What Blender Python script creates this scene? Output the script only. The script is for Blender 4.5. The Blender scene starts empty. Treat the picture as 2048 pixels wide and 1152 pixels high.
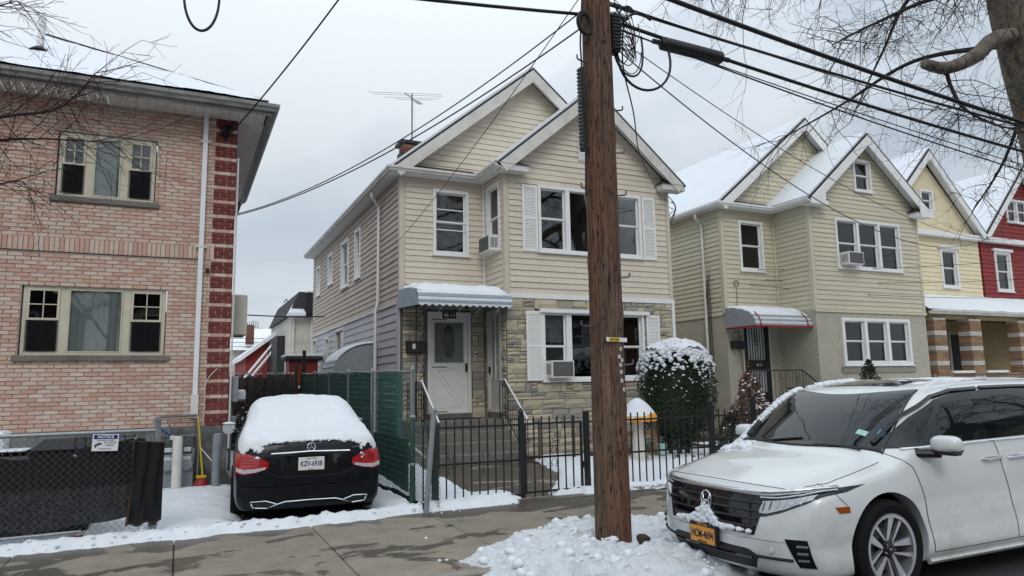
import bpy, bmesh, math, random
from mathutils import Vector, Matrix, noise
from mathutils.bvhtree import BVHTree
from math import sin, cos, pi, radians, sqrt, atan2, hypot
random.seed(7)
S = bpy.context.scene
COL = S.collection
# ---------------------------------------------------------------- camera
CAM_H = 1.62
def cam_axes(yaw=radians(25.26), pit=radians(7.82), roll=radians(-1.056)):
    fw = Vector((sin(yaw)*cos(pit), cos(yaw)*cos(pit), sin(pit)))
    rt = Vector((cos(yaw), -sin(yaw), 0)); up = rt.cross(fw)
    r = rt*cos(roll)+up*sin(roll); u = -rt*sin(roll)+up*cos(roll)
    return r, u, fw
cr, cu, cf = cam_axes()
cam = bpy.data.cameras.new('camera'); camo = bpy.data.objects.new('camera', cam); COL.objects.link(camo)
camo.matrix_world = Matrix(((cr.x, cu.x, -cf.x, 0), (cr.y, cu.y, -cf.y, 0), (cr.z, cu.z, -cf.z, CAM_H), (0, 0, 0, 1)))
cam.sensor_width = 36.0; cam.lens = 36.0*1407/2048; cam.clip_start = .05; cam.clip_end = 3000
S.camera = camo
# ---------------------------------------------------------------- overcast sky + weak sun
SUN_EL, SUN_AZ = radians(40), radians(205)      # azimuth from +Y clockwise: behind the camera, to the left
w = bpy.data.worlds.new('World'); S.world = w; w.use_nodes = True
nt = w.node_tree; nt.nodes.clear()
def wn(t, **k):
    n = nt.nodes.new(t)
    for a, b in k.items(): setattr(n, a, b)
    return n
sky = wn('ShaderNodeTexSky', sky_type='NISHITA', sun_disc=False, sun_elevation=SUN_EL, sun_rotation=SUN_AZ, air_density=1.0, dust_density=4.0, ozone_density=1.0)
tc = wn('ShaderNodeTexCoord')
sep = wn('ShaderNodeSeparateXYZ'); nt.links.new(tc.outputs['Generated'], sep.inputs[0])
zc = wn('ShaderNodeMath', operation='MAXIMUM'); zc.inputs[1].default_value = 0.0; nt.links.new(sep.outputs['Z'], zc.inputs[0])
za = wn('ShaderNodeMath', operation='ADD'); za.inputs[1].default_value = 0.22; nt.links.new(zc.outputs[0], za.inputs[0])
dv = wn('ShaderNodeVectorMath', operation='DIVIDE')
cmb = wn('ShaderNodeCombineXYZ')
for i in range(3): nt.links.new(za.outputs[0], cmb.inputs[i])
nt.links.new(tc.outputs['Generated'], dv.inputs[0]); nt.links.new(cmb.outputs[0], dv.inputs[1])
ns = wn('ShaderNodeTexNoise'); ns.inputs['Scale'].default_value = 0.9; ns.inputs['Detail'].default_value = 5; ns.inputs['Roughness'].default_value = .5; ns.inputs['Distortion'].default_value = .3
nt.links.new(dv.outputs[0], ns.inputs['Vector'])
rp = wn('ShaderNodeValToRGB'); e = rp.color_ramp.elements
e[0].position = .41; e[0].color = (.42, .50, .58, 1); e[1].position = .60; e[1].color = (.72, .77, .82, 1)
nt.links.new(ns.outputs['Fac'], rp.inputs[0])
# paler toward the horizon, brighter overhead: an overcast dome
hz = wn('ShaderNodeMapRange'); hz.inputs['From Min'].default_value = 0.0; hz.inputs['From Max'].default_value = .42; hz.inputs['To Min'].default_value = .75; hz.inputs['To Max'].default_value = 0.0
nt.links.new(zc.outputs[0], hz.inputs['Value'])
mx = wn('ShaderNodeMixRGB'); mx.inputs[2].default_value = (.71, .765, .82, 1)
nt.links.new(hz.outputs[0], mx.inputs[0]); nt.links.new(rp.outputs[0], mx.inputs[1])
zg = wn('ShaderNodeMapRange'); zg.inputs['From Min'].default_value = .3; zg.inputs['From Max'].default_value = 1.0; zg.inputs['To Min'].default_value = 1.0; zg.inputs['To Max'].default_value = 2.1
nt.links.new(zc.outputs[0], zg.inputs['Value'])
vm = wn('ShaderNodeVectorMath', operation='SCALE'); nt.links.new(mx.outputs[0], vm.inputs[0]); nt.links.new(zg.outputs[0], vm.inputs['Scale'])
b1 = wn('ShaderNodeBackground'); b1.inputs['Strength'].default_value = 0.96; nt.links.new(vm.outputs[0], b1.inputs['Color'])
b2 = wn('ShaderNodeBackground'); b2.inputs['Strength'].default_value = 0.012; nt.links.new(sky.outputs[0], b2.inputs['Color'])
ad = wn('ShaderNodeAddShader'); nt.links.new(b1.outputs[0], ad.inputs[0]); nt.links.new(b2.outputs[0], ad.inputs[1])
ow = wn('ShaderNodeOutputWorld'); nt.links.new(ad.outputs[0], ow.inputs[0])
sl = bpy.data.lights.new('sun', 'SUN'); sl.energy = .85; sl.angle = radians(25); sl.color = (1, .97, .93)
so = bpy.data.objects.new('sun', sl); COL.objects.link(so)
sd = Vector((sin(SUN_AZ)*cos(SUN_EL), cos(SUN_AZ)*cos(SUN_EL), sin(SUN_EL)))
so.rotation_euler = (-sd).to_track_quat('-Z', 'Y').to_euler(); so.location = sd*50
S.view_settings.view_transform = 'Standard'; S.view_settings.look = 'None'; S.view_settings.gamma = 1; S.view_settings.exposure = 0.0
S.view_settings.use_curve_mapping = False
# ---------------------------------------------------------------- materials
M = {}
def lin(c):
    if isinstance(c, str):
        c = [int(c[i:i+2], 16)/255 for i in (0, 2, 4)]
        c = [x/12.92 if x <= .04045 else ((x+.055)/1.055)**2.4 for x in c]
    return (c[0], c[1], c[2], 1)
class NT:
    def __init__(s, name):
        s.m = bpy.data.materials.new(name); s.m.use_nodes = True; s.t = s.m.node_tree; s.t.nodes.clear()
        s.o = s.n('ShaderNodeOutputMaterial')
    def n(s, t, **k):
        x = s.t.nodes.new(t)
        for a, b in k.items():
            setattr(x, a, b)
        return x
    def l(s, a, b): s.t.links.new(a, b)
    def noise(s, scale, detail=3, rough=.55, vec=None, coord='Object', sc=(1, 1, 1), dist=0):
        c = s.n('ShaderNodeTexCoord'); mp = s.n('ShaderNodeMapping'); mp.inputs['Scale'].default_value = sc
        if coord == 'World':
            g = s.n('ShaderNodeNewGeometry'); s.l(g.outputs['Position'], mp.inputs[0])
        else: s.l(c.outputs[coord], mp.inputs[0])
        x = s.n('ShaderNodeTexNoise'); x.inputs['Scale'].default_value = scale; x.inputs['Detail'].default_value = detail; x.inputs['Roughness'].default_value = rough; x.inputs['Distortion'].default_value = dist
        s.l(mp.outputs[0], x.inputs['Vector']); return x.outputs['Fac']
    def ramp(s, fac, stops, interp='LINEAR'):
        r = s.n('ShaderNodeValToRGB'); r.color_ramp.interpolation = interp
        el = r.color_ramp.elements
        while len(el) > len(stops): el.remove(el[-1])
        while len(el) < len(stops): el.new(.5)
        for q, (p, c) in zip(el, stops): q.position = p; q.color = lin(c)
        s.l(fac, r.inputs[0]); return r.outputs[0]
    def mix(s, fac, a, b, mode='MIX'):
        x = s.n('ShaderNodeMixRGB', blend_type=mode)
        for i, v in ((0, fac), (1, a), (2, b)):
            if isinstance(v, (int, float)): x.inputs[i].default_value = v
            elif isinstance(v, (tuple, list, str)): x.inputs[i].default_value = lin(v)
            else: s.l(v, x.inputs[i])
        return x.outputs[0]
    def math(s, op, a, b=None):
        x = s.n('ShaderNodeMath', operation=op)
        for i, v in ((0, a), (1, b)):
            if v is None: continue
            if isinstance(v, (int, float)): x.inputs[i].default_value = v
            else: s.l(v, x.inputs[i])
        return x.outputs[0]
    def rnd(s):
        o = s.n('ShaderNodeObjectInfo'); g = s.n('ShaderNodeNewGeometry')
        return s.math('FRACT', s.math('ADD', o.outputs['Random'], g.outputs['Random Per Island']))
    def done(s, col, rough=.7, metal=0, spec=.5, bump=None, bstr=.3, bdist=.01, coat=0, alpha=None, sss=0, sssr=.02, emit=None, estr=0):
        p = s.n('ShaderNodeBsdfPrincipled')
        def setv(k, v):
            if isinstance(v, (int, float)): p.inputs[k].default_value = v
            elif isinstance(v, (tuple, list, str)): p.inputs[k].default_value = lin(v)
            else: s.l(v, p.inputs[k])
        setv('Base Color', col); setv('Roughness', rough); setv('Metallic', metal); setv('Specular IOR Level', spec)
        if coat: setv('Coat Weight', coat); p.inputs['Coat Roughness'].default_value = .03
        if sss: setv('Subsurface Weight', sss); p.inputs['Subsurface Radius'].default_value = (sssr, sssr, sssr); p.inputs['Subsurface Scale'].default_value = 1
        if emit is not None: setv('Emission Color', emit); p.inputs['Emission Strength'].default_value = estr
        if bump is not None:
            b = s.n('ShaderNodeBump'); b.inputs['Strength'].default_value = bstr; b.inputs['Distance'].default_value = bdist
            s.l(bump, b.inputs['Height']); s.l(b.outputs[0], p.inputs['Normal'])
        s.l(p.outputs[0], s.o.inputs[0]); return s.m
def mat(name, c1, c2=None, scale=6, rough=.7, metal=0, spec=.4, vary=.0, bump=0, bscale=40, bdist=.005, coat=0, sc=(1, 1, 1), coord='World', detail=4, dirt=None, dirtscale=1.5, dirtpos=(.52, .72)):
    """plain procedural material: two tones mixed by noise, per-piece brightness variation, optional dirt and bump"""
    t = NT(name)
    c2 = c2 or c1
    col = t.ramp(t.noise(scale, detail, sc=sc, coord=coord), [(.3, c1), (.7, c2)])
    if vary:
        v = t.math('ADD', t.math('MULTIPLY', t.rnd(), vary), 1-vary*.55)
        h = t.n('ShaderNodeHueSaturation'); t.l(v, h.inputs['Value']); t.l(col, h.inputs['Color']); col = h.outputs[0]
    if dirt:
        f = t.ramp(t.noise(dirtscale, 6, .65, coord='World'), [(dirtpos[0], (0, 0, 0)), (dirtpos[1], (1, 1, 1))])
        col = t.mix(t.math('MULTIPLY', f, .6), col, dirt)
    b = t.noise(bscale, 4, .6, coord=coord, sc=sc) if bump else None
    M[name] = t.done(col, rough, metal, spec, b, bump, bdist, coat); return M[name]
# ---------------------------------------------------------------- geometry helpers
class MB:
    """collects shapes, build() links them as ONE mesh object"""
    def __init__(s): s.v = []; s.f = []; s.mi = []; s.cur = 0
    def add(s, vs, fs):
        n = len(s.v); s.v.extend([tuple(v) for v in vs]); s.f.extend([tuple(i+n for i in f) for f in fs]); s.mi.extend([s.cur]*len(fs)); return s
    def hexa(s, p):   # 8 points: bottom 0-3 ccw, top 4-7
        return s.add(p, [(0, 3, 2, 1), (4, 5, 6, 7), (0, 1, 5, 4), (1, 2, 6, 5), (2, 3, 7, 6), (3, 0, 4, 7)])
    def box(s, x0, x1, y0, y1, z0, z1):
        return s.hexa([(x0, y0, z0), (x1, y0, z0), (x1, y1, z0), (x0, y1, z0), (x0, y0, z1), (x1, y0, z1), (x1, y1, z1), (x0, y1, z1)])
    def bbox(s, x0, x1, y0, y1, z0, z1, b=.01):   # box with chamfered edges
        b = min(b, (x1-x0)/2.01, (y1-y0)/2.01, (z1-z0)/2.01)
        bm = bmesh.new(); bmesh.ops.create_cube(bm, size=1)
        for v in bm.verts: v.co = Vector(((x0+x1)/2+v.co.x*(x1-x0), (y0+y1)/2+v.co.y*(y1-y0), (z0+z1)/2+v.co.z*(z1-z0)))
        bmesh.ops.bevel(bm, geom=bm.edges[:], offset=b, segments=1, affect='EDGES')
        return s.bm(bm)
    def bm(s, bm):
        bm.verts.index_update(); s.add([v.co[:] for v in bm.verts], [[v.index for v in f.verts] for f in bm.faces]); bm.free(); return s
    def prism(s, pts, n, depth):   # polygon pts (3D) extruded by vector n*depth
        k = len(pts); d = Vector(n)*depth
        vs = [Vector(p) for p in pts]+[Vector(p)+d for p in pts]
        return s.add(vs, [tuple(range(k))[::-1], tuple(range(k, 2*k))]+[(i, (i+1) % k, k+(i+1) % k, k+i) for i in range(k)])
    def tube(s, pts, r, n=6, cap=True, r2=None):
        pts = [Vector(p) for p in pts]; m = len(pts)
        if m < 2: return s
        rs = r if isinstance(r, (list, tuple)) else [r+((r2 if r2 is not None else r)-r)*i/(m-1) for i in range(m)]
        vs = []; side = None
        for i, p in enumerate(pts):
            t = (pts[min(i+1, m-1)]-pts[max(i-1, 0)])
            if t.length < 1e-9: t = Vector((0, 0, 1))
            t.normalize()
            if side is None:
                a = Vector((0, 0, 1)) if abs(t.z) < .9 else Vector((1, 0, 0)); side = t.cross(a).normalized()
            else:
                side = side-t*side.dot(t)
                side = side.normalized() if side.length > 1e-6 else t.orthogonal().normalized()
            o = t.cross(side)
            for k in range(n):
                a = 2*pi*k/n; vs.append(p+(side*cos(a)+o*sin(a))*rs[i])
        fs = [(i*n+k, i*n+(k+1) % n, (i+1)*n+(k+1) % n, (i+1)*n+k) for i in range(m-1) for k in range(n)]
        if cap: fs += [tuple(range(n))[::-1], tuple((m-1)*n+k for k in range(n))]
        return s.add(vs, fs)
    def cyl(s, p, q, r, n=12, r2=None): return s.tube([p, q], r, n, True, r2)
    def lathe(s, prof, c=(0, 0, 0), n=20, axis='Z', closed=False, cap=True):   # prof: (radius, height)
        vs = []
        for r, h in prof:
            for k in range(n):
                a = 2*pi*k/n; x, y = r*cos(a), r*sin(a)
                if axis == 'Z': p = (c[0]+x, c[1]+y, c[2]+h)
                elif axis == 'Y': p = (c[0]+x, c[1]+h, c[2]+y)
                else: p = (c[0]+h, c[1]+x, c[2]+y)
                vs.append(p)
        m = len(prof)
        fs = [(i*n+k, i*n+(k+1) % n, (i+1)*n+(k+1) % n, (i+1)*n+k) for i in range(m-1) for k in range(n)]
        if closed: fs += [((m-1)*n+k, (m-1)*n+(k+1) % n, (k+1) % n, k) for k in range(n)]
        elif cap: fs += [tuple(range(n))[::-1], tuple((m-1)*n+k for k in range(n))]
        return s.add(vs, fs)
    def grid(s, fn, nu, nv):   # fn(u,v) in 0..1
        n = len(s.v)
        return s.add([fn(i/nu, j/nv) for j in range(nv+1) for i in range(nu+1)],
                     [(j*(nu+1)+i, j*(nu+1)+i+1, (j+1)*(nu+1)+i+1, (j+1)*(nu+1)+i) for j in range(nv) for i in range(nu)])
    def build(s, name, m, parent=None, smooth=False, loc=None, mats=None):
        me = bpy.data.meshes.new(name); me.from_pydata(s.v, [], s.f)
        for x in (mats or [m]): me.materials.append(M[x] if isinstance(x, str) else x)
        if mats: me.polygons.foreach_set('material_index', s.mi)
        bm = bmesh.new(); bm.from_mesh(me); bmesh.ops.recalc_face_normals(bm, faces=bm.faces); bm.to_mesh(me); bm.free()
        if smooth:
            me.polygons.foreach_set('use_smooth', [True]*len(me.polygons))
            if smooth != 'all':
                try: me.set_sharp_from_angle(angle=radians(38 if smooth is True else smooth))
                except Exception: pass
        me.update()
        return link(name, me, parent, loc)
def link(name, me, parent=None, loc=None):
    o = bpy.data.objects.new(name, me); COL.objects.link(o)
    if parent: o.parent = parent
    if loc is not None: o.location = loc
    return o
def thing(name, label, cat, loc=(0, 0, 0), group=None, rz=0):
    o = bpy.data.objects.new(name, None); COL.objects.link(o); o.empty_display_size = .1
    o.location = loc; o.rotation_euler = (0, 0, rz)
    return tag(o, label, cat, group)
def tag(o, label, cat=None, group=None, kind=None):
    if label: o['label'] = label
    if cat: o['category'] = cat
    if group: o['group'] = group
    if kind or cat: o['kind'] = kind or 'thing'
    return o
def struct(o): o['kind'] = 'structure'; return o
def stuff(o): o['kind'] = 'stuff'; return o
class FR:
    """frame of a wall: u along the wall, d outward, z up (world coordinates)"""
    def __init__(s, o, u, n): s.o = Vector(o); s.u = Vector(u); s.n = Vector(n)
    def p(s, u, z, d=0): return s.o+s.u*u+s.n*d+Vector((0, 0, z))
    def box(s, mb, u0, u1, z0, z1, d0, d1):
        return mb.hexa([s.p(u0, z0, d0), s.p(u1, z0, d0), s.p(u1, z0, d1), s.p(u0, z0, d1), s.p(u0, z1, d0), s.p(u1, z1, d0), s.p(u1, z1, d1), s.p(u0, z1, d1)])
def cut(a, b, holes):   # interval a..b minus intervals
    out = [(a, b)]
    for h0, h1 in holes:
        nx = []
        for p, q in out:
            if h1 <= p or h0 >= q: nx.append((p, q)); continue
            if h0 > p: nx.append((p, h0))
            if h1 < q: nx.append((h1, q))
        out = nx
    return [(p, q) for p, q in out if q-p > .004]
def catmull(pts, n):
    pts = [Vector(p) for p in pts]; out = []
    for i in range(len(pts)-1):
        p0, p1, p2, p3 = pts[max(i-1, 0)], pts[i], pts[i+1], pts[min(i+2, len(pts)-1)]
        for k in range(n):
            t = k/n
            out.append(.5*((2*p1)+(p2-p0)*t+(2*p0-5*p1+4*p2-p3)*t*t+(3*p1-p0-3*p2+p3)*t**3))
    return out+[pts[-1]]
def sag(a, b, drop, n=24, wob=0, seed=0):
    a, b = Vector(a), Vector(b); r = random.Random(seed); out = []
    for i in range(n+1):
        t = i/n; p = a.lerp(b, t); p.z -= 4*drop*t*(1-t)
        if wob and 0 < i < n: p += Vector((r.uniform(-wob, wob), r.uniform(-wob, wob), r.uniform(-wob, wob)))
        out.append(p)
    return out
def fbm(x, y, z=0, s=1.0, o=4): return noise.fractal(Vector((x*s, y*s, z*s)), .9, 2.1, o)
def copy_tree(o, parent=None):
    c = o.copy(); COL.objects.link(c); c.parent = parent
    for ch in list(o.children): copy_tree(ch, c)
    return c
def text(name, s, size, m, parent, loc, rot, align='CENTER', ext=.001, sx=1.0, bold=0):
    c = bpy.data.curves.new(name, 'FONT'); c.body = s; c.size = size; c.align_x = align; c.align_y = 'CENTER'; c.extrude = ext; c.offset = bold; c.resolution_u = 3
    o = bpy.data.objects.new(name, c); COL.objects.link(o)
    me = bpy.data.meshes.new_from_object(o.evaluated_get(bpy.context.evaluated_depsgraph_get()))
    bpy.data.objects.remove(o); bpy.data.curves.remove(c)
    me.materials.clear(); me.materials.append(M[m]); o = link(name, me, parent)
    o.location = loc; o.rotation_euler = rot; o.scale = (sx, 1, 1)
    return o
# ---------------------------------------------------------------- material set
t = NT('brick_pink')   # cream bricks with salmon ones mixed in, blotched
r = t.rnd()
base = t.ramp(r, [(0, (.56, .44, .36)), (.28, (.62, .50, .41)), (.46, (.57, .44, .355)), (.60, (.55, .36, .28)), (.70, (.50, .30, .23)), (.84, (.54, .335, .26)), (1, (.60, .47, .38))])
f = t.noise(16, 3, .6, coord='World', sc=(.5, 1, 1.4))
col = t.mix(t.math('MULTIPLY', t.ramp(f, [(.5, (0, 0, 0)), (.62, (1, 1, 1))]), .45), base, (.52, .31, .24))
col = t.mix(t.math('MULTIPLY', t.noise(60, 4, .7, coord='World'), .12), col, (.2, .13, .1))
M['brick_pink'] = t.done(col, .9, bump=t.noise(70, 4, .7, coord='World'), bstr=.5, bdist=.006)
mat('brick_red', (.13, .028, .024), (.19, .045, .036), 18, .85, vary=.3, bump=.4, bscale=80)
mat('brick_tan', (.24, .15, .085), (.31, .20, .12), 12, .9, vary=.5, bump=.3, bscale=60)
mat('brick_white', (.48, .46, .43), (.58, .56, .53), 12, .9, vary=.15, bump=.3)
mat('mortar', (.36, .31, .27), (.45, .40, .36), 20, .95, bump=.3, dirt=(.25, .2, .17))
mat('mortar_dark', (.10, .09, .075), (.15, .135, .11), 20, .95)
mat('mortar_light', (.5, .44, .4), (.56, .5, .46), 20, .95)
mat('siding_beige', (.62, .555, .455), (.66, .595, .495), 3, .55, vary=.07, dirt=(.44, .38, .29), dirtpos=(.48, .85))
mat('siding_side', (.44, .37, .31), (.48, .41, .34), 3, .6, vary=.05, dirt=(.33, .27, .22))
mat('siding_grey', (.40, .39, .42), (.44, .43, .46), 3, .6, vary=.05)
mat('siding_tan', (.56, .52, .395), (.60, .555, .425), 3, .55, vary=.07, dirt=(.42, .385, .28), dirtpos=(.48, .85))
mat('siding_yellow', (.72, .63, .43), (.76, .67, .46), 3, .6, vary=.04)
mat('siding_red', (.22, .022, .02), (.26, .03, .026), 3, .6, vary=.1)
mat('siding_porch', (.42, .32, .15), (.47, .36, .18), 3, .6, vary=.05)
mat('trim_beige', (.56, .49, .40), (.6, .53, .44), 3, .6, dirt=(.42, .36, .28))
mat('trim_tan', (.56, .51, .38), (.59, .54, .41), 3, .6)
mat('trim_white', (.74, .74, .73), (.80, .80, .79), 4, .5, dirt=(.5, .47, .43), dirtpos=(.6, .95))
mat('trim_aged', (.60, .58, .54), (.68, .66, .62), 5, .6, dirt=(.33, .30, .26), dirtpos=(.45, .8))
mat('trim_putty', (.50, .47, .36), (.55, .52, .41), 4, .5, dirt=(.4, .36, .28))
mat('trim_lilac', (.48, .45, .50), (.52, .49, .53), 4, .5)
mat('gutter_grey', (.16, .155, .15), (.3, .29, .28), 8, .6, sc=(.4, .4, 3), dirt=(.08, .075, .07))
mat('pvc_white', (.7, .71, .72), (.76, .77, .78), 4, .4, dirt=(.5, .48, .45), dirtpos=(.55, .9))
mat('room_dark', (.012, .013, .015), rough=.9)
mat('curtain', (.72, .75, .74), (.8, .82, .81), 5, .9)
mat('curtain_dim', (.30, .30, .29), (.37, .37, .36), 5, .9)
mat('screen_dark', (.030, .032, .035), (.045, .047, .05), 60, .6)
mat('shutter_white', (.76, .76, .74), (.8, .8, .78), 4, .5)
mat('door_white', (.70, .695, .67), (.74, .735, .71), 4, .45)
mat('door_grey', (.45, .44, .42), (.49, .48, .46), 4, .5)
mat('iron_black', (.012, .012, .014), (.02, .02, .022), 30, .45, spec=.5)
mat('galv', (.27, .29, .30), (.36, .38, .39), 25, .5, .6, dirt=(.16, .16, .15), dirtscale=6)
mat('galv_dark', (.10, .11, .115), (.16, .17, .175), 25, .55, .5)
mat('paint_grey', (.19, .21, .225), (.25, .27, .285), 8, .6, dirt=(.12, .12, .11), dirtscale=6)
mat('green_wire', (.02, .06, .05), (.03, .08, .065), 10, .5)
mat('green_slat', (.012, .05, .042), (.02, .07, .058), 10, .6, vary=.5)
mat('green_board', (.035, .105, .098), (.05, .13, .12), 12, .6, vary=.1)
mat('concrete', (.235, .215, .18), (.30, .275, .235), 6, .85, bump=.3, bscale=120, vary=.12, dirt=(.14, .125, .10))
mat('concrete_step', (.13, .12, .105), (.21, .195, .17), 30, .9, bump=.5, bscale=150, dirt=(.06, .055, .05))
mat('concrete_wall', (.13, .135, .135), (.20, .205, .2), 4, .9, bump=.2, dirt=(.04, .045, .04), dirtscale=2.2, dirtpos=(.45, .55))
mat('asphalt', (.035, .035, .037), (.055, .055, .056), 30, .75, bump=.5, bscale=200, dirt=(.02, .02, .021))
mat('rubber', (.009, .009, .010), (.014, .014, .014), 30, .85, spec=.12)
mat('black_plastic', (.012, .012, .013), rough=.45)
mat('black_gloss', (.004, .004, .005), rough=.06, spec=.6)
mat('chrome', (.72, .73, .74), rough=.08, metal=1)
mat('alloy', (.55, .55, .56), rough=.3, metal=.8)
mat('alloy_dark', (.02, .02, .022), rough=.35, metal=.3)
mat('amber', (.30, .06, .008), rough=.2)
mat('plate_orange', (.62, .27, .03), (.66, .30, .04), 5, .4)
mat('plate_white', (.68, .69, .7), rough=.4)
mat('ink_blue', (.01, .015, .06), rough=.5)
mat('ink_black', (.01, .01, .012), rough=.6)
mat('sign_white', (.75, .76, .78), rough=.4)
mat('sign_blue', (.01, .02, .22), rough=.4)
mat('meter_grey', (.21, .23, .25), (.27, .29, .31), 6, .5)
mat('yellow_paint', (.60, .40, .01), rough=.5)
mat('red_plastic', (.28, .02, .02), rough=.5)
mat('blue_plastic', (.02, .06, .2), rough=.5)
mat('wood_raw', (.30, .17, .08), (.38, .23, .12), 8, .8, sc=(1, 1, .1), vary=.2)
mat('wood_old', (.055, .045, .035), (.10, .085, .065), 8, .9, sc=(3, 3, .3), vary=.5)
mat('shingle', (.028, .03, .033), (.06, .062, .067), 30, .9, vary=.5, bump=.5, bscale=150)
mat('awning_blue', (.20, .27, .34), (.26, .32, .38), 8, .45); mat('awning_white', (.62, .64, .66), rough=.45, dirt=(.4, .38, .36))
mat('awning_grey', (.25, .27, .29), (.32, .34, .36), 10, .5); mat('awning_red', (.26, .02, .02), rough=.5)
mat('cable', (.010, .010, .012), rough=.55)
mat('cloth_black', (.008, .009, .011), (.014, .015, .017), 120, .95)
mat('cloth_edge', (.09, .055, .025), rough=.9)
mat('leaf_green', (.012, .028, .010), (.028, .055, .018), 9, .6, vary=.8)
mat('leaf_dark', (.010, .020, .010), (.02, .036, .016), 9, .6, vary=.7)
mat('leaf_brown', (.085, .030, .018), (.15, .065, .035), 9, .8, vary=.8)
mat('bark_dark', (.028, .022, .019), (.05, .04, .035), 20, .9)
mat('twig_brown', (.030, .020, .018), (.055, .036, .03), 20, .9)
mat('twig_reddish', (.055, .026, .024), (.075, .036, .032), 20, .9)
mat('terracotta', (.30, .10, .05), rough=.8)
mat('orange_cap', (.72, .27, .01), (.78, .33, .015), 30, .5)
mat('ceramic', (.50, .49, .45), (.58, .57, .53), 8, .6, dirt=(.3, .28, .24))
mat('soil', (.03, .022, .016), (.06, .045, .033), 12, .95, bump=.6, bscale=60)
mat('roof_white', (.80, .82, .84), rough=.8)
mat('brick_far', (.12, .055, .04), (.16, .08, .06), 10, .9)
mat('paint_cream', (.52, .50, .43), (.57, .55, .48), 2, .8, dirt=(.36, .34, .29))
mat('paint_dark', (.02, .02, .022), rough=.6)
mat('brass', (.45, .28, .06), rough=.35, metal=.8)
mat('ac_white', (.66, .66, .63), (.7, .7, .67), 6, .5)
mat('ac_grille', (.09, .09, .09), (.14, .14, .14), 90, .6)
mat('label_blue', (.10, .25, .38), (.45, .2, .08), 9, .5)
mat('meter_glass', (.55, .57, .58), rough=.2)
mat('tail_red', (.36, .006, .008), (.45, .012, .012), 30, .12, coat=1)
mat('lamp_clear', (.42, .44, .47), (.56, .58, .6), 40, .08, coat=1)
mat('sticker_teal', (.25, .5, .45), (.45, .62, .58), 60, .5); mat('sticker_blue', (.05, .3, .55), rough=.5)
# stone veneer
t = NT('stone'); r = t.rnd()
base = t.ramp(r, [(0, (.54, .48, .35)), (.2, (.60, .54, .41)), (.38, (.48, .425, .30)), (.55, (.37, .35, .295)), (.68, (.26, .255, .235)), (.84, (.33, .32, .285)), (1, (.57, .50, .37))])
col = t.mix(t.math('MULTIPLY', t.noise(9, 5, .7, coord='World', sc=(.6, 1, 1.6)), .45), base, (.24, .205, .14))
M['stone'] = t.done(col, .9, bump=t.noise(18, 5, .65, coord='World', sc=(.5, 1, 1.6)), bstr=.7, bdist=.02)
# stucco with arc-like trowel ridges
t = NT('stucco')
g = t.n('ShaderNodeNewGeometry'); vo = t.n('ShaderNodeTexVoronoi'); vo.inputs['Scale'].default_value = 3.6; t.l(g.outputs['Position'], vo.inputs['Vector'])
sepc = t.n('ShaderNodeSeparateColor'); t.l(vo.outputs['Color'], sepc.inputs[0])
ang = t.math('MULTIPLY', sepc.outputs[0], 6.28)
sx = t.n('ShaderNodeSeparateXYZ'); t.l(g.outputs['Position'], sx.inputs[0])
hh = t.math('ADD', sx.outputs[0], sx.outputs[1])
wob = t.math('MULTIPLY', t.noise(5, 3, coord='World'), .25)
ph = t.math('ADD', t.math('ADD', t.math('MULTIPLY', hh, t.math('COSINE', ang)), t.math('MULTIPLY', sx.outputs[2], t.math('SINE', ang))), wob)
rid = t.math('ABSOLUTE', t.math('SINE', t.math('MULTIPLY', ph, 62)))
hgt = t.math('ADD', rid, t.math('MULTIPLY', t.noise(45, 4, coord='World'), .8))
col = t.mix(t.noise(1.2, 5, .6, coord='World'), (.56, .53, .43), (.44, .41, .32))
M['stucco'] = t.done(col, .9, bump=hgt, bstr=.8, bdist=.022)
# clear window glass: see-through with a sky reflection
t = NT('glass')
tr = t.n('ShaderNodeBsdfTransparent'); tr.inputs[0].default_value = (.84, .87, .87, 1)
gl = t.n('ShaderNodeBsdfGlossy'); gl.inputs['Roughness'].default_value = .02
fr = t.n('ShaderNodeFresnel'); fr.inputs[0].default_value = 1.52
fm = t.math('MULTIPLY', fr.outputs[0], 1.5)
mxs = t.n('ShaderNodeMixShader'); t.l(fm, mxs.inputs[0]); t.l(tr.outputs[0], mxs.inputs[1]); t.l(gl.outputs[0], mxs.inputs[2]); t.l(mxs.outputs[0], t.o.inputs[0]); M['glass'] = t.m
mat('car_glass', (.006, .010, .011), rough=.03, spec=.5)
# snow
t = NT('snow')
col = t.mix(t.noise(2.5, 4, coord='World'), (.70, .735, .775), (.77, .795, .82))
b = t.math('ADD', t.noise(7, 5, .6, coord='World'), t.math('MULTIPLY', t.noise(60, 3, .6, coord='World'), .25))
M['snow'] = t.done(col, .85, spec=.2, bump=b, bstr=.45, bdist=.05)
t = NT('snow_dirty')
d = t.ramp(t.noise(5, 8, .75, coord='World', dist=.6), [(.5, (0, 0, 0)), (.78, (1, 1, 1))])
col = t.mix(t.math('MULTIPLY', d, .75), (.74, .765, .79), (.36, .33, .295))
b = t.math('ADD', t.noise(14, 6, .7, coord='World'), t.math('MULTIPLY', t.noise(70, 3, .6, coord='World'), .3))
M['snow_dirty'] = t.done(col, .85, spec=.25, bump=b, bstr=.8, bdist=.05)
t = NT('roof_snow')   # thin snow with shingle courses showing through faintly
col = t.mix(t.noise(1.5, 4, coord='World'), (.70, .735, .775), (.78, .80, .82))
M['roof_snow'] = t.done(col, .9, spec=.15, bump=t.noise(5, 6, .6, coord='World'), bstr=.3, bdist=.04)
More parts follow.
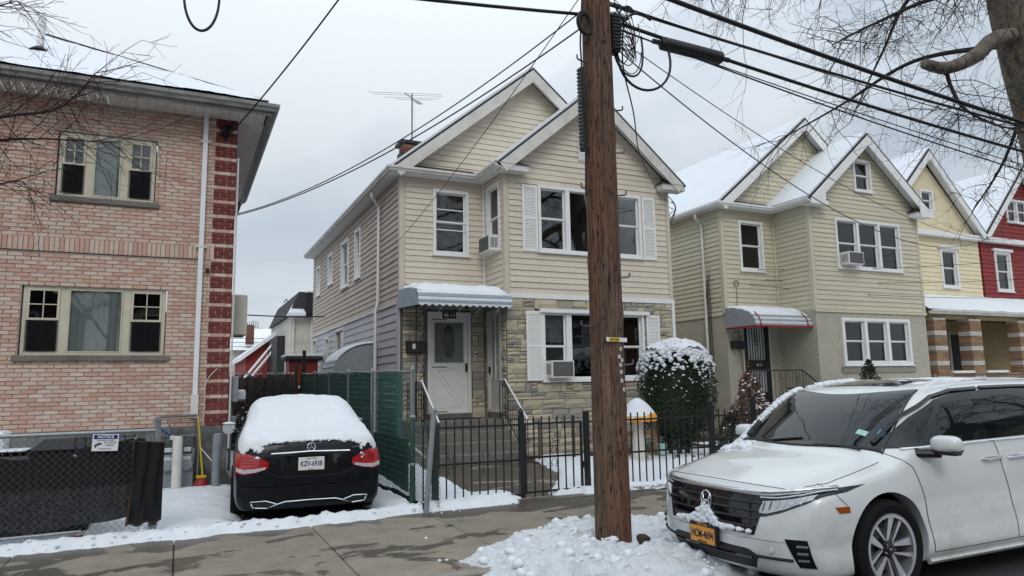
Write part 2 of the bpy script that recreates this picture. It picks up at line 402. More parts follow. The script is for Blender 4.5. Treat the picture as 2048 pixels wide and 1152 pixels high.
# sidewalk concrete with wet patches
t = NT('sidewalk')
base = t.ramp(t.noise(3, 6, .6, coord='World'), [(.3, (.225, .195, .15)), (.7, (.305, .268, .212))])
v = t.math('ADD', t.math('MULTIPLY', t.rnd(), .2), .88); h = t.n('ShaderNodeHueSaturation'); t.l(v, h.inputs['Value']); t.l(base, h.inputs['Color']); base = h.outputs[0]
sp = t.ramp(t.noise(90, 3, .7, coord='World'), [(.35, (.6, .6, .6)), (.6, (1.12, 1.12, 1.12))])
base = t.mix(1.0, base, sp, 'MULTIPLY')
gg = t.n('ShaderNodeNewGeometry'); sg = t.n('ShaderNodeSeparateXYZ'); t.l(gg.outputs['Position'], sg.inputs[0])
mr = t.n('ShaderNodeMapRange'); mr.inputs['From Min'].default_value = 8.1; mr.inputs['From Max'].default_value = 9.0; mr.inputs['To Max'].default_value = .14; t.l(sg.outputs[1], mr.inputs['Value'])      # melt water creeping out from the snow edge
wet = t.ramp(t.math('ADD', t.noise(.95, 6, .6, coord='World', sc=(1, 1.3, 1), dist=.5), mr.outputs[0]), [(.545, (0, 0, 0)), (.565, (1, 1, 1))])
col = t.mix(wet, base, t.mix(1.0, base, (.36, .34, .32), 'MULTIPLY'))
rg = t.math('SUBTRACT', .9, t.math('MULTIPLY', wet, .5))
M['sidewalk'] = t.done(col, rg, spec=.35, bump=t.noise(140, 3, .6, coord='World'), bstr=.35, bdist=.004)
# utility pole timber
t = NT('pole_wood')
st = t.noise(7, 6, .7, coord='Object', sc=(5, 5, .22), dist=.4)
big = t.noise(1.6, 3, .5, coord='Object', sc=(2.2, 2.2, .35))
c1 = t.ramp(st, [(.3, (.034, .023, .016)), (.5, (.115, .074, .052)), (.72, (.215, .145, .104))])
col = t.mix(t.ramp(big, [(.4, (0, 0, 0)), (.62, (1, 1, 1))]), c1, t.mix(1.0, c1, (1.2, .88, .74), 'MULTIPLY'))
ch = t.ramp(t.noise(40, 2, .5, coord='Object', sc=(1.6, 1.6, .2)), [(.60, (0, 0, 0)), (.66, (1, 1, 1))])
col = t.mix(t.math('MULTIPLY', ch, .85), col, (.012, .008, .006))
hb = t.math('SUBTRACT', st, t.math('MULTIPLY', ch, 1.2))
M['pole_wood'] = t.done(col, .85, bump=hb, bstr=.8, bdist=.015, spec=.25)
# plane-tree bark: flaking mottled
t = NT('bark_plane')
col = t.ramp(t.noise(5, 6, .7, coord='World', sc=(1, 1, .6), dist=1), [(.36, (.055, .048, .038)), (.46, (.12, .105, .083)), (.55, (.19, .17, .135)), (.60, (.20, .12, .06)), (.68, (.10, .088, .07))])
M['bark_plane'] = t.done(col, .9, bump=t.noise(9, 6, .75, coord='World'), bstr=.8, bdist=.03)
# car paints
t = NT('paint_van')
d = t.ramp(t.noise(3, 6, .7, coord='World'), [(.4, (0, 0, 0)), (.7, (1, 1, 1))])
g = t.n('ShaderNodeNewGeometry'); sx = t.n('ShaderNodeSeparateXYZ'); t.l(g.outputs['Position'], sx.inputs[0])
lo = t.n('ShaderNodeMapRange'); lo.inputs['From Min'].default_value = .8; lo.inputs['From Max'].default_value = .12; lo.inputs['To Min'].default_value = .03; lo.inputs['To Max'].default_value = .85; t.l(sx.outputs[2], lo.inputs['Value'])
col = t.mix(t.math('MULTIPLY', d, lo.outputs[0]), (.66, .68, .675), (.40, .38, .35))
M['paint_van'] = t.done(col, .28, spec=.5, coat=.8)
t = NT('paint_merc')
d = t.ramp(t.noise(5, 7, .7, coord='World', sc=(1, 1, 3)), [(.45, (0, 0, 0)), (.8, (1, 1, 1))])
col = t.mix(t.math('MULTIPLY', d, .12), (.004, .005, .008), (.07, .07, .07))
M['paint_merc'] = t.done(col, .35, spec=.15, coat=.28)
# ---------------------------------------------------------------- ground, street, kerb, sidewalk
struct(MB().add([(-900, -900, -.20), (900, -900, -.20), (900, 900, -.20), (-900, 900, -.20)], [(0, 1, 2, 3)]).build('ground', 'soil'))
struct(MB().add([(-300, -9, -.08), (300, -9, -.08), (300, 5.96, -.08), (-300, 5.96, -.08)], [(0, 1, 2, 3)]).build('street', 'asphalt'))
kerb = struct(MB().box(-60, 80, 5.95, 6.10, -.19, -.11).build('kerb', 'concrete'))
for i in range(-6, 14):
    MB().bbox(i*1.46+.003, i*1.46+1.457, 5.955, 6.095, -.115, 0, .012).build('kerb_stone', 'concrete', kerb)
side = struct(MB().box(-60, 80, 6.10, 9.3, -.19, -.05).build('sidewalk', 'concrete_step'))
for i in range(-6, 22):
    x0 = .02+i*1.465
    for y0, y1 in ((6.105, 6.995), (7.005, 7.50), (7.51, 9.02)):
        MB().bbox(x0+.006, x0+1.459, y0, y1, -.06, random.uniform(-.002, .002), .006).build('slab', 'sidewalk', side)
# dark driveway asphalt under the snow, garden soil
struct(MB().add([(-40, 9.02, -.03), (3.0, 9.02, -.03), (3.0, 60, -.03), (-40, 60, -.03)], [(0, 1, 2, 3)]).build('driveway', 'asphalt'))
struct(MB().add([(3.0, 9.02, -.025), (80, 9.02, -.025), (80, 60, -.025), (3.0, 60, -.025)], [(0, 1, 2, 3)]).build('garden_ground', 'soil'))
# concrete path from the gate to the steps, cast in sections
path = struct(MB().box(3.85, 6.7, 9.04, 13.9, -.05, -.012).build('garden_path', 'concrete_step'))
for j in range(4):
    MB().bbox(3.9, 6.66, 9.06+j*1.2, 9.06+j*1.2+1.19, -.02, .004, .006).build('path_section', 'sidewalk', path)
# ---------------------------------------------------------------- snow cover (height fields)
def smooth(a, b, x):
    t = max(0, min(1, (x-a)/(b-a))); return t*t*(3-2*t)
def snow_field(name, x0, x1, y0, y1, step, thick, base=0, m='snow', zmin=.004, lump=0):
    nx, ny = int((x1-x0)/step)+1, int((y1-y0)/step)+1
    H, idx, v, f = {}, {}, [], []
    for j in range(ny):
        for i in range(nx):
            x, y = x0+i*step, y0+j*step
            H[i, j] = thick(x, y)
    for j in range(ny-1):
        for i in range(nx-1):
            q = [(i, j), (i+1, j), (i+1, j+1), (i, j+1)]
            if max(H[k] for k in q) <= 0: continue
            ids = []
            for k in q:
                if k not in idx:
                    x, y = x0+k[0]*step, y0+k[1]*step
                    idx[k] = len(v); h = H[k]
                    v.append((x+random.uniform(-.2, .2)*step, y+random.uniform(-.2, .2)*step, base+(h if h > 0 else -.012)))
                ids.append(idx[k])
            f.append(ids)
    mb = MB(); mb.v = v; mb.f = f; mb.mi = [0]*len(f)
    return mb.build(name, m, smooth='all')
def edge(d, w=.10): return smooth(0, w, d)-.02 if d > 0 else -.05
def front_edge(x):      # where the driveway snow ends against the swept sidewalk
    base = 8.80+.05*(x+1.5)/3 if x < 2 else 8.86+(x-2)*.155
    return base+.14*fbm(x, 3.1, 0, 1.3)+.05*fbm(x, 7.7, 0, 6)
MERC_C = (1.68, 11.3)
def drive_snow(x, y):
    d = y-front_edge(x)
    h = (.07+.035*fbm(x, y, 0, 1.1)+.012*fbm(x, y, 4, 5))*edge(d, .14)
    if 8 < y < 9.9: h += .075*math.exp(-((d-.17)/.13)**2)*(.55+.8*abs(fbm(x, y, 2, 5)))      # ploughed ridge along the edge
    cx = MERC_C[0]+(y-MERC_C[1])*.07                                          # bare tarmac under the car
    if 9.18+.10*fbm(x, y, 9, 3) < y: h *= smooth(.80, .98, abs(x-cx)+.10*fbm(x, y, 5, 3))*1.02
    if y > 13.2 and x < 1.0: h *= 1-smooth(13.2, 13.35, y)
    if h < .006: return -.03
    return h
stuff(tag(snow_field('driveway_snow', -4.5, 2.98, 8.5, 20, .05, drive_snow, -.022), 'fresh snow lying over the driveway round the black sedan', 'snow'))
def path_lo(y): return 4.02+max(0, y-10.2)*.10+.10*fbm(2, y, 0, 2)
def path_hi(y): return 4.95+(y-9.4)*.68-(max(0, y-11.2)*.34)+.16*fbm(5, y, 0, 2.2)
def yard_snow(x, y):
    fe = 9.02+.10*fbm(x, 3.3, 0, 1.2)+.04*fbm(x, 1, 0, 5) if x < 4.35 else (9.30 if x < 5.5 else 9.16+.05*fbm(x, 2, 0, 4))
    d = y-fe
    h = (.085+.03*fbm(x, y, 3, 1.0)+.012*fbm(x, y, 1, 5))*edge(d, .12)
    if y > 9.75 or x > 4.55:
        lo, hi = path_lo(y), path_hi(y)
        h *= max(smooth(.02, -.10, x-lo), smooth(-.02, .14, x-hi))
    elif x > 4.35: h *= smooth(4.6, 4.35, x)
    if d < .5: h += .05*max(0, fbm(x, y, 8, 5))*edge(d, .1)*(1 if x > 6 or x < 4.3 else 0)
    if y > 12.5: h *= 1-.6*smooth(12.5, 13.2, y)*(x > 8.3)
    return h if h > .008 else -.03
stuff(tag(snow_field('yard_snow', 3.02, 11.6, 8.85, 14.0, .05, yard_snow, 0), 'clean snow blanket on the front yard behind the black iron fence', 'snow'))
stuff(tag(snow_field('garden_snow', 11.6, 34, 9.05, 14.4, .16, lambda x, y: .09+.04*fbm(x, y, 3, .8)), 'snow on the front gardens beside the tan siding house', 'snow'))
stuff(tag(snow_field('back_snow', -8, 34, 28, 50, .6, lambda x, y: .08+.05*fbm(x, y, 3, .5)), 'snow on the back yards beyond the houses', 'snow'))
# heap of shovelled snow round the utility pole
POLE = Vector((4.06, 6.30, 0))
def bank(x, y):
    lump = .085*fbm(x, y, 0, 2.4)+.055*abs(fbm(x, y, 5, 8))+.022*fbm(x, y, 2, 16)
    hi_edge = 6.35+(x-2.2)*.72 if x < 3.8 else (7.50 if x < 4.6 else 7.5-.45*(x-4.6))       # sidewalk-side outline
    hi_edge += .12*fbm(x, 1, 0, 2.2)
    lo = 4.6 if x > 3.0 else 5.1
    d = min(hi_edge-y, (x-2.35)*1.0, (5.9-x)*1.2, y-lo)
    h = (.12*smooth(0, .6, d)+.85*lump*smooth(-.02, .22, d))
    if 5.95 > y: h += .04*smooth(5.95, 5.5, y)
    r = hypot(x-POLE.x, y-POLE.y)
    h *= .12+.88*smooth(.16, .5, r+.12*(y > POLE.y+.05))
    h *= 1-.55*smooth(4.15, 4.5, x)*smooth(7.6, 6.2, y)                                     # lower, smoother by the bumper
    if x > 3.95 and y < 6.0: h = min(h, .10+.4*max(0, 4.35-x)+.02*lump)
    if x > 4.45 and y < 5.92: return -.03
    h += (.0 if y > 5.95 else -.0)
    return h if h > .012 else -.03
stuff(tag(snow_field('snow_heap', 2.1, 6.4, 4.55, 8.0, .03, bank, -.01, 'snow_dirty'), 'lumpy shovelled snow heap round the foot of the utility pole', 'snow'))
mb = MB(); rr = random.Random(3)
def clod(mb, x, y, z, r, sub=1):
    bm = bmesh.new(); bmesh.ops.create_icosphere(bm, subdivisions=sub, radius=r)
    k = rr.uniform(0, 50)
    for v in bm.verts:
        v.co *= 1+.45*noise.noise(v.co*(1.6/r)+Vector((k, k, k))); v.co.z *= .75; v.co += Vector((x, y, z))
    mb.bm(bm)
for i in range(480):
    x, y = rr.uniform(2.2, 5.2), rr.uniform(4.7, 7.6); h = bank(x, y)
    if h > .02: clod(mb, x, y, h-.004, rr.choice((.008, .010, .012, .016, .022, .05)), 2)
    elif h < 0 and x < 4 and rr.random() < .06 and y > 6.2: clod(mb, x, y, .006, rr.choice((.008, .014, .02)), 1)
for i in range(260):
    x = rr.uniform(-3, 4.4); y = front_edge(x)+rr.gauss(.02, .09); clod(mb, x, y, max(drive_snow(x, y) if x < 2.98 else .02, 0)-.022, rr.choice((.010, .014, .018, .026)), 1)
for i in range(120):
    x = rr.uniform(5.7, 8.5); clod(mb, x, 9.2+rr.gauss(0, .05), .05, rr.choice((.012, .02, .03, .04)), 1)
stuff(tag(mb.build('snow_clods', 'snow', smooth='all'), 'loose snow clods along the snow edges by the sidewalk', 'snow'))
# thin snow on the road by the van, dark slush clod on the heap, dead leaves by the fence
stuff(tag(snow_field('road_snow', 4.6, 12, 2.2, 3.62, .05, lambda x, y: (.05+.09*fbm(x, y, 1, 2)+.05*abs(fbm(x, y, 0, 7)))*smooth(3.62, 3.2, y)*smooth(5.6, 6.0, x+.2*fbm(x, y, 6, 2)), -.085, 'snow_dirty'), 'ridge of ploughed snow on the road beside the white minivan', 'snow'))
cl = MB(); clod(cl, 0, 0, 0, .062, 2)
tag(cl.build('slush_clod', 'soil', smooth=True, loc=(3.86, 5.50, bank(3.86, 5.5)+.02)), 'dark frozen slush lump lying on the snow heap', 'slush')
# ---------------------------------------------------------------- building kit
def solid_wall(fr, name, m, parent, u0, u1, z0, z1, holes=(), thick=.2, top=None):
    """wall backing with real openings: cells of a grid that are not in a hole"""
    us = sorted({u0, u1, *[min(max(h[i], u0), u1) for h in holes for i in (0, 1)]}); zs = sorted({z0, z1, *[min(max(h[i], z0), z1) for h in holes for i in (2, 3)]})
    mb = MB()
    for a, b in zip(us, us[1:]):
        for c, d in zip(zs, zs[1:]):
            um, zm = (a+b)/2, (c+d)/2
            if any(h[0] < um < h[1] and h[2] < zm < h[3] for h in holes): continue
            fr.box(mb, a, b, c, d, -thick, 0)
    return mb.build(name, m, parent)
def siding(fr, parent, u0, u1, z0, z1, course, m, holes=(), clip=None, proud=.027, vertical=False, name='siding_board'):
    n = int(round((z1-z0)/course)); c = (z1-z0)/n
    for k in range(n):
        a, b = z0+k*c, z0+(k+1)*c
        zm = (a+b)/2
        L0, R0 = clip(a) if clip else (u0, u1); L1, R1 = clip(b) if clip else (u0, u1)
        if R0-L0 < .05: continue
        if R1 < L1: L1 = R1 = (L1+R1)/2
        for p, q in cut(L0, R0, [(h[0], h[1]) for h in holes if h[2] < zm < h[3]]):
            if q-p > 2.2 and not getattr(siding, 'half', False):      # boards come in lengths: a lapped joint
                jx = p+(q-p)*random.uniform(.3, .7); siding.half = True
                for pp, qq in ((p, jx), (jx, q)):
                    pl, pr_ = (L1 if pp == L0 else pp), (R1 if qq == R0 else qq); j = random.uniform(-.003, .003)
                    MB().hexa([fr.p(pp, a-.004, .001), fr.p(qq, a-.004, .001), fr.p(qq, a-.004, proud+j), fr.p(pp, a-.004, proud+j), fr.p(pl, b-.002, .001), fr.p(pr_, b-.002, .001), fr.p(pr_, b-.002, .005+j), fr.p(pl, b-.002, .005+j)]).build(name, m, parent)
                siding.half = False; continue
            pl, pr_ = (L1 if p == L0 else p), (R1 if q == R0 else q)
            if pr_-pl < .001: pr_ = pl+.001
            j = random.uniform(-.0015, .0015)
            MB().hexa([fr.p(p, a-.004, .001), fr.p(q, a-.004, .001), fr.p(q, a-.004, proud+j), fr.p(p, a-.004, proud+j),
                       fr.p(pl, b-.002, .001), fr.p(pr_, b-.002, .001), fr.p(pr_, b-.002, .004+j), fr.p(pl, b-.002, .004+j)]).build(name, m, parent)
def rect_frame(fr, mb, u0, u1, z0, z1, w, d0, d1, wt=None, wb=None):
    wt = wt or w; wb = wb or w
    fr.box(mb, u0, u0+w, z0, z1, d0, d1); fr.box(mb, u1-w, u1, z0, z1, d0, d1)
    fr.box(mb, u0+w, u1-w, z1-wt, z1, d0, d1); fr.box(mb, u0+w, u1-w, z0, z0+wb, d0, d1)
def window(fr, parent, u0, u1, z0, z1, lights=None, trim='trim_white', tw=.06, proud=.035, mull=.09, sash=None, curtain=None, muntins=None, split=.5, name='window', screen=False, deep=.09, blind=None):
    """lights: list of (width_share, 'dh'|'fix'); muntins: dict light index -> (nu, nz) bars in each sash"""
    sash = sash or trim
    lights = lights or [(1, 'dh')]
    mb = MB(); rect_frame(fr, mb, u0, u1, z0, z1, tw, -deep, proud)
    fr.box(mb, u0-.03, u1+.03, z0-.035, z0-.001, -deep, proud+.035)
    tot = sum(l[0] for l in lights); span = u1-u0-2*tw-mull*(len(lights)-1); u = u0+tw; spots = []
    for i, (wd, kind) in enumerate(lights):
        a, b = u, u+span*wd/tot; spots.append((a, b, kind)); u = b+mull
        if i < len(lights)-1: fr.box(mb, b, u, z0+tw, z1-tw, -deep, proud-.008)
    win = mb.build(name, trim, parent)
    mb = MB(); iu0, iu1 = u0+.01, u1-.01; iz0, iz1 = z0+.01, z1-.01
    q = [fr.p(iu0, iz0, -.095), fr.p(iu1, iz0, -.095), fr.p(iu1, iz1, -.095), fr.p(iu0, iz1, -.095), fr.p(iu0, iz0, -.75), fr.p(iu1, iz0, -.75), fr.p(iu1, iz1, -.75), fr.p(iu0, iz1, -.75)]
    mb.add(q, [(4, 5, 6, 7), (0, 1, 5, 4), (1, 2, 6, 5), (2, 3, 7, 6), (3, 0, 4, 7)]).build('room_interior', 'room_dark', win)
    for i, (a, b, kind) in enumerate(spots):
        zt, zb = z1-tw, z0+tw; zm = zb+(zt-zb)*split
        parts = [(zm, zt, -.03), (zb, zm+.02, -.058)] if kind == 'dh' else [(zb, zt, -.03)]
        for j, (c, d, dep) in enumerate(parts):
            mb = MB(); sw = .038 if kind == 'dh' else .02
            rect_frame(fr, mb, a+.003, b-.003, c, d, sw, dep-.022, dep)
            if muntins and i in muntins:
                nu, nz = muntins[i]
                for k in range(1, nu+1): uu = a+(b-a)*k/(nu+1); fr.box(mb, uu-.008, uu+.008, c+sw, d-sw, dep-.016, dep-.003)
                for k in range(1, nz+1): zz = c+(d-c)*k/(nz+1); fr.box(mb, a+sw, b-sw, zz-.008, zz+.008, dep-.016, dep-.003)
            sh = mb.build('sash', sash, win)
            mb = MB(); fr.box(mb, a+sw, b-sw, c+sw, d-sw, dep-.014, dep-.009); mb.build('pane', 'glass', win)
            if screen and kind == 'dh' and j == 1:
                mb = MB(); fr.box(mb, a+.02, b-.02, c+.02, d-.02, -.020, -.017); mb.build('insect_screen', M['screen_mesh'], win)
        cm = curtain.get(i) if isinstance(curtain, dict) else curtain
        if cm:
            n = 60
            mb = MB(); A, B = a, b
            mb.grid(lambda s, t: fr.p(A+(B-A)*s, zb+(zt-zb)*t, -.095+.016*sin(s*(B-A)*55+2*sin(s*9))+.006*sin(s*(B-A)*23)), n, 4).build('curtain', cm, win, smooth='all')
        bl = blind.get(i) if isinstance(blind, dict) else blind
        if bl:
            mb = MB(); zz = zt-(zt-zb)*bl; fr.box(mb, a+.01, b-.01, zz, zt, -.092, -.086); mb.build('roller_blind', 'curtain_dim', win)
    return win
def shutter(fr, parent, u0, u1, z0, z1, off=0):
    fr = FR(fr.o+fr.n*off, fr.u, fr.n)
    mb = MB(); w = .055; d1 = .045
    rect_frame(fr, mb, u0, u1, z0, z1, w, .022, d1, .07, .07); zm = (z0+z1)/2
    fr.box(mb, u0+w, u1-w, zm-.035, zm+.035, .022, d1); fr.box(mb, u0+w, u1-w, z0+.07, z1-.07, .022, .026)
    for a, b in ((z0+.07, zm-.035), (zm+.035, z1-.07)):
        n = int((b-a)/.036)
        for k in range(n):
            z = a+(k+.15)*(b-a)/n; h = (b-a)/n*.62
            mb.hexa([fr.p(u0+w, z, .026), fr.p(u1-w, z, .026), fr.p(u1-w, z, .043), fr.p(u0+w, z, .043), fr.p(u0+w, z+h, .026), fr.p(u1-w, z+h, .026), fr.p(u1-w, z+h*.8, .030), fr.p(u0+w, z+h*.8, .030)])
    return mb.build('shutter', 'shutter_white', parent)
def stones(fr, parent, u0, u1, z0, z1, holes=(), m='stone', seed=1, skip=None):
    """random ashlar veneer: bands filled by blocks, some split into two or three thin courses"""
    rs = random.Random(seed); z = z0
    while z < z1-.03:
        h = rs.choice((.17, .20, .22, .25)); h = min(h, z1-z)
        if z1-(z+h) < .08: h = z1-z
        u = u0
        while u < u1-.01:
            L = rs.choice((.16, .28, .36, .44, .52, .6)); L = min(L, u1-u)
            if u1-(u+L) < .1: L = u1-u
            rows = rs.choice((1, 1, 1, 2, 2, 3)) if h > .15 else 1
            if rows == 3 and L > .3: rows = 2
            cuts = [0]+sorted(rs.uniform(.35, .65) if rows == 2 else (i+rs.uniform(.9, 1.1))/rows for i in range(rows-1))+[1]
            for c0, c1 in zip(cuts, cuts[1:]):
                a, b = z+h*c0, z+h*c1
                segs = [(u, u+L)]
                if rows == 2 and L > .35 and rs.random() < .5: k = u+L*rs.uniform(.35, .65); segs = [(u, k), (k, u+L)]
                for s0, s1 in segs:
                    hz = [(q[0], q[1]) for q in holes if q[2] < b-.01 and q[3] > a+.01]
                    hh = [q for q in holes if q[2] < b-.01 and q[3] > a+.01]
                    za, zb = a, b
                    for q in hh:      # trim the height where a hole edge runs through the block
                        if q[0] < (s0+s1)/2 < q[1]:
                            if q[3] < b-.03 and q[3] > a: za = max(za, q[3])
                            elif q[2] > a+.03 and q[2] < b: zb = min(zb, q[2])
                    if za > a or zb < b: hz = [(q[0], q[1]) for q in holes if q[2] < zb-.01 and q[3] > za+.01]
                    for p0, p1 in cut(s0, s1, hz):
                        if p1-p0 < .03: continue
                        stone(fr, parent, p0+.006, p1-.006, za+.006, zb-.006, rs, m)
            u += L
        z += h
def stone(fr, parent, a, b, c, d, rs, m):
    pr_ = rs.uniform(.022, .062); nu, nz = max(2, min(5, int((b-a)/.09))), 2
    mb = MB(); g = []
    for j in range(nz+1):
        for i in range(nu+1):
            e = i in (0, nu) or j in (0, nz)
            g.append(fr.p(a+(b-a)*i/nu+(rs.uniform(-.004, .004) if e else 0), c+(d-c)*j/nz+(rs.uniform(-.004, .004) if e else 0), pr_*(.55 if e else 1)+rs.uniform(-.007, .007)))
    n = (nu+1)*(nz+1)
    fs = [(j*(nu+1)+i, j*(nu+1)+i+1, (j+1)*(nu+1)+i+1, (j+1)*(nu+1)+i) for j in range(nz) for i in range(nu)]
    k = [0, nu, n-1, n-1-nu]
    back = [fr.p(a, c, -.01), fr.p(b, c, -.01), fr.p(b, d, -.01), fr.p(a, d, -.01)]
    bot = list(range(nu+1)); top = list(range(n-1-nu, n)); lf = [j*(nu+1) for j in range(nz+1)]; rt = [j*(nu+1)+nu for j in range(nz+1)]
    fs += [tuple([n, n+1]+bot[::-1]), tuple([n+2, n+3]+top), tuple([n+3, n]+lf), tuple([n+1, n+2]+rt[::-1])]
    mb.add(g+back, fs); mb.build('stone', m, parent)
def gutter(name, parent, pts, m='trim_aged', h=.11, w=.11):
    """K-style gutter swept along a horizontal polyline (profile outward to the right of travel)"""
    prof = [(0, 0), (.6*w, 0), (.75*w, .35*h), (w, .55*h), (w, h), (.93*w, h), (.9*w, .62*h), (0, .62*h)]
    P = [Vector(p) for p in pts]; vs = []; n = len(prof)
    for i, p in enumerate(P):
        d0 = (P[i]-P[i-1]).normalized() if i else (P[1]-P[0]).normalized(); d1 = (P[i+1]-P[i]).normalized() if i < len(P)-1 else d0
        n0 = Vector((d0.y, -d0.x, 0)); n1 = Vector((d1.y, -d1.x, 0)); nn = (n0+n1); nn = nn/max(nn.dot(n0), .2)
        vs += [p+nn*a+Vector((0, 0, b)) for a, b in prof]
    fs = [(i*n+k, i*n+(k+1) % n, (i+1)*n+(k+1) % n, (i+1)*n+k) for i in range(len(P)-1) for k in range(n)]+[tuple(range(n)), tuple((len(P)-1)*n+k for k in range(n))]
    return MB().add(vs, fs).build(name, m, parent)
def downspout(parent, pts, m='trim_aged', w=.075, d=.055):
    mb = MB(); pts = [Vector(p) for p in pts]
    mb.tube(pts, w*.62, 4, True)
    return mb.build('downspout', m, parent, smooth=False)
def gable_roof(parent, xL, xR, zE, zR, y0, y1, wallY, xc=None, fasc=.24, snow_in=.05, snow=True, rake='trim_aged', thick=.05, back=False):
    xc = xc or (xL+xR)/2
    for sgn, xE in ((-1, xL), (1, xR)):
        def sl(y0, y1, o0, o1, inE, inR, name, m):
            dx, dz = xc-xE, zR-zE; L = hypot(dx, dz); tx, tz = dx/L, dz/L; k = 1/abs(tx)      # k: vertical height of a unit thickness
            a = Vector((xE+tx*inE, 0, zE+tz*inE)); n = Vector((-abs(tz) if sgn < 0 else abs(tz), 0, abs(tx)))
            q = [a+n*o0, Vector((xc, 0, zR+o0*k)), Vector((xc, 0, zR+o1*k)), a+n*o1]
            return MB().prism([(p.x, y0, p.z) for p in q], (0, 1, 0), y1-y0).build(name, m, parent)
        r = sl(y0, y1, 0, thick, 0, 0, 'roof_slope', 'shingle')
        if snow: stuff(sl(y0+snow_in, y1, thick+.001, thick+.055, snow_in, 0, 'roof_snow', 'roof_snow'))
        # rake board and boxed soffit
        sl(y0-.002, y0+.03, -fasc, -.001, .06, 0, 'rake_board', rake)
        sl(y0+.031, wallY, -.06, -.04, .1, 0, 'rake_soffit', 'trim_white')
def flat_part(parent, name, m, x0, x1, y0, y1, z0, z1, b=0):
    mb = MB(); (mb.bbox(x0, x1, y0, y1, z0, z1, b) if b else mb.box(x0, x1, y0, y1, z0, z1)); return mb.build(name, m, parent)
def iron_rail(parent, pts, h=.82, sp=.11, white=False, name='railing', scroll=()):
    """iron stair rail: pts are floor points along the rail"""
    P = [Vector(p) for p in pts]
    up = Vector((0, 0, h))
    mb = MB(); mb.tube([p+up for p in P], .02, 6); o = mb.build('handrail', 'trim_white' if white else 'iron_black', parent)
    MB().tube([p+Vector((0, 0, .08)) for p in P], .013, 4).build('bottom_rail', 'iron_black', parent)
    k = 0
    for a, b in zip(P, P[1:]):
        n = max(1, int((b-a).length/sp))
        for i in range(n+1):
            p = a.lerp(b, i/n); MB().tube([p+Vector((0, 0, .0 if i in (0, n) else .08)), p+up], .011 if i in (0, n) else .007, 4).build('baluster', 'iron_black', parent)
def ac_unit(label, fr, u0, u1, z0, z1, d1, group='window air conditioners', side_label=False):
    o = fr.p((u0+u1)/2, z0, 0); t = thing('air_conditioner', label, 'air conditioner', o, group)
    loc = FR(Vector((0, 0, 0)), fr.u, fr.n); w = (u1-u0)/2; h = z1-z0
    mb = MB(); loc.box(mb, -w, w, .0, h, -.2, d1); mb.build('casing', 'ac_white', t)
    mb = MB(); loc.box(mb, -w+.03, w-.03, .03, h-.03, d1+.001, d1+.008); mb.build('grille', 'ac_grille', t)
    mb = MB()
    for k in range(7): z = .05+k*(h-.1)/6; loc.box(mb, -w+.03, w-.03, z-.004, z+.004, d1+.008, d1+.013)
    for k in range(5):
        mb2 = d1*.25+k*d1*.13
        loc.box(mb, -w-.004, -w, .07, h-.07, mb2, mb2+.02); loc.box(mb, w, w+.004, .07, h-.07, mb2, mb2+.02)
    mb.build('vent_slats', 'ac_grille', t)
    if side_label: mb = MB(); loc.box(mb, w+.004, w+.006, h*.35, h*.75, d1*.3, d1*.8); mb.build('sticker', 'label_blue', t)
    return t
t = NT('screen_mesh')
tr = t.n('ShaderNodeBsdfTransparent'); tr.inputs[0].default_value = (.55, .56, .57, 1); di = t.n('ShaderNodeBsdfDiffuse'); di.inputs[0].default_value = (.02, .02, .022, 1)
ms = t.n('ShaderNodeMixShader'); ms.inputs[0].default_value = .55; t.l(tr.outputs[0], ms.inputs[1]); t.l(di.outputs[0], ms.inputs[2]); t.l(ms.outputs[0], t.o.inputs[0]); M['screen_mesh'] = t.m
# ---------------------------------------------------------------- pink brick house on the left
BY = 13.6; BX = .80
bh = thing('brick_house', 'two storey pink and cream brick house with dark red corner bricks and snowy hip roof', 'house', (-3, BY, 0))
bh.matrix_parent_inverse.identity()
class Rel:   # children are built in world coordinates, so keep the thing at the world origin for its parts
    pass
def at_world(t):
    t.location = (0, 0, 0); return t
at_world(bh)
F = FR((0, BY, 0), (1, 0, 0), (0, -1, 0))
wu, wl = (-2.02, -.52, 4.85, 6.04), (-2.37, -.25, 2.18, 3.39)
holes = [wu, wl]
bw = solid_wall(F, 'front_wall', 'mortar', bh, -6, BX-.002, .0, 6.6, holes, .25)
flat_part(bh, 'foundation', 'concrete_wall', -6, BX+.01, BY-.03, BY+.001, -.03, 1.0)
sw = flat_part(bh, 'side_wall', 'brick_red', BX-.25, BX, BY+.001, 19.3, 0, 6.6)
bl = MB().bbox(-.0965, .0965, -.014, .02, -.0285, .0285, .004)
brick_me = bl.build('brick', 'brick_pink', bw).data
proto = [o for o in bpy.data.objects if o.data == brick_me][0]; bpy.data.objects.remove(proto)
red_me = brick_me.copy(); red_me.materials.clear(); red_me.materials.append(M['brick_red'])
items, red = [], []
CH = .0677; k = 0; z = 1.0
while z < 6.58:
    zc = z+CH/2
    soldier = 3.93 < zc < 4.20      # that band of the wall is a row of upright bricks
    if True:
        # quoin zone
        g = k % 4; ql = .43
        if g != 3:
            off = .0 if g != 1 else -.1065
            u = ql+off
            while u < BX:
                for p, q in cut(max(u, ql), min(u+.203, BX), []): red.append((p, q, zc))
                u += .213
            hz = [(h[0], h[1]) for h in holes if h[2]-.02 < zc < h[3]+.01]+[(ql-.004, 9)]
        else: hz = [(h[0], h[1]) for h in holes if h[2]-.02 < zc < h[3]+.01]
        if soldier: hz = hz+[(-9, ql)]
        u = -6.0+(.1065 if k % 2 else 0)
        while u < BX:
            for p, q in cut(u, min(u+.203, BX), hz):
                if q-p > .03: items.append((p, q, zc))
            u += .213
    z += CH; k += 1
u = -6.0
sold = []
while u < .42:
    sold.append(u+.034); u += .072
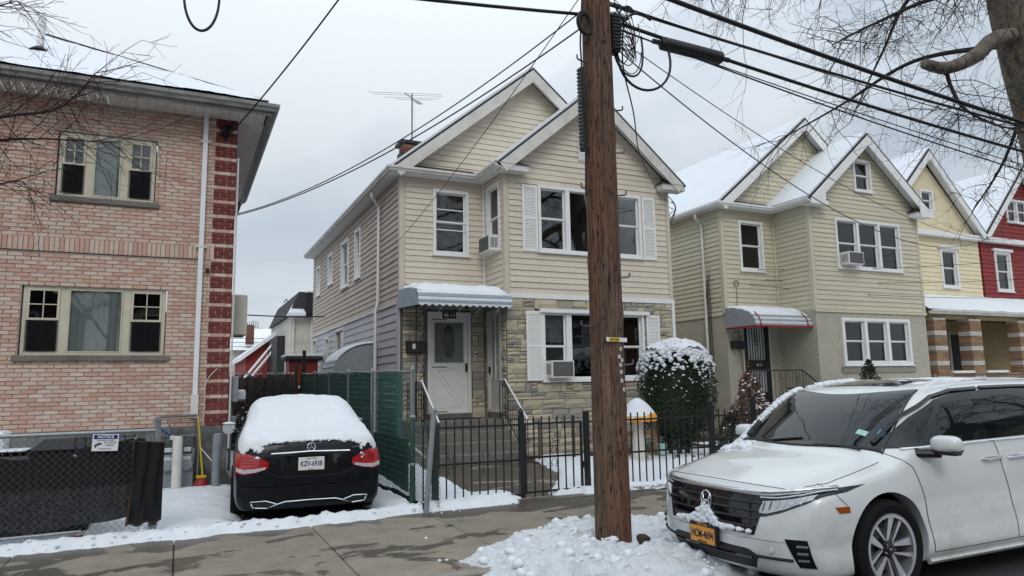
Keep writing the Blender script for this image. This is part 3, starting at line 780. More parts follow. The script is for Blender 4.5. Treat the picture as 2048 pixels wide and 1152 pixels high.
items.sort(key=lambda a: hypot((a[0]+a[1])/2-0, BY)+abs(a[2]-1.6)*.6)
def add_brick(p, q, zc, me, name):
    o = link(name, me, bw); o.location = ((p+q)/2, BY-.001+random.uniform(-.003, .002), zc); o.scale = ((q-p)/.193*.955, 1, 1); return o
for it in items[:300]: add_brick(*it, brick_me, 'brick')
mb = MB()
for p, q, zc in items[300:]:
    if p < -4.2: continue
    d = random.uniform(-.003, .002); mb.box(p+.005, q-.005, BY-.0145+d, BY+.01, zc-.0285, zc+.0285)
stuff(mb.build('bricks', 'brick_pink', bw))
for it in red:
    o = add_brick(*it, red_me, 'quoin_brick'); o.scale = (o.scale[0]*1.015, 1, 1.07)
for su in sold:
    if su < -4: continue
    o = link('soldier_brick', brick_me, bw); o.location = (su, BY-.003, 4.065); o.rotation_euler = (0, pi/2, 0); o.scale = (1.22, 1, 1.08)
for (u0, u1, z0, z1), wd in ((wu, (.36, .43, .38)), (wl, (.5, .85, .52))):
    win = window(F, bh, u0+.02, u1-.02, z0+.05, z1-.01, [(wd[0], 'dh'), (wd[1], 'fix'), (wd[2], 'dh')], 'trim_putty', .05, -.035, .12, 'trim_putty', {1: 'curtain', 0: 'curtain_dim' if z0 > 4 else None, 2: 'curtain_dim' if z0 > 4 else None}, {0: (1, 1), 2: (1, 1)}, screen=True, deep=.14)
    MB().bbox(u0-.07, u1+.07, BY-.065, BY+.12, z0-.05, z0+.05, .012).build('stone_sill', 'concrete_step', bh)
# soffit, gutter, downspout, roof
EX, EY, EZ = 1.36, 12.92, 6.60
for i in range(52):
    x = EX-.12-i*.15
    if x < -6.3: break
    y1 = BY-.002
    MB().hexa([(x-.146, EY+.1, EZ), (x, EY+.1, EZ), (x, y1, EZ), (x-.146, y1, EZ), (x-.135, EY+.1, EZ+.02), (x-.011, EY+.1, EZ+.02), (x-.011, y1, EZ+.02), (x-.135, y1, EZ+.02)]).build('soffit_panel', 'trim_aged', bh)
for i in range(40):
    y = BY+.01+i*.15
    MB().box(BX+.002, EX-.1, y, y+.146, EZ-.001, EZ+.02).build('soffit_panel', 'trim_aged', bh)
flat_part(bh, 'fascia', 'gutter_grey', -6.4, EX-.02, EY+.06, EY+.09, EZ-.03, EZ+.16)
flat_part(bh, 'fascia', 'gutter_grey', EX-.05, EX-.02, EY+.091, 19.95, EZ-.03, EZ+.16)
gutter('gutter', bh, [(-6.4, EY+.06, EZ+.03), (EX-.02, EY+.06, EZ+.03), (EX-.02, 19.95, EZ+.03)], 'gutter_grey', .13, .12)
mb = MB(); mb.box(.215, .295, BY-.085, BY-.03, 1.5, EZ-.0); dsp = mb.build('downspout', 'pvc_white', bh)
mb = MB(); mb.box(.195, .315, BY-.10, BY-.02, 1.15, 1.55); mb.build('sleeve', 'trim_aged', dsp)
for z in (6.1, 4.15): mb = MB(); mb.box(.17, .34, BY-.09, BY-.02, z, z+.03); mb.build('strap', 'trim_aged', dsp)
m_ = .58; hipx = -7
def hip_pts():
    a = (EX, EY, EZ+.17); t_ = 5.2
    return a, t_
zt = EZ+.17
T = 4.4
v = [(EX, EY, zt), (-7, EY, zt), (-7, EY+T, zt+m_*T), (EX-T, EY+T, zt+m_*T), (EX, EY+9, zt)]
roof = MB().add(v+[(a, b, c-.06) for a, b, c in v], [(0, 3, 2, 1), (0, 4, 3), (5, 6, 7, 8), (0, 1, 6, 5), (0, 5, 9, 4)]).build('roof', 'shingle', bh)
v = [(EX-.08, EY+.10, zt+.05), (-7, EY+.07, zt+.05), (-7, EY+T, zt+.07+m_*T), (EX-T, EY+T, zt+.07+m_*T), (EX-.08, EY+9, zt+.05)]
def rs(s, t_):   # front slope snow as a fine sheet
    L = -7+(EX-.08-t_*T+.0+7)*s; y = EY+.10+t_*(T-.1); n = .02*fbm(L, y, 0, 1.2)+.008*fbm(L, y, 3, 8)
    return (L, y, zt+.045+m_*(y-EY)+n)
stuff(MB().grid(rs, 90, 50).build('roof_snow', 'roof_snow', roof, smooth='all'))
stuff(MB().add([(EX-.08, EY+.1, zt+.10), (EX-.08, EY+9, zt+.10), (EX-T, EY+T, zt+.085+m_*T)], [(0, 1, 2)]).build('roof_snow', 'roof_snow', roof))
vp_ = MB(); vp_.cyl((-2.62, 14.95, 7.9), (-2.60, 14.95, 8.62), .062, 14); vent = vp_.build('vent_pipe', 'pvc_white', roof, smooth=True)
MB().lathe([(.17, 0), (.14, .03), (.075, .08)], (-2.62, 14.93, 7.94), 14).build('flashing', 'paint_dark', vent)
# utilities on the corner: camera, cables, boxes on the side wall
MB().bbox(.345, .405, BY-.09, BY-.02, 3.71, 3.78, .01).build('security_camera', 'black_plastic', bh)
MB().tube(sag((-4.5, BY-.03, 3.99), (.20, BY-.03, 3.945), .03, 20), .008, 4).build('wall_cable', 'cable', bh)
mb = MB()
for i in range(4): mb.tube(catmull([(.62+random.uniform(-.15, .1), BY-.06, 6.35+random.uniform(-.2, .15)) for _ in range(6)], 6), .010, 4)
mb.build('service_cables', 'cable', bh)
MB().tube(catmull([(.60, BY-.02, 2.0), (.43, BY-.03, 1.75), (.42, BY-.03, 1.3), (.40, BY-.05, 1.12)], 6), .008, 4).build('service_cable', 'trim_aged', bh)
MB().bbox(BX+.002, BX+.17, BY+.05, BY+.32, 1.40, 1.86, .015).build('meter_box', 'paint_grey', bh)
MB().bbox(BX+.002, BX+.15, BY+.1, BY+.3, .95, 1.15, .015).build('meter_box', 'paint_grey', bh)
MB().tube([(BX+.06, BY+.15, .2), (BX+.06, BY+.15, 1.4)], .025, 8).build('conduit', 'paint_grey', bh)
MB().tube([(BX+.03, BY-.02, .6), (BX+.03, BY+.02, 5.9)], .018, 6).build('conduit', 'trim_aged', bh)
MB().bbox(BX+.002, BX+.30, BY+.35, BY+1.05, 2.62, 3.38, .02).build('wall_cabinet', 'paint_cream', bh)
MB().bbox(BX+.15, BX+.33, BY+.5, BY+.7, 1.42, 1.62, .03).build('hose_reel', 'sign_white', bh)
MB().box(BX+.002, BX+.14, BY+2.2, BY+2.6, 5.3, 6.0).build('vent_hood', 'trim_aged', bh)
# gas meters, pipes, bollards, broom
def meter(x, label):
    y = BY-.32; t = thing('gas_meter', label, 'gas meter', (x, y, .28), 'gas meters on the brick wall')
    mb = MB(); mb.bbox(-.11, .11, -.09, .09, .10, .42, .05); mb.build('meter_body', 'meter_grey', t, smooth=True)
    mb = MB(); mb.lathe([(.09, -.1), (.105, -.05), (.10, .06)], (0, 0, .12), 14, 'Y'); mb.build('diaphragm', 'meter_grey', t, smooth=True)
    MB().bbox(-.075, .075, -.125, -.088, .31, .43, .02).build('index_bezel', 'ink_black', t)
    MB().bbox(-.058, .058, -.132, -.124, .335, .41, .008).build('index_window', 'meter_glass', t)
    MB().box(-.06, .06, -.097, -.092, .18, .26).build('label_plate', 'trim_aged', t)
    for q in (-.07, .07): MB().cyl((q, 0, .4), (q, 0, .56), .022, 8).build('pipe', 'galv_dark', t, smooth=True)
    MB().box(-.10, .10, -.02, .12, -.28, .10).build('stand', 'paint_grey', t)
meter(-.12, 'grey gas meter behind the pale concrete bollard'); meter(.17, 'grey gas meter beside the yellow broom')
mp_ = MB(); mp_.tube([(-.35, BY-.3, .86), (.30, BY-.3, .86)], .024, 8); mp_.tube([(.28, BY-.25, .1), (.28, BY-.25, 1.15)], .022, 8); mp_.tube([(-.3, BY-.12, 1.18), (.3, BY-.12, 1.20)], .018, 8); mp_.tube([(-.12, BY-.2, .86), (-.12, BY-.1, 1.05)], .02, 8)
for q in (-.2, -.06, .1, .24): mp_.lathe([(.02, -.04), (.038, -.02), (.038, .02), (.02, .04)], (q, BY-.3, .86), 8, 'X')
tag(mp_.build('gas_pipe', 'galv_dark', None, smooth=True), 'rusty gas pipework running above the two gas meters', 'pipe')
def bollard(x, y, h, r, m, label, g=None):
    mb = MB(); mb.lathe([(r, -.05), (r, h-.04), (r*.9, h-.015), (r*.6, h), (.001, h+.004)], (0, 0, 0), 18)
    tag(mb.build('bollard', m, None, smooth=True, loc=(x, y, 0)), label, 'bollard', g)
bollard(.02, 13.0, .88, .075, 'trim_aged', 'pale concrete filled bollard in front of the gas meters')
bollard(.62, 13.02, .90, .072, 'paint_grey', 'grey steel bollard guarding the brick house corner')
br = thing('broom', 'yellow handled broom with red head leaning on the brick house', 'broom', (.42, 13.25, 0))
MB().tube([(0, 0, .2), (-.10, .22, 1.17)], .016, 8).build('handle', 'yellow_paint', br, smooth=True)
MB().bbox(-.10, .06, -.03, .03, .155, .205, .01).build('cross_piece', 'yellow_paint', br)
mb = MB(); mb.lathe([(.13, 0), (.12, .07), (.08, .13), (.04, .16)], (-.02, 0, .0), 12); mb.build('broom_head', 'red_plastic', br, smooth=True)
bs = thing('scrub_brush', 'blue handled brush leaning over the gas meters', 'brush', (-.30, 13.1, .9))
MB().tube([(0, 0, .15), (.22, .1, -.03)], .016, 8).build('handle', 'blue_plastic', bs); MB().bbox(.2, .28, .07, .13, -.09, -.02, .01).build('head', 'trim_aged', bs)
st = thing('snow_shovel', 'grey metal shovel pole leaning beside the yellow broom', 'shovel', (.34, 13.25, .1))
MB().tube([(0, 0, .0), (.0, .2, 1.0)], .012, 6).build('handle', 'galv', st); MB().tube([(.04, -.02, .55), (.22, -.1, .33)], .01, 6).build('grip', 'trim_aged', st)
# ---------------------------------------------------------------- two sister houses: beige with stone, tan with stucco
def shell(t, xl, xb, xr, yb, yw, z1, ze, zr, bz, bxc, back, mu, mtrim, low, course, wins, snow_main, ov=.30, rake='trim_aged', side_low=None, side_up=None):
    """two storey house: left wing + gabled bay, openings from wins (dict wall -> list of holes)"""
    FB = FR((0, yb, 0), (1, 0, 0), (0, -1, 0)); FW = FR((0, yw, 0), (1, 0, 0), (0, -1, 0))
    FS = FR((xb, 0, 0), (0, 1, 0), (-1, 0, 0)); FL = FR((xl, 0, 0), (0, 1, 0), (-1, 0, 0))
    W = {}
    W['bay'] = solid_wall(FB, 'bay_wall', mtrim, t, xb, xr, z1, ze, wins.get('bay', []), .2)
    W['bay_low'] = solid_wall(FB, 'ground_wall', low, t, xb+.002, xr-.002, -.05, z1-.002, wins.get('bay', []), .2)
    W['wing'] = solid_wall(FW, 'wing_wall', mtrim, t, xl, xb-.002, z1, ze, wins.get('wing', []), .2)
    W['wing_low'] = solid_wall(FW, 'ground_wall', low, t, xl+.002, xb-.004, -.05, z1-.002, wins.get('wing', []), .2)
    W['side'] = solid_wall(FS, 'bay_side_wall', mtrim, t, yb+.2, yw-.002, z1, ze, wins.get('side', []), .2)
    W['side_low'] = solid_wall(FS, 'ground_wall', low, t, yb+.2, yw-.004, -.05, z1-.002, wins.get('side', []), .2)
    W['left'] = solid_wall(FL, 'left_wall', mtrim, t, yw+.2, back, z1-.05, ze, wins.get('left', []), .2)
    W['left_low'] = solid_wall(FL, 'left_ground_wall', side_low or low, t, yw+.2, back, -.05, z1-.052, wins.get('left', []), .2)
    W['right'] = flat_part(t, 'right_wall', mtrim, xr-.2, xr-.001, yb+.2, back, -.05, ze)
    siding(FB, W['bay'], xb+.11, xr-.10, z1+.06, ze, course, mu, wins.get('bay', []))
    siding(FW, W['wing'], xl+.11, xb-.03, z1+.06, ze, course, mu, wins.get('wing', []))
    siding(FS, W['side'], yb+.11, yw-.02, z1+.06, ze, course, mu, wins.get('side', []))
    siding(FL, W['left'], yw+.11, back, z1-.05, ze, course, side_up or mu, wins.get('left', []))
    # corner posts
    for x0, x1, y0, y1 in ((xl-.025, xl+.10, yw-.025, yw+.10), (xb-.025, xb+.10, yb-.025, yb+.10), (xr-.09, xr+.02, yb-.024, yb+.09)):
        flat_part(t, 'corner_post', mtrim, x0, x1, y0, y1, z1+.001, ze-.002)
    flat_part(t, 'corner_post', mtrim, xb-.05, xb-.001, yw-.05, yw-.001, z1+.001, ze-.002)
    # gables
    mx_ = (xl+xr)/2; sm = (zr-ze)/(mx_-(xl-ov)); gz = lambda z: (xl-ov+(z-ze+.02)/sm+.12, xr+ov-(z-ze+.02)/sm-.12)
    gm = MB().prism([(xl+.02, yw+.01, ze), (xr-.02, yw+.01, ze), (mx_, yw+.01, zr-.1)], (0, 1, 0), .15).build('gable_wall', mtrim, t)
    siding(FR((0, yw+.008, 0), (1, 0, 0), (0, -1, 0)), gm, xl, xr, ze+.02, zr-.18, course, mu, [], lambda z: (max(xl+.05, gz(z)[0]), min(xr-.05, gz(z)[1])))
    sb = (bz-ze)/(bxc-(xb-ov)); sr = (bz-ze)/((xr+ov)-bxc)
    gd = .8 if any(h[2] > ze for h in wins.get('bay', [])) else .01
    gb = MB().prism([(xb+.02, yb+gd, ze), (xr-.02, yb+gd, ze), (bxc, yb+gd, bz-.1)], (0, 1, 0), .15).build('bay_gable_wall', mtrim, t)
    siding(FR((0, yb+.008, 0), (1, 0, 0), (0, -1, 0)), gb, xb, xr, ze+.0, bz-.18, course, mu, wins.get('bay', []), lambda z: (max(xb+.02, xb-ov+(z-ze+.02)/sb+.12), min(xr-.02, xr+ov-(z-ze+.02)/sr-.12)))
    gable_roof(t, xl-ov, xr+ov, ze, zr, yw-.36, back+.3, yw+.0, mx_, .25, snow=True, rake=rake)
    gable_roof(t, xb-ov, xr+ov+.02, ze+.004, bz, yb-.36, yw+1.6, yb+.0, bxc, .25, snow=True, rake=rake)
    # eaves: level soffit and gutter round wing and bay side, left eave
    gutter('gutter', t, [(xl-ov-.02, back, ze-.02), (xl-ov-.02, yw-.38, ze-.02), (xb-ov-.02, yw-.38, ze-.02), (xb-ov-.02, yb-.36, ze-.02)][::1], rake) if False else None
    G = [(xl-ov+.0, back, ze-.04), (xl-ov+.0, yw-.30, ze-.04), (xb-ov+.02, yw-.30, ze-.04), (xb-ov+.02, yb-.34, ze-.04)]
    gutter('gutter', t, [Vector(p) for p in G[::-1]], rake) if False else gutter('gutter', t, [Vector(p) for p in G], rake)
    flat_part(t, 'eave_soffit', 'trim_white', xl-ov, xl-.001, yw-.3, back, ze-.05, ze-.03)
    flat_part(t, 'eave_soffit', 'trim_white', xl, xb-.03, yw-.3, yw-.003, ze-.05, ze-.03)
    flat_part(t, 'eave_soffit', 'trim_white', xb-ov, xb-.03, yb-.34, yw-.302, ze-.051, ze-.031)
    # shingled skirt at the foot of the main gable
    mb = MB(); mb.hexa([(xl-ov+.1, yw-.34, ze+.04), (xb-ov, yw-.34, ze+.04), (xb-ov, yw, ze+.04), (xl-ov+.1, yw, ze+.04), (xl-ov+.36, yw-.03, ze+.24), (xb-ov+.0, yw-.03, ze+.24), (xb-ov+.0, yw, ze+.24), (xl-ov+.36, yw, ze+.24)]); mb.build('skirt_roof', 'shingle', t)
    # cornice returns of the bay gable
    for x0, x1 in ((xb-ov+.1, xb+.50), (xr-.38, xr+ov+.02)):
        flat_part(t, 'cornice_return', rake, x0, x1, yb-.34, yb-.003, ze-.10, ze+.04)
        mb = MB(); c = (x0+x1)/2
        mb.hexa([(x0-.03, yb-.37, ze+.041), (x1+.03, yb-.37, ze+.041), (x1+.03, yb, ze+.041), (x0-.03, yb, ze+.041), (c-.12, yb-.03, ze+.24), (c+.12, yb-.03, ze+.24), (c+.12, yb, ze+.24), (c-.12, yb, ze+.24)]); mb.build('return_roof', 'shingle', t)
    return FB, FW, FS, FL, W
# ======================= beige house with stone ground floor
mh = thing('beige_house', 'beige siding house with stone veneer ground floor, white shutters and blue awning', 'house')
xl, xb, xr, yb, yw, z1, ze = 4.54, 6.68, 11.39, 14.5, 15.7, 3.65, 6.62
wB, wBl = (7.55, 10.50, 4.72, 6.34), (7.58, 10.45, 1.69, 3.33)
wW = (5.34, 6.25, 4.73, 6.33); wS = (14.70, 15.48, 4.76, 6.40)
dW = (5.20, 6.28, .86, 3.35); dS = (14.76, 15.56, .86, 3.37)
wLs = [(19.62, 20.33, 4.72, 6.17), (21.16, 22.25, 4.68, 6.16), (23.65, 24.45, 5.1, 6.16), (25.97, 26.75, 5.0, 6.1)]
wLl = [(21.67, 23.05, 2.1, 3.47), (24.1, 24.78, 2.3, 3.35), (26.47, 27.2, .9, 3.43)]
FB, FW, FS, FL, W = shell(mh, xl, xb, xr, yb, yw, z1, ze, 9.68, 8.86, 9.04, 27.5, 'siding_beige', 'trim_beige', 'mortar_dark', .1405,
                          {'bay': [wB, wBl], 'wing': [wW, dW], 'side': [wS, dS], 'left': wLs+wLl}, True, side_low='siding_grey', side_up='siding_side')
siding(FL, W['left_low'], yw+.11, 27.5, .1, z1-.12, .19, 'siding_grey', wLl+[(xl, 99, 9, 9)])
flat_part(mh, 'side_trim', 'siding_grey', xl-.06, xl-.001, yw-.03, yw+.11, -.02, z1-.01)
flat_part(mh, 'side_ledge', 'trim_aged', xl-.05, xl-.001, yw+.12, 27.5, z1-.12, z1-.055)
stones(FB, W['bay_low'], xb+.0, xr-.06, .02, z1-.06, [(wBl[0]-.02, wBl[1]+.02, wBl[2]-.05, wBl[3]+.02)], seed=4)
stones(FW, W['wing_low'], xl+.06, xb-.05, .86, z1-.02, [(dW[0]-.06, dW[1]+.02, 0, dW[3]+.06)], seed=9)
stones(FS, W['side_low'], yb+.02, yw-.02, .02, z1-.02, [(dS[0]-.02, dS[1]+.02, .5, dS[3]+.03)], seed=12)
flat_part(mh, 'band_trim', 'trim_white', xb-.02, xr+.03, yb-.05, yb-.002, z1-.055, z1+.055)
flat_part(mh, 'corner_trim', 'trim_white', xr-.055, xr+.03, yb-.045, yb+.06, -.02, z1-.056)
# windows with shutters
window(FB, mh, *wB, [(.72, 'dh'), (1.3, 'fix'), (.72, 'dh')], 'trim_white', .07, .05, .12)
window(FB, mh, *wBl, [(.62, 'dh'), (1.4, 'fix'), (.62, 'dh')], 'trim_white', .07, .055, .14, split=.48, blind={0: .45})
flat_part(mh, 'window_head', 'trim_white', wBl[0]-.08, wBl[1]+.12, yb-.13, yb-.056, wBl[3]-.06, wBl[3]+.03)
shutter(FB, mh, 7.13, 7.53, 4.71, 6.31); shutter(FB, mh, 10.54, 10.94, 4.70, 6.33); shutter(FB, mh, 7.155, 7.575, 1.70, 3.30, .035); shutter(FB, mh, 10.50, 10.90, 1.70, 3.28, .035)
wf = window(FW, mh, *wW, None, 'trim_white', .07, .05)
for z in (5.35, 5.85): mb = MB(); FW.box(mb, wW[0]+.08, wW[1]-.08, z-.012, z+.012, -.05, -.02); mb.build('storm_bar', 'trim_white', wf)
window(FS, mh, *wS, None, 'trim_white', .07, .05)
for h in wLs: window(FL, mh, *h, None, 'trim_white', .07, .05)
for h in wLl: window(FL, mh, *h, None, 'trim_aged', .08, .05)
# louvred attic vent
av = MB(); FB.box(av, 8.72, 8.98, 7.08, 7.9, .018, .04); av = av.build('attic_vent', 'trim_white', mh)
for k in range(12): mb = MB(); FB.box(mb, 8.74, 8.96, 7.12+k*.064, 7.15+k*.064, .04, .05); mb.build('louver', 'trim_aged', av)
ac_unit('white air conditioner with coloured sticker in the side window above the blue awning', FS, 14.80, 15.42, 4.74, 5.12, .27, side_label=False)
ac_unit('beige and grey air conditioner in the ground floor window with white shutters', FB, 7.66, 8.24, 1.76, 2.15, .32)
# front door: white storm door with oval light, second door in the bay side
def front_door(fr, u0, u1, z0, z1, hinge=-1):
    d = MB(); rect_frame(fr, d, u0, u1, z0, z1, .08, -.08, .04, .14, .01); dd = d.build('door', 'door_white', mh)
    a, b, c, e = u0+.085, u1-.085, z0+.015, z1-.145
    mb = MB(); fr.box(mb, u0-.02, u1+.02, z0-.14, z1+.02, -.19, -.10); mb.build('door_backing', 'trim_aged', dd)
    mb = MB(); fr.box(mb, u0, u1, z0-.12, z0-.002, -.08, .05); mb.build('threshold', 'concrete_step', dd)
    mb = MB(); fr.box(mb, a, b, c, e, -.07, -.045); mb.build('inner_door', 'door_grey', dd)
    mb = MB(); rect_frame(fr, mb, a, b, c, e, .07, -.04, -.0); zm = c+(e-c)*.49; fr.box(mb, a+.07, b-.07, zm-.05, zm+.05, -.04, 0); fr.box(mb, a+.07, b-.07, c+.07, zm-.05, -.035, -.008); mb.build('storm_door', 'door_white', dd)
    mb = MB()   # raised X moulding on the lower panel
    L, R, B_, T_ = a+.10, b-.10, c+.12, zm-.09; cu_, cz = (L+R)/2, (B_+T_)/2; g = .07
    for tri in (((L+g, T_), (R-g, T_), (cu_, cz+g)), ((L+g, B_), (R-g, B_), (cu_, cz-g)), ((L, B_+g), (L, T_-g), (cu_-g*.9, cz)), ((R, B_+g), (R, T_-g), (cu_+g*.9, cz))):
        for p, q in zip(tri, tri[1:]+tri[:1]): mb.tube([fr.p(p[0], p[1], -.004), fr.p(q[0], q[1], -.004)], .009, 4)
    mb.build('panel_moulding', 'door_white', dd)
    for s, (rx, rz) in enumerate(((.20, .47), (.16, .40))):
        pts = [fr.p((a+b)/2+rx*cos(i*pi/20), zm+.58+rz*sin(i*pi/20), -.043+.004*s) for i in range(41)]
        MB().tube(pts, .016 if s == 0 else .008, 5).build('oval_moulding', 'door_grey', dd)
    mb = MB(); mb.add([fr.p((a+b)/2, zm+.58, -.0425)]+[fr.p((a+b)/2+.155*cos(i*pi/20), zm+.58+.395*sin(i*pi/20), -.0425) for i in range(40)], [(0, i+1, (i+1) % 40+1) for i in range(40)]); mb.build('oval_light', 'ac_grille', dd)
    mb = MB()   # scalloped trim round the glass
    n = 14
    for i in range(n):
        z = zm+.06+(e-.08-zm-.06)*(i+.5)/n
        for uu in (a+.075, b-.075): mb.lathe([(.001, -.004), (.03, 0), (.001, .004)], fr.p(uu, z, -.012), 8, 'Y')
    for i in range(9):
        uu = a+.09+(b-a-.18)*(i+.5)/9
        for z in (zm+.055, e-.075): mb.lathe([(.001, -.004), (.035, 0), (.001, .004)], fr.p(uu, z, -.012), 8, 'Y')
    mb.build('scallop_trim', 'door_white', dd)
    mb = MB(); fr.box(mb, a+.06, b-.06, zm+.04, e-.06, -.022, -.018); mb.build('pane', 'glass', dd)
    mb = MB(); fr.box(mb, b-.055, b-.02, zm-.14, zm+.06, .0, .05); mb.build('handle', 'iron_black', dd)
    for z in (zm-.02, c+.03, e-.03): MB().tube([fr.p(a+.02, z, .006), fr.p(a+.40, z, .006)], .009, 5).build('closer', 'iron_black', dd)
    return dd
dd = front_door(FW, dW[0], dW[1], .98, dW[3])
mb = MB(); FW.box(mb, 5.56, 5.90, 3.20, 3.345, .041, .055); pl = mb.build('number_plate', 'ink_black', dd)
text('house_number', '48-11', .125, 'sign_white', dd, FW.p(5.73, 3.272, .058), (pi/2, 0, 0), bold=.002)
mb = MB(); rect_frame(FS, mb, dS[0], dS[1], 1.0, dS[3], .06, -.08, .03); d2 = mb.build('side_door', 'trim_aged', mh)
mb = MB(); FS.box(mb, dS[0]-.01, dS[1]+.01, .84, dS[3]+.01, -.19, -.10); mb.build('door_backing', 'trim_aged', d2)
mb = MB(); FS.box(mb, dS[0], dS[1], .86, .998, -.08, .04); mb.build('threshold', 'concrete_step', d2)
mb = MB(); FS.box(mb, dS[0]+.06, dS[1]-.06, 1.02, dS[3]-.06, -.05, -.03); mb.build('door_leaf', 'door_grey', d2)
mb = MB(); FS.box(mb, dS[0]+.16, dS[1]-.16, 1.75, 3.2, -.029, -.02); mb.build('screen_panel', 'curtain_dim', d2)
for u in (dS[0]+.15, (dS[0]+dS[1])/2, dS[1]-.15): mb = MB(); FS.box(mb, u-.015, u+.015, 1.74, 3.22, -.02, -.005); mb.build('stile', 'trim_white', d2)
mb = MB(); FS.box(mb, dS[1]-.11, dS[1]-.08, 1.9, 2.05, -.01, .03); mb.build('handle', 'ink_black', d2)
mbx = thing('mailbox', 'black wall mailbox on the stone beside the white storm door', 'mailbox', FW.p(4.88, 2.37, .04))
MB().bbox(-.22, .22, -.16, 0, 0, .24, .02).build('body', 'iron_black', mbx); MB().hexa([(-.23, -.18, .22), (.23, -.18, .22), (.23, .0, .26), (-.23, 0, .26), (-.23, -.18, .235), (.23, -.18, .235), (.23, 0, .29), (-.23, 0, .29)]).build('lid', 'iron_black', mbx); MB().box(-.1, .0, -.164, -.161, .1, .22).build('label_plate', 'sign_white', mbx)
MB().bbox(6.35, 6.40, yw-.07, yw-.035, 2.28, 2.43, .008).build('doorbell', 'sign_white', mh)
MB().bbox(6.345, 6.405, yw-.09, yw-.07, 2.34, 2.37, .004).build('door_number', 'ink_black', mh)
MB().tube([(6.1, yw-.3, 3.42), (6.1, yw-.02, 3.5)], .03, 8).build('porch_light', 'iron_black', mh)
# porch slab, steps, rails
flat_part(mh, 'porch', 'concrete_step', 4.56, 6.67, 14.62, yw-.01, -.05, .86, .015)
for k in range(1, 4): flat_part(mh, 'step', 'concrete_step', 4.58-.10*k, 6.64+.02*k, 14.62-.29*k, 14.615-.29*(k-1), -.05, .86-.215*k, .02)
flat_part(mh, 'doormat', 'cloth_black', 5.2, 6.3, 15.2, 15.6, .861, .875)
for (x, a) in ((4.66, 1), (6.60, 0)):
    rl = thing('stair_rail', 'black iron stair rail with pale handrail on the ' + ('mailbox' if a else 'window') + ' side of the steps', 'railing', (0, 0, 0), 'stair rails of the stone front steps')
    iron_rail(rl, [(x, 15.5 if a else 14.75, .86), (x, 14.45, .86), (x, 13.35, .02)], .88, .115, True)
col_ = thing('iron_column', 'black wrought iron porch column with scrolls under the blue awning', 'column', (4.72, 14.75, .86))
for s in (-.09, .09): MB().tube([(s, 0, 0), (s, 0, 2.55)], .014, 4).build('upright', 'iron_black', col_)
for k in range(7):
    z = .25+k*.34; pts = [(.075*sin(a*1.0)*(1 if k % 2 else -1), 0, z+.16*(a/pi-1)) for a in [i*pi/6 for i in range(13)]]
    MB().tube(pts, .009, 4).build('scroll', 'iron_black', col_)
# blue and white metal awning with scalloped valance and snow
aw = thing('awning', 'blue and white striped metal awning with scalloped edge and snow on top', 'awning')
ax0, ax1, ay0 = 4.48, 6.66, 14.12
prof = [(15.62, 3.83), (15.15, 3.80), (14.7, 3.755), (14.38, 3.70), (14.24, 3.645), (14.17, 3.58), (14.13, 3.51), (14.115, 3.44), (14.11, 3.38)]
for i in range(len(prof)-1):
    (ya, za), (yb_, zb) = prof[i], prof[i+1]
    mb = MB(); mb.hexa([(ax0, ya, za-.012), (ax1, ya, za-.012), (ax1, yb_, zb-.012), (ax0, yb_, zb-.012), (ax0, ya, za+.006), (ax1, ya, za+.006), (ax1, yb_-.006, zb+.012), (ax0, yb_-.006, zb+.012)]); mb.build('awning_slat', 'awning_blue' if i % 2 else 'awning_white', aw)
mb = MB()
n = 56
vs = []
for i in range(n+1):
    x = ax0+(ax1-ax0)*i/n; vs += [(x, ay0-.012, 3.40), (x, ay0-.014, 3.325+.022*cos(i*2*pi/4))]
mb.add(vs, [(2*i, 2*i+1, 2*i+3, 2*i+2) for i in range(n)]); mb.build('valance', 'awning_white', aw)
for xs, nm in ((ax0, 'side'), (ax1, 'side')):
    for k in range(6):
        y0, y1 = 15.62-k*.25, 15.62-(k+1)*.25
        def top(y):
            for (a, b), (c, d) in zip(prof, prof[1:]):
                if c <= y <= a: return b+(d-b)*(a-y)/(a-c)
            return prof[-1][1]
        za, zb = top(y0), top(max(y1, 14.115)); b0, b1 = 3.42-.02*k*0, 3.42-.015*(k+1)
        mb = MB(); mb.hexa([(xs-.006, y0, 3.40-.012*k), (xs+.006, y0, 3.40-.012*k), (xs+.006, max(y1, 14.115), 3.40-.012*(k+1)), (xs-.006, max(y1, 14.115), 3.40-.012*(k+1)), (xs-.012, y0, za-.013), (xs+.006, y0, za-.013), (xs+.006, max(y1, 14.115), zb-.013), (xs-.006, max(y1, 14.115), zb-.013)]); mb.build('side_panel', 'awning_blue', aw)
def asn(s, t_):
    x = ax0+.04+(ax1-ax0-.08)*s; y = 15.62-(15.62-14.165)*t_; tp = 3.83
    for (a, b), (c, d) in zip(prof, prof[1:]):
        if c <= y <= a: tp = b+(d-b)*(a-y)/(a-c)
    return (x, y, tp+.012+.095*smooth(0, .06, s)*smooth(1, .94, s)*smooth(1.0, .72, t_)*(1+.5*fbm(x, y, 0, 3)))
stuff(MB().grid(asn, 50, 24).build('awning_snow', 'snow', aw, smooth='all'))
for x in (5.05, 5.5, 5.95, 6.4): MB().tube([(x, 14.16, 3.36), (x+.0, 14.6, 3.15)], .008, 4).build('bracket_rod', 'trim_white', aw)
ic = MB()
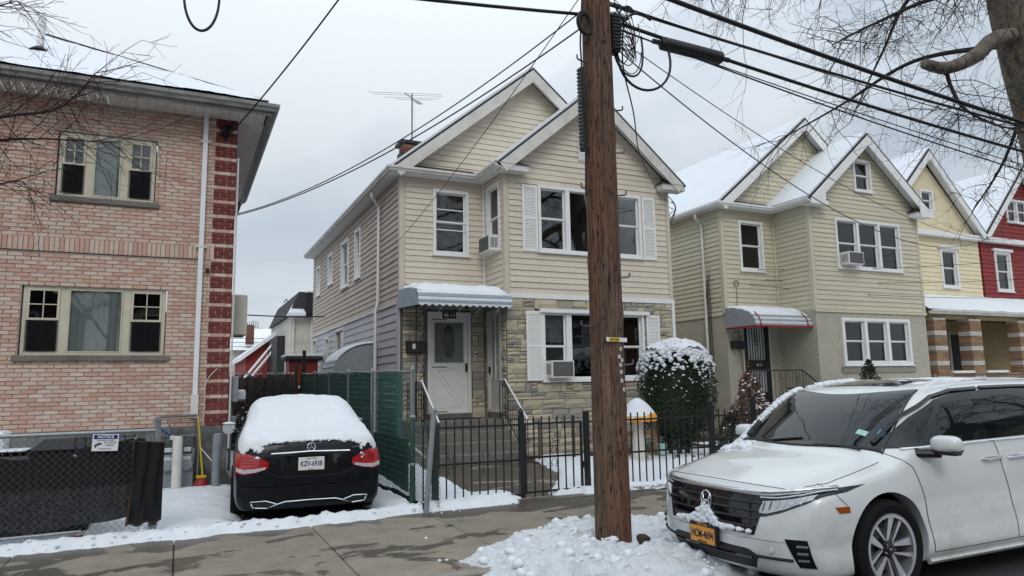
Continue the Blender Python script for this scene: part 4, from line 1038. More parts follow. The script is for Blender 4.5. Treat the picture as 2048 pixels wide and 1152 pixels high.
# side awning over the left-hand basement door, downspout, conduit, chimney, antenna
sa = thing('side_awning', 'small snow covered metal awning on the grey side wall', 'awning')
for k in range(9):
    a0, a1 = k*pi/18, (k+1)*pi/18
    p = lambda a: (xl-.06-1.0*sin(a), 2.0+.72*cos(a))
    (x0, za), (x1, zb) = p(a0), p(a1)
    mb = MB(); mb.hexa([(x0, 17.9, za), (x0, 19.6, za), (x1, 19.6, zb), (x1, 17.9, zb), (x0, 17.9, za+.02), (x0, 19.6, za+.02), (x1-.02, 19.6, zb+.02), (x1-.02, 17.9, zb+.02)]); mb.build('awning_slat', 'awning_grey', sa)
for yy in (17.9, 19.6): MB().prism([(xl-.06, yy, 2.0)]+[(xl-.06-1.0*sin(k*pi/18), yy, 2.0+.70*cos(k*pi/18)) for k in range(10)], (0, 1, 0), .02).build('awning_side', 'awning_grey', sa)
stuff(MB().grid(lambda s, t_: (xl-.06-1.0*sin(t_*1.2), 17.88+1.74*s, 2.0+.72*cos(t_*1.2)+.03+.07*sin(pi*min(1, max(0, s)))**.3*(1-t_*.6)), 20, 12).build('awning_snow', 'snow', sa, smooth='all'))
downspout(mh, [(xl-.28, 17.3, ze-.05), (xl-.28, 17.3, ze-.18), (xl-.07, 17.42, ze-.42), (xl-.07, 17.45, z1+.1), (xl-.12, 17.47, z1-.12), (xl-.12, 17.5, .1)], 'trim_white', .07)
downspout(mh, [(xb-.03, yw-.05, ze-.05), (xb-.03, yw-.05, z1+.1)], 'trim_white', .045)
ch = thing('chimney', 'small brick chimney with dark cap beside the television antenna', 'chimney')
for k in range(6):
    for j in range(2): MB().bbox(5.55+j*.24, 5.785+j*.24, 18.9, 19.35, 7.95+k*.1, 8.045+k*.1, .006).build('brick', 'brick_tan' if k > 4 else 'brick_red', ch)
MB().box(5.45, 6.13, 18.8, 19.45, 8.556, 8.64).build('cap', 'paint_dark', ch); MB().bbox(5.36, 5.62, 18.5, 18.9, 7.85, 8.18, .02).build('cowl', 'paint_dark', ch)
an = thing('antenna', 'television antenna with long rods on a mast above the beige roof', 'antenna', (5.9, 19.2, 8.9))
MB().cyl((0, 0, -.3), (0, 0, 1.32), .022, 8).build('mast', 'galv_dark', an)
bdir = Vector((.55, .83, .20)).normalized(); b0 = Vector((0, 0, 1.18))
MB().tube([b0-bdir*.75, b0+bdir*.95], .014, 5).build('boom', 'galv_dark', an)
pd = Vector((.95, -.30, -.0)).normalized()
for q, L in ((-.72, 1.05), (-.45, 1.0), (-.05, .80), (.2, .55)):
    c = b0+bdir*q; MB().tube([c-pd*L, c+pd*L], .006, 4).build('rod', 'galv', an)
for q in range(7): c = b0+bdir*(.35+q*.09); MB().tube([c-pd*.11, c+pd*.11], .005, 4).build('short_rod', 'galv', an)
MB().tube(sag((.05, 0, 1.1), (.12, .05, 0), .0, 4), .004, 4).build('lead', 'trim_aged', an)
# ======================= tan house with stucco ground floor
th = thing('tan_house', 'tan siding house with stucco ground floor, snowy roof and security door', 'house')
xl2, xb2, xr2, yb2, yw2, zz1, ze2 = 14.28, 16.36, 21.12, 14.4, 15.76, 3.56, 6.72
vB, vBl, vA = (17.39, 20.22, 4.85, 6.36), (17.34, 20.28, 2.0, 3.38), (18.37, 19.15, 7.28, 8.29)
vW = (14.93, 15.88, 4.85, 6.38); eW = (14.88, 15.85, .9, 3.24)
GB, GW, GS, GL, W2 = shell(th, xl2, xb2, xr2, yb2, yw2, zz1, ze2, 9.80, 8.98, 18.72, 27, 'siding_tan', 'trim_tan', 'stucco', .1405, {'bay': [vB, vBl, vA], 'wing': [vW, eW]}, True, rake='trim_white')
window(GB, th, *vB, [(1, 'dh')]*3, 'trim_white', .07, .05, .10, blind=.5)
window(GB, th, *vBl, [(1, 'dh')]*3, 'trim_white', .09, .06, .12, blind=.5)
window(GB, th, *vA, None, 'trim_white', .07, .05, blind=.3)
window(GW, th, *vW, None, 'trim_white', .08, .05, blind=.48)
flat_part(th, 'window_ledge', 'concrete', 17.25, 20.4, yb2-.05, yb2-.002, 1.78, 1.955, .01)
flat_part(th, 'band_trim', 'trim_tan', xb2-.03, xr2+.03, yb2-.04, yb2-.002, zz1-.03, zz1+.045)
flat_part(th, 'band_trim', 'trim_tan', xl2-.03, xb2-.05, yw2-.04, yw2-.002, zz1-.03, zz1+.045)
for x0, x1 in ((xb2-.28, xb2+.34), (xr2-.30, xr2+.36)):
    MB().prism([(x0, yb2-.39, ze2-.12), (x1, yb2-.39, ze2-.12), (x1, yb2-.39, ze2+.02 if x0 > 18 else ze2+.36), (x0 if x0 > 18 else x1-.08, yb2-.39, ze2+.40 if x0 > 18 else ze2+.40), (x0, yb2-.39, ze2+.42 if x0 > 18 else ze2+.0)], (0, 1, 0), .02).build('rake_return', 'trim_white', th)
ac_unit('white air conditioner in the upper triple window of the tan house', GB, 17.50, 18.12, 4.93, 5.30, .34)
downspout(th, [(xl2-.3, 16.5, ze2-.06), (xl2-.3, 16.5, ze2-.2), (xl2-.07, 16.52, ze2-.4), (xl2-.07, 16.52, .1)], 'trim_aged', .08)
downspout(th, [(xb2-.04, yw2-.06, ze2-.05), (xb2-.04, yw2-.06, zz1+.1)], 'trim_tan', .05)
for i in range(5):
    y = 16.30+i*.045; MB().tube(sag((xl2-.06, y, 4.9-.1*i), (xl2-.05, y+.02, 1.2+.3*i), 0, 10, .012, i), .009, 4).build('wall_cable', 'cable', th)
MB().tube(catmull([(xl2+.45, yw2-.03, 4.3), (xl2+.40, yw2-.05, 3.4), (xl2+.42, yw2-.05, 2.6), (xl2+.5, yw2-.05, 1.6), (xl2+.3, yw2-.05, 1.45)], 5), .009, 4).build('wall_cable', 'cable', th)
MB().lathe([(.085, -.012), (.10, 0), (.085, .012)], (xl2+.42, yw2-.05, 4.45), 14, 'Y', True).build('cable_coil', 'cable', th)
# security door
mb = MB(); rect_frame(GW, mb, eW[0]-.07, eW[1]+.07, .95, eW[3]+.06, .07, -.06, .03); sd_ = mb.build('door', 'trim_putty', th)
mb = MB(); GW.box(mb, eW[0]-.01, eW[1]+.01, .88, eW[3]+.01, -.19, -.10); mb.build('door_backing', 'trim_aged', sd_)
mb = MB(); GW.box(mb, eW[0], eW[1], .98, eW[3], -.09, -.07); mb.build('inner_door', 'curtain', sd_)
mb = MB(); rect_frame(GW, mb, eW[0], eW[1], .97, eW[3], .10, -.03, .03, .06, .3); GW.box(mb, eW[0]+.1, eW[1]-.1, 1.92, 2.2, -.03, .03); mb.build('security_gate', 'iron_black', sd_)
for k in range(8):
    u = eW[0]+.14+k*(eW[1]-eW[0]-.28)/7
    for a, b in ((1.27, 1.92), (2.2, 3.18)): mb = MB(); GW.box(mb, u-.010, u+.010, a, b, -.01, .01); mb.build('bar', 'iron_black', sd_)
for zc in (2.85, 1.6):
    for q in (-.14, 0, .14):
        pts = [GW.p(15.365+.055*cos(a), zc+q+.055*sin(a), .012) for a in [i*pi/6 for i in range(13)]]; MB().tube(pts, .012, 4).build('scroll', 'iron_black', sd_)
for z in (2.12, 2.02): MB().lathe([(.001, 0), (.03, .01), (.022, .05), (.001, .06)], GW.p(eW[0]+.06, z, .085), 10, 'Y').build('lock', 'brass', sd_)
text('door_number', '48-13', .10, 'sign_white', sd_, GW.p(15.40, 2.06, .034), (pi/2, 0, 0))
mx2 = thing('mailbox', 'black wall mailbox on the stucco beside the security door', 'mailbox', GW.p(14.62, 2.52, .01)); MB().bbox(-.25, .22, -.16, 0, 0, .2, .02).build('body', 'iron_black', mx2); MB().box(-.26, .23, -.18, .0, .19, .225).build('lid', 'iron_black', mx2)
text('wall_number', '48-13', .09, 'ink_black', th, GW.p(14.62, 3.02, .012), (pi/2, 0, 0))
flat_part(th, 'porch', 'concrete_step', 14.2, xb2-.01, 14.5, yw2-.01, -.05, .9, .015)
flat_part(th, 'porch_snow', 'snow', 14.25, 15.8, 14.52, 14.9, .901, .95, .02)
r2 = thing('porch_rail', 'black iron porch railing in front of the security door', 'railing')
iron_rail(r2, [(14.15, 14.56, .9), (15.85, 14.56, .9), (15.85, 13.6, .2)], .98, .13)
for x0 in (14.95, 15.55):
    for k in range(9): pts = [(x0+.075+.055*cos(a+k)*(1-.02*i), 14.56, 1.0+k*.095+.05*sin(a)) for i, a in enumerate([i*pi/5 for i in range(9)])]; MB().tube(pts, .010, 4).build('scroll', 'iron_black', r2)
st2 = thing('stool', 'small dark folding stool on the porch of the tan house', 'stool', (15.95, 14.95, .9))
MB().bbox(-.2, .2, -.16, .16, .46, .49, .01).build('seat', 'iron_black', st2)
for sx_ in (-1, 1):
    for sy in (-1, 1): MB().tube([(sx_*.18, sy*.14, 0), (sx_*-.08, sy*.14, .46)], .012, 5).build('leg', 'iron_black', st2)
# grey and red curved awning
a2 = thing('awning', 'grey metal awning with red trim and snow above the security door', 'awning')
X0, X1 = 14.22, 16.42
P2 = [(15.70, 3.70), (15.35, 3.66), (15.0, 3.58), (14.75, 3.48), (14.62, 3.36), (14.56, 3.24), (14.54, 3.12)]
for i in range(len(P2)-1):
    (ya, za), (yb_, zb) = P2[i], P2[i+1]
    for j in range(2):
        t0, t1 = j/2, (j+1)/2; y0, y1, zA, zB = ya+(yb_-ya)*t0, ya+(yb_-ya)*t1, za+(zb-za)*t0, za+(zb-za)*t1
        mb = MB(); mb.hexa([(X0, y0, zA-.01), (X1, y0, zA-.01), (X1, y1, zB-.01), (X0, y1, zB-.01), (X0, y0, zA+.004), (X1, y0, zA+.004), (X1, y1-.006, zB+.010), (X0, y1-.006, zB+.010)]); mb.build('awning_slat', 'awning_grey' if j else 'awning_white', a2)
for x in (X0+.18, X1-.24): MB().tube([(x, y-.008, z+.012) for y, z in P2[1:]], .024, 4).build('red_band', 'awning_red', a2)
mb = MB(); vs = []
for i in range(49): x = X0+(X1-X0)*i/48; vs += [(x, 14.53, 3.13), (x, 14.53, 3.07+.015*cos(i*pi/2))]
mb.add(vs, [(2*i, 2*i+1, 2*i+3, 2*i+2) for i in range(48)]).build('valance', 'awning_red', a2)
MB().prism([(X0, y, z-.012) for y, z in P2]+[(X0, 15.70, 3.12)], (1, 0, 0), -.012).build('side_panel', 'awning_grey', a2)
MB().box(X0-.02, X0-.002, 14.54, 15.7, 3.06, 3.12).build('side_valance', 'awning_red', a2)
def asn2(s, t_):
    x = X0+.03+(X1-X0-.06)*s; y = 15.70-(15.70-14.70)*t_; tp = 3.7
    for (a, b), (c, d) in zip(P2, P2[1:]):
        if c <= y <= a: tp = b+(d-b)*(a-y)/(a-c)
    return (x, y, tp+.012+.07*smooth(0, .08, s)*smooth(1, .92, s)*smooth(1, .8, t_)*(1+.4*fbm(x, y, 2, 3)))
stuff(MB().grid(asn2, 40, 20).build('awning_snow', 'snow', a2, smooth='all'))
# ======================= cream and red row houses with a shared porch
def row_house(t, x0, x1, xc, mu, mg, zr, att, win, vertical):
    yf = 16.5; fr = FR((0, yf, 0), (1, 0, 0), (0, -1, 0)); ze_ = 6.95
    w_ = solid_wall(fr, 'front_wall', mu, t, x0, x1, 3.2, ze_, [win], .2)
    siding(fr, w_, x0, x1, 3.3, 6.75, .165, mu, [win])
    g = MB().prism([(x0, yf+.8, ze_), (x1, yf+.8, ze_), (xc, yf+.8, zr-.2)], (0, 1, 0), .15).build('gable_wall', mu, t)
    sl_ = (zr-ze_)/((x1-x0)/2+.15); fg = FR((0, yf+.008, 0), (1, 0, 0), (0, -1, 0))
    cl_ = lambda z: (x0+(z-ze_+.05)/sl_+.05, x1-(z-ze_+.05)/sl_-.05)
    if vertical:
        n = int((x1-x0)/.12)
        for k in range(n):
            a = x0+k*.12; b = a+.115; h0 = min(1, 1) ; za = lambda x: ze_+.05+(min(x-x0, x1-x))*sl_-.12
            if za(a) < ze_+.1 and za(b) < ze_+.1: continue
            if att[0] < (a+b)/2 < att[1]:
                MB().hexa([fg.p(a, ze_+.02, 0), fg.p(b, ze_+.02, 0), fg.p(b, ze_+.02, .015), fg.p(a, ze_+.02, .015), fg.p(a, att[2], 0), fg.p(b, att[2], 0), fg.p(b, att[2], .015), fg.p(a, att[2], .015)]).build('siding_board', mg, g)
                lo_ = att[3]
            else: lo_ = ze_+.02
            if min(za(a), za(b)) > lo_: MB().hexa([fg.p(a, lo_, 0), fg.p(b, lo_, 0), fg.p(b, lo_, .015), fg.p(a, lo_, .015), fg.p(a, max(lo_, za(a)), 0), fg.p(b, max(lo_, za(b)), 0), fg.p(b, max(lo_, za(b)), .015), fg.p(a, max(lo_, za(a)), .015)]).build('siding_board', mg, g)
    else: siding(fg, g, x0, x1, ze_+.02, zr-.3, .165, mg, [att], cl_)
    gable_roof(t, x0-.12, x1+.12, ze_-.03, zr, yf-.35, 28, yf, xc, .22, rake='trim_white')
    flat_part(t, 'frieze', 'trim_white', x0-.05, x1+.05, yf-.25, yf-.003, 6.76, 6.94)
    window(fr, t, *win, None, 'trim_white', .09, .06, curtain=None, blind=.3)
    window(FR((0, yf-.01, 0), (1, 0, 0), (0, -1, 0)), t, *att, [(1, 'dh')] if vertical else [(1, 'dh'), (1, 'dh')], 'trim_white', .08, .05)
    flat_part(t, 'window_head', 'trim_white', win[0]-.1, win[1]+.1, yf-.12, yf-.02, win[3], win[3]+.1)
    return fr
ch3 = thing('cream_house', 'cream yellow siding house with snowy gable beside the red house', 'house')
row_house(ch3, 21.9, 27.7, 24.85, 'siding_yellow', 'siding_yellow', 9.95, (24.5, 25.25, 7.7, 8.53), (25.33, 26.32, 4.88, 6.35), True)
rh4 = thing('red_house', 'dark red siding house with steep gable and white window frames', 'house')
row_house(rh4, 27.85, 33.6, 30.75, 'siding_red', 'siding_red', 10.0, (29.74, 31.2, 7.7, 8.68), (28.62, 29.64, 4.87, 6.45), False)
pc = thing('front_porch', 'shared porch with snowy roof and striped brick columns before the cream house', 'porch')
MB().prism([(21.3, 14.35, 3.75), (21.3, 16.5, 4.55), (21.3, 16.5, 4.45), (21.3, 14.35, 3.62)], (1, 0, 0), 13.5).build('porch_roof', 'shingle', pc)
stuff(MB().grid(lambda s, t_: (21.3+13.4*s, 14.36+2.14*t_, 3.76+.80*t_+.05*smooth(0, .06, t_)+.02*fbm(13*s, t_*2, 0, 1.5)), 60, 14).build('porch_snow', 'roof_snow', pc, smooth='all'))
gutter('gutter', pc, [(21.25, 14.36, 3.60), (34.7, 14.36, 3.60)], 'trim_aged', .14, .12)
flat_part(pc, 'beam', 'siding_porch', 21.5, 34.6, 14.50, 14.85, 3.48, 3.61)
pw = flat_part(pc, 'porch_wall', 'siding_porch', 21.3, 34.6, 16.2, 16.4, 0, 3.6); siding(FR((0, 16.2, 0), (1, 0, 0), (0, -1, 0)), pw, 21.4, 34.5, .9, 3.55, .16, 'siding_porch', [(22.2, 22.9, 0, 3.2), (24.9, 25.5, 0, 3.2)])
for u0 in (22.25, 24.95): flat_part(pc, 'porch_door', 'paint_dark', u0, u0+.55, 16.17, 16.199, .9, 3.1); flat_part(pc, 'door_casing', 'trim_aged', u0-.1, u0, 16.15, 16.199, .9, 3.2)
flat_part(pc, 'porch_floor', 'concrete_step', 21.3, 34.6, 14.5, 16.19, 0, .9)
flat_part(pc, 'parapet', 'brick_tan', 21.4, 34.6, 14.48, 14.7, 0, 1.72)
for x0, x1 in ((22.25, 23.3), (24.0, 25.1), (26.6, 28)): flat_part(pc, 'parapet_cap', 'trim_white', x0, x1, 14.38, 14.8, 1.722, 1.80, .01)
for cx in (21.82, 23.62, 26.3, 29):
    c_ = thing('porch_column', 'striped brown and white brick porch column ' + {21.82: 'beside the tan house', 23.62: 'between the two low parapet caps', 26.3: 'in front of the bare porch wall', 29: 'before the red house'}[cx], 'column', (cx, 14.62, 0), 'brick porch columns')
    for k in range(30):
        z = 1.5+k*.0685
        if z > 3.46: break
        m = 'brick_white' if k % 7 in (0, 1) else 'brick_tan'
        for j in range(3):
            o = (.0 if k % 2 else .1); a = max(-.3, -.3+j*.205-o); b = min(.3, -.3+(j+1)*.205-o+ (.1 if j == 2 else 0))
            MB().box(a+.004, b-.004, -.2, .2, z, z+.062).build('brick', m, c_)
    MB().box(-.29, .29, -.19, .19, 0, 3.47).build('core', 'mortar', c_)
rl3 = thing('garden_rail', 'low black scrolled iron railing before the brick porch', 'railing')
iron_rail(rl3, [(20.6, 13.3, .85), (28, 13.3, .85)], .8, .13)
for k in range(8):
    for j in range(3): x = 20.9+k*.9+j*.12; pts = [(x+.05*cos(a), 13.3, 1.45+.1*sin(a)) for a in [i*pi/4 for i in range(9)]]; MB().tube(pts, .012, 4).build('scroll', 'iron_black', rl3)
# ---------------------------------------------------------------- fences
def chain_link(o, u, L, z0, z1, d=.065, r=.0022, wob=0.0, ztop=None):
    """woven diamond wires in the plane (u, z) from point o"""
    mb = MB(); u = Vector(u); o = Vector(o); h = (z1-z0); n = max(2, int(h/(d/2))); w = d/2
    k = int(L/w)
    for i in range(0, k, 1):
        pts = []
        for j in range(n+1):
            x = i*w+(w if (i+j) % 2 else 0)
            if x > L: x = L
            zt = z0+h*j/n*(1 if ztop is None else ztop(x)/h)
            p = o+u*x+Vector((0, 0, zt))
            if wob: q = wob*fbm(p.x+p.y, p.z, 0, 2.2); p += Vector((u.y, u.x, 0))*q
            pts.append(p)
        if i % 2 == 0 or True: mb.tube(pts, r, 3, False)
    return mb
f1 = thing('chain_link_fence', 'galvanised chain link fence with black windscreen cloth before the brick house', 'fence')
FY = 9.2
stuff(chain_link((-4.4, FY, .03), (1, 0, 0), 4.17, 0, 1.14, .075, .0025).build('wire_mesh', 'galv_dark', f1))
for x in (-4.3, -2.25): MB().lathe([(.03, -.05), (.03, 1.2), (.02, 1.23), (.001, 1.24)], (x, FY+.02, 0), 12).build('post', 'galv', f1, smooth=True)
MB().lathe([(.034, -.05), (.034, 1.28), (.037, 1.29), (.03, 1.325), (.001, 1.335)], (-.20, FY+.02, 0), 14).build('post', 'paint_grey', f1, smooth=True)
MB().tube([(-4.4, FY+.01, 1.165), (-.2, FY+.01, 1.175)], .021, 10).build('top_rail', 'galv', f1, smooth=True)
MB().tube([(-4.4, FY+.01, .09), (-.9, FY+.01, .12)], .018, 10).build('bottom_rail', 'galv', f1, smooth=True)
MB().tube([(-.245, FY-.01, .04), (-.245, FY-.01, 1.12)], .008, 4).build('tension_bar', 'galv', f1)
for z in (.12, .95): MB().lathe([(.04, -.012), (.046, 0), (.04, .012)], (-.20, FY+.02, z), 12).build('brace_band', 'galv', f1)
def cloth(s, t_):
    x = -4.4+(4.4-.32)*s; top = .93+.16*smooth(.72, 1.0, s)+.012*sin(s*60); bot = .17+.10*smooth(.86, 1, s)+.02*sin(s*31)
    return (x, FY+.018+.014*sin(s*46+t_*3)+.01*fbm(x, t_, 0, 4), bot+(top-bot)*t_)
t = NT('windscreen')   # shade cloth, weave dusted with snow low down
g = t.n('ShaderNodeNewGeometry'); sx = t.n('ShaderNodeSeparateXYZ'); t.l(g.outputs['Position'], sx.inputs[0])
lo = t.n('ShaderNodeMapRange'); lo.inputs['From Min'].default_value = .60; lo.inputs['From Max'].default_value = .56; lo.inputs['To Min'].default_value = .0; lo.inputs['To Max'].default_value = .55; t.l(sx.outputs[2], lo.inputs['Value'])
sp = t.ramp(t.noise(55, 5, .75, coord='World'), [(.45, (0, 0, 0)), (.7, (1, 1, 1))])
M['windscreen'] = t.done(t.mix(t.math('MULTIPLY', lo.outputs[0], sp), (.008, .009, .011), (.17, .18, .19)), .95)
MB().grid(cloth, 120, 14).build('windscreen_cloth', 'windscreen', f1, smooth='all')
def flap(s, t_):
    x = -.45+(.33+.05*t_*0)*s-.03*(1-t_)*(1-s); z = .16+(1.10-.16)*t_-.06*s*t_-.02*(1-s)+.018*sin(s*14)*(1-t_)
    return (x+.03*sin(t_*3)*(1-s)*.6, FY-.05-.03*sin(s*pi)-.022*sin(s*17+t_*4+2*sin(t_*5))-.01*sin(s*31-t_*6), z)
fl = MB().grid(flap, 24, 20).build('cloth_flap', 'cloth_black', f1, smooth='all')
for off in (.012, .03): MB().tube([Vector(flap(.0+off*2, i/20))+Vector((0, -.006, 0)) for i in range(21)], .004, 4).build('stitched_edge', 'cloth_edge', fl)
MB().tube([Vector(flap(i/20, .985))+Vector((0, -.006, 0)) for i in range(21)], .004, 4).build('stitched_edge', 'cloth_edge', fl)
MB().tube([Vector(flap(i/20, .02))+Vector((0, -.006, 0)) for i in range(21)], .004, 4).build('stitched_edge', 'cloth_edge', fl)
for x, z in ((-1.0, .93), (-.42, 1.09), (-.66, 1.0)): MB().lathe([(.008, -.003), (.016, 0), (.008, .003)], (x, FY-.004, z), 10, 'Y', True).build('grommet', 'galv', f1)
sg = thing('notice_sign', 'white and blue NOTICE video surveillance sign on the chain link fence', 'sign', (-.72, FY-.02, .97), None, 0)
sg.rotation_euler = (0, radians(2), 0)
MB().bbox(-.128, .128, -.003, .003, 0, .185, .002).build('board', 'sign_white', sg)
MB().bbox(-.115, .115, -.006, -.0035, .132, .178, .001).build('header', 'sign_blue', sg)
text('lettering', 'NOTICE', .044, 'sign_white', sg, (0, -.0075, .155), (pi/2, 0, 0), bold=.001)
for i, (s_, z_) in enumerate((('THIS AREA IS UNDER', .117), ('24 HOUR', .093), ('VIDEO', .063), ('SURVEILLANCE', .025))):
    text('lettering', s_, .018 if i in (0, 3) else .03, 'ink_blue', sg, (.0 if i in (0, 3) else .045, -.004, z_), (pi/2, 0, 0))
mb = MB(); mb.tube([(-.10, -.005, .06), (-.055, -.005, .085), (-.04, -.005, .078)], .010, 5); mb.tube([(-.10, -.005, .06), (-.09, -.005, .04)], .006, 4); mb.build('camera_symbol', 'ink_black', sg)
# bins and boxes behind the fence
def bin_(x, y, w, d, h, m, label, lid, g='bins behind the chain link fence'):
    t = thing('rubbish_bin', label, 'bin', (x, y, 0), g)
    MB().hexa([(-w*.42, -d*.42, .0), (w*.42, -d*.42, .0), (w*.42, d*.42, .0), (-w*.42, d*.42, .0), (-w/2, -d/2, h), (w/2, -d/2, h), (w/2, d/2, h), (-w/2, d/2, h)]).build('body', m, t)
    MB().hexa([(-w*.54, -d*.56, h), (w*.54, -d*.56, h), (w*.54, d*.54, h), (-w*.54, d*.54, h), (-w*.5, -d*.5, h+.04), (w*.5, -d*.5, h+.04), (w*.46, d*.5, h+.09), (-w*.46, d*.5, h+.09)]).build('lid', lid, t)
    MB().tube([(-w*.4, d*.56, h-.02), (w*.4, d*.56, h-.02)], .018, 6).build('handle', m, t)
    return t
bin_(-1.15, 9.95, .62, .6, .98, 'black_plastic', 'large dark wheeled bin with a peaked lid behind the black windscreen cloth', 'paint_dark')
t = bin_(-1.72, 9.9, .42, .4, .88, 'wood_old', 'brown bin with snow on its lid behind the windscreen cloth', 'black_plastic'); stuff(MB().bbox(-.18, .18, -.18, .18, .965, .99, .012).build('lid_snow', 'snow', t))
wb = thing('storage_box', 'white box with a small blue oval badge behind the fence', 'box', (-2.02, 10.1, 0)); MB().bbox(-.22, .22, -.2, .2, 0, 1.12, .03).build('body', 'sign_white', wb); MB().bbox(-.24, .24, -.22, .22, 1.125, 1.19, .03).build('lid', 'pvc_white', wb)
MB().lathe([(.001, -.004), (.06, -.002), (.06, .0)], (.10, -.203, 1.02), 14, 'Y').build('badge', 'sign_blue', wb)
cr_ = thing('wire_crate', 'black wire crate leaning behind the NOTICE sign', 'crate', (-.75, 9.6, 0))
for i in range(7): MB().tube([(-.3+i*.1, 0, .3), (-.3+i*.1, 0, 1.12)], .008, 4).build('wire', 'iron_black', cr_)
for z in (.32, .62, .9, 1.1): MB().tube([(-.3, 0, z), (.3, 0, z)], .008, 4).build('wire', 'iron_black', cr_)
MB().box(-.28, .28, .03, .05, .3, .98).build('back_panel', 'paint_grey', cr_)
dl = MB()
for i in range(14):
    a = random.uniform(0, 6); x, y = -.95+random.uniform(-.12, .12), 9.1+random.uniform(-.05, .06); L = .05
    dl.add([(x-L*cos(a), y-L*sin(a), .07+random.uniform(0, .03)), (x+L*.5*sin(a), y-.5*L*cos(a), .09), (x+L*cos(a), y+L*sin(a), .08+random.uniform(0, .04)), (x-L*.5*sin(a), y+L*.5*cos(a), .07)], [(0, 1, 2, 3)])
stuff(tag(dl.build('dead_leaves', 'leaf_brown'), 'clump of brown dead leaves caught under the chain link fence', 'leaves'))
# green fence along the driveway
GX = 2.98
f2 = thing('green_fence', 'green chain link fence with dark privacy slats beside the black sedan', 'fence')
zt_ = lambda y: 1.86+.017*(y-9.66)
stuff(chain_link((GX, 9.66, .05), (0, 1, 0), 10.1, 0, 1.82, .085, .0028, .012, lambda x: 1.80+.017*x).build('wire_mesh', 'green_wire', f2))
for y, m in ((9.66, 'galv'), (12.0, 'galv'), (13.9, 'galv'), (15.83, 'galv'), (17.67, 'galv'), (19.78, 'paint_dark')):
    MB().lathe([(.03, -.05), (.03, zt_(y)-.01), (.036, zt_(y)), (.03, zt_(y)+.035), (.001, zt_(y)+.045)], (GX+.01 if y > 10 else GX, y, 0), 12).build('post', m, f2, smooth=True)
MB().lathe([(.045, -.03), (.042, .35), (.036, 1.18), (.03, 1.2)], (GX, 9.66, 0), 12).build('post_sleeve', 'green_wire', f2, smooth=True)
for z in (1.2, .55): MB().lathe([(.04, -.02), (.046, 0), (.04, .02)], (GX, 9.66, z), 12).build('brace_band', 'galv', f2)
MB().tube([(GX+.005, y, zt_(y)-.02+.01*sin(y*3)) for y in [9.66+i*.35 for i in range(30)]], .014, 8).build('top_rail', 'galv', f2, smooth=True)
n = 0
for y0, y1 in ((12.05, 13.86), (13.94, 15.8), (15.87, 17.63), (17.71, 19.74)):
    k = int((y1-y0)/.075)
    for i in range(k):
        y = y0+(y1-y0)*i/k; MB().box(GX+.028, GX+.036, y+.004, y+.072, .06, zt_(y)-.05+random.uniform(-.02, .01)).build('privacy_slat', 'green_slat', f2)
stuff(MB().grid(lambda s, t_: (GX+.035+.01*sin(s*30), 9.95+2.0*s, .12+(.75+.12*(1-s)-.12)*t_+(.12*(s))*1), 30, 6).build('green_cloth', 'green_slat', f2, smooth='all'))
lb = thing('louvred_board', 'teal slatted panel hanging behind the green chain link fence', 'panel', (GX+.07, 11.15, .85))
for k in range(9): MB().hexa([(0, -.5, k*.112), (0, .62, k*.112), (.03, .62, k*.112), (.03, -.5, k*.112), (-.0, -.5, k*.112+.10), (0, .62, k*.112+.10), (.05, .62, k*.112+.10), (.05, -.5, k*.112+.10)]).build('slat', 'green_board', lb)
for y in (-.5, .62): MB().box(-.012, .06, y-.03, y+.03, -.02, 1.02).build('stile', 'green_board', lb)
sr_ = thing('sloping_rail', 'snow dusted rail sloping down behind the green chain link', 'rail', (GX+.25, 10.5, .0)); MB().tube([(0, .9, .86), (0, -.6, .62)], .022, 6).build('tube', 'trim_aged', sr_)
lp = MB(); lp.tube([(0, 0, -.03), (.13, .05, 1.30)], .036, 12); lp.lathe([(.036, 0), (.04, .02), (.02, .045), (.001, .05)], (.131, .05, 1.29), 12)
tag(lp.build('leaning_post', 'paint_grey', None, smooth=True, loc=(2.94, 8.95, 0)), 'grey steel post leaning beside the iron fence', 'post')
f3 = thing('wire_fence', 'short sagging chain link panel between the green fence and the leaning post', 'fence')
stuff(chain_link((GX+.02, 9.62, .04), (.16, -.62, 0), 1.0, 0, 1.08, .07, .0026, .03).build('wire_mesh', 'green_wire', f3))
mb = MB()
for k in range(3): mb.tube([(GX+.1+.09*cos(a)*(1+.1*k), 9.5+.07*sin(a*1.3+k), 1.03+.06*sin(a)) for a in [i*pi/8 for i in range(17)]], .004, 4)
mb.build('loose_wire', 'green_wire', f3)
# ---------------------------------------------------------------- black iron fence and gate
IY = 9.4
def picket(t, x, z0, z1, y=IY, finial=True):
    mb = MB(); r = .0085; mb.box(x-r, x+r, y-r, y+r, z0, z1)
    if finial: mb.lathe([(r*1.2, -.012), (.013, .0), (.014, .012), (.010, .026), (.001, .038)], (x, y, z1), 6)
    mb.build('picket', 'iron_black', t)
def scroll(t, x, y=IY, zc=.56):
    mb = MB()
    for sx_ in (-1, 1):
        for sz in (-1, 1):
            pts = [(x+sx_*(.014+.030*sin(a*.9)*(1)), y-.012, zc+sz*(.03+.052*a/1.6)) for a in [i*.25 for i in range(9)]]
            c = Vector((x+sx_*.045, y-.012, zc+sz*.125)); pts += [tuple(c+Vector((.024*cos(b)*sx_*-1*(1-b/12), 0, .024*sin(b)*sz*(1-b/12)))) for b in [i*.6 for i in range(9)]]
            mb.tube(pts, .0055, 4)
    mb.lathe([(.001, -.02), (.02, 0), (.001, .02)], (x, y-.012, zc), 6)
    mb.build('scroll', 'iron_black', t)
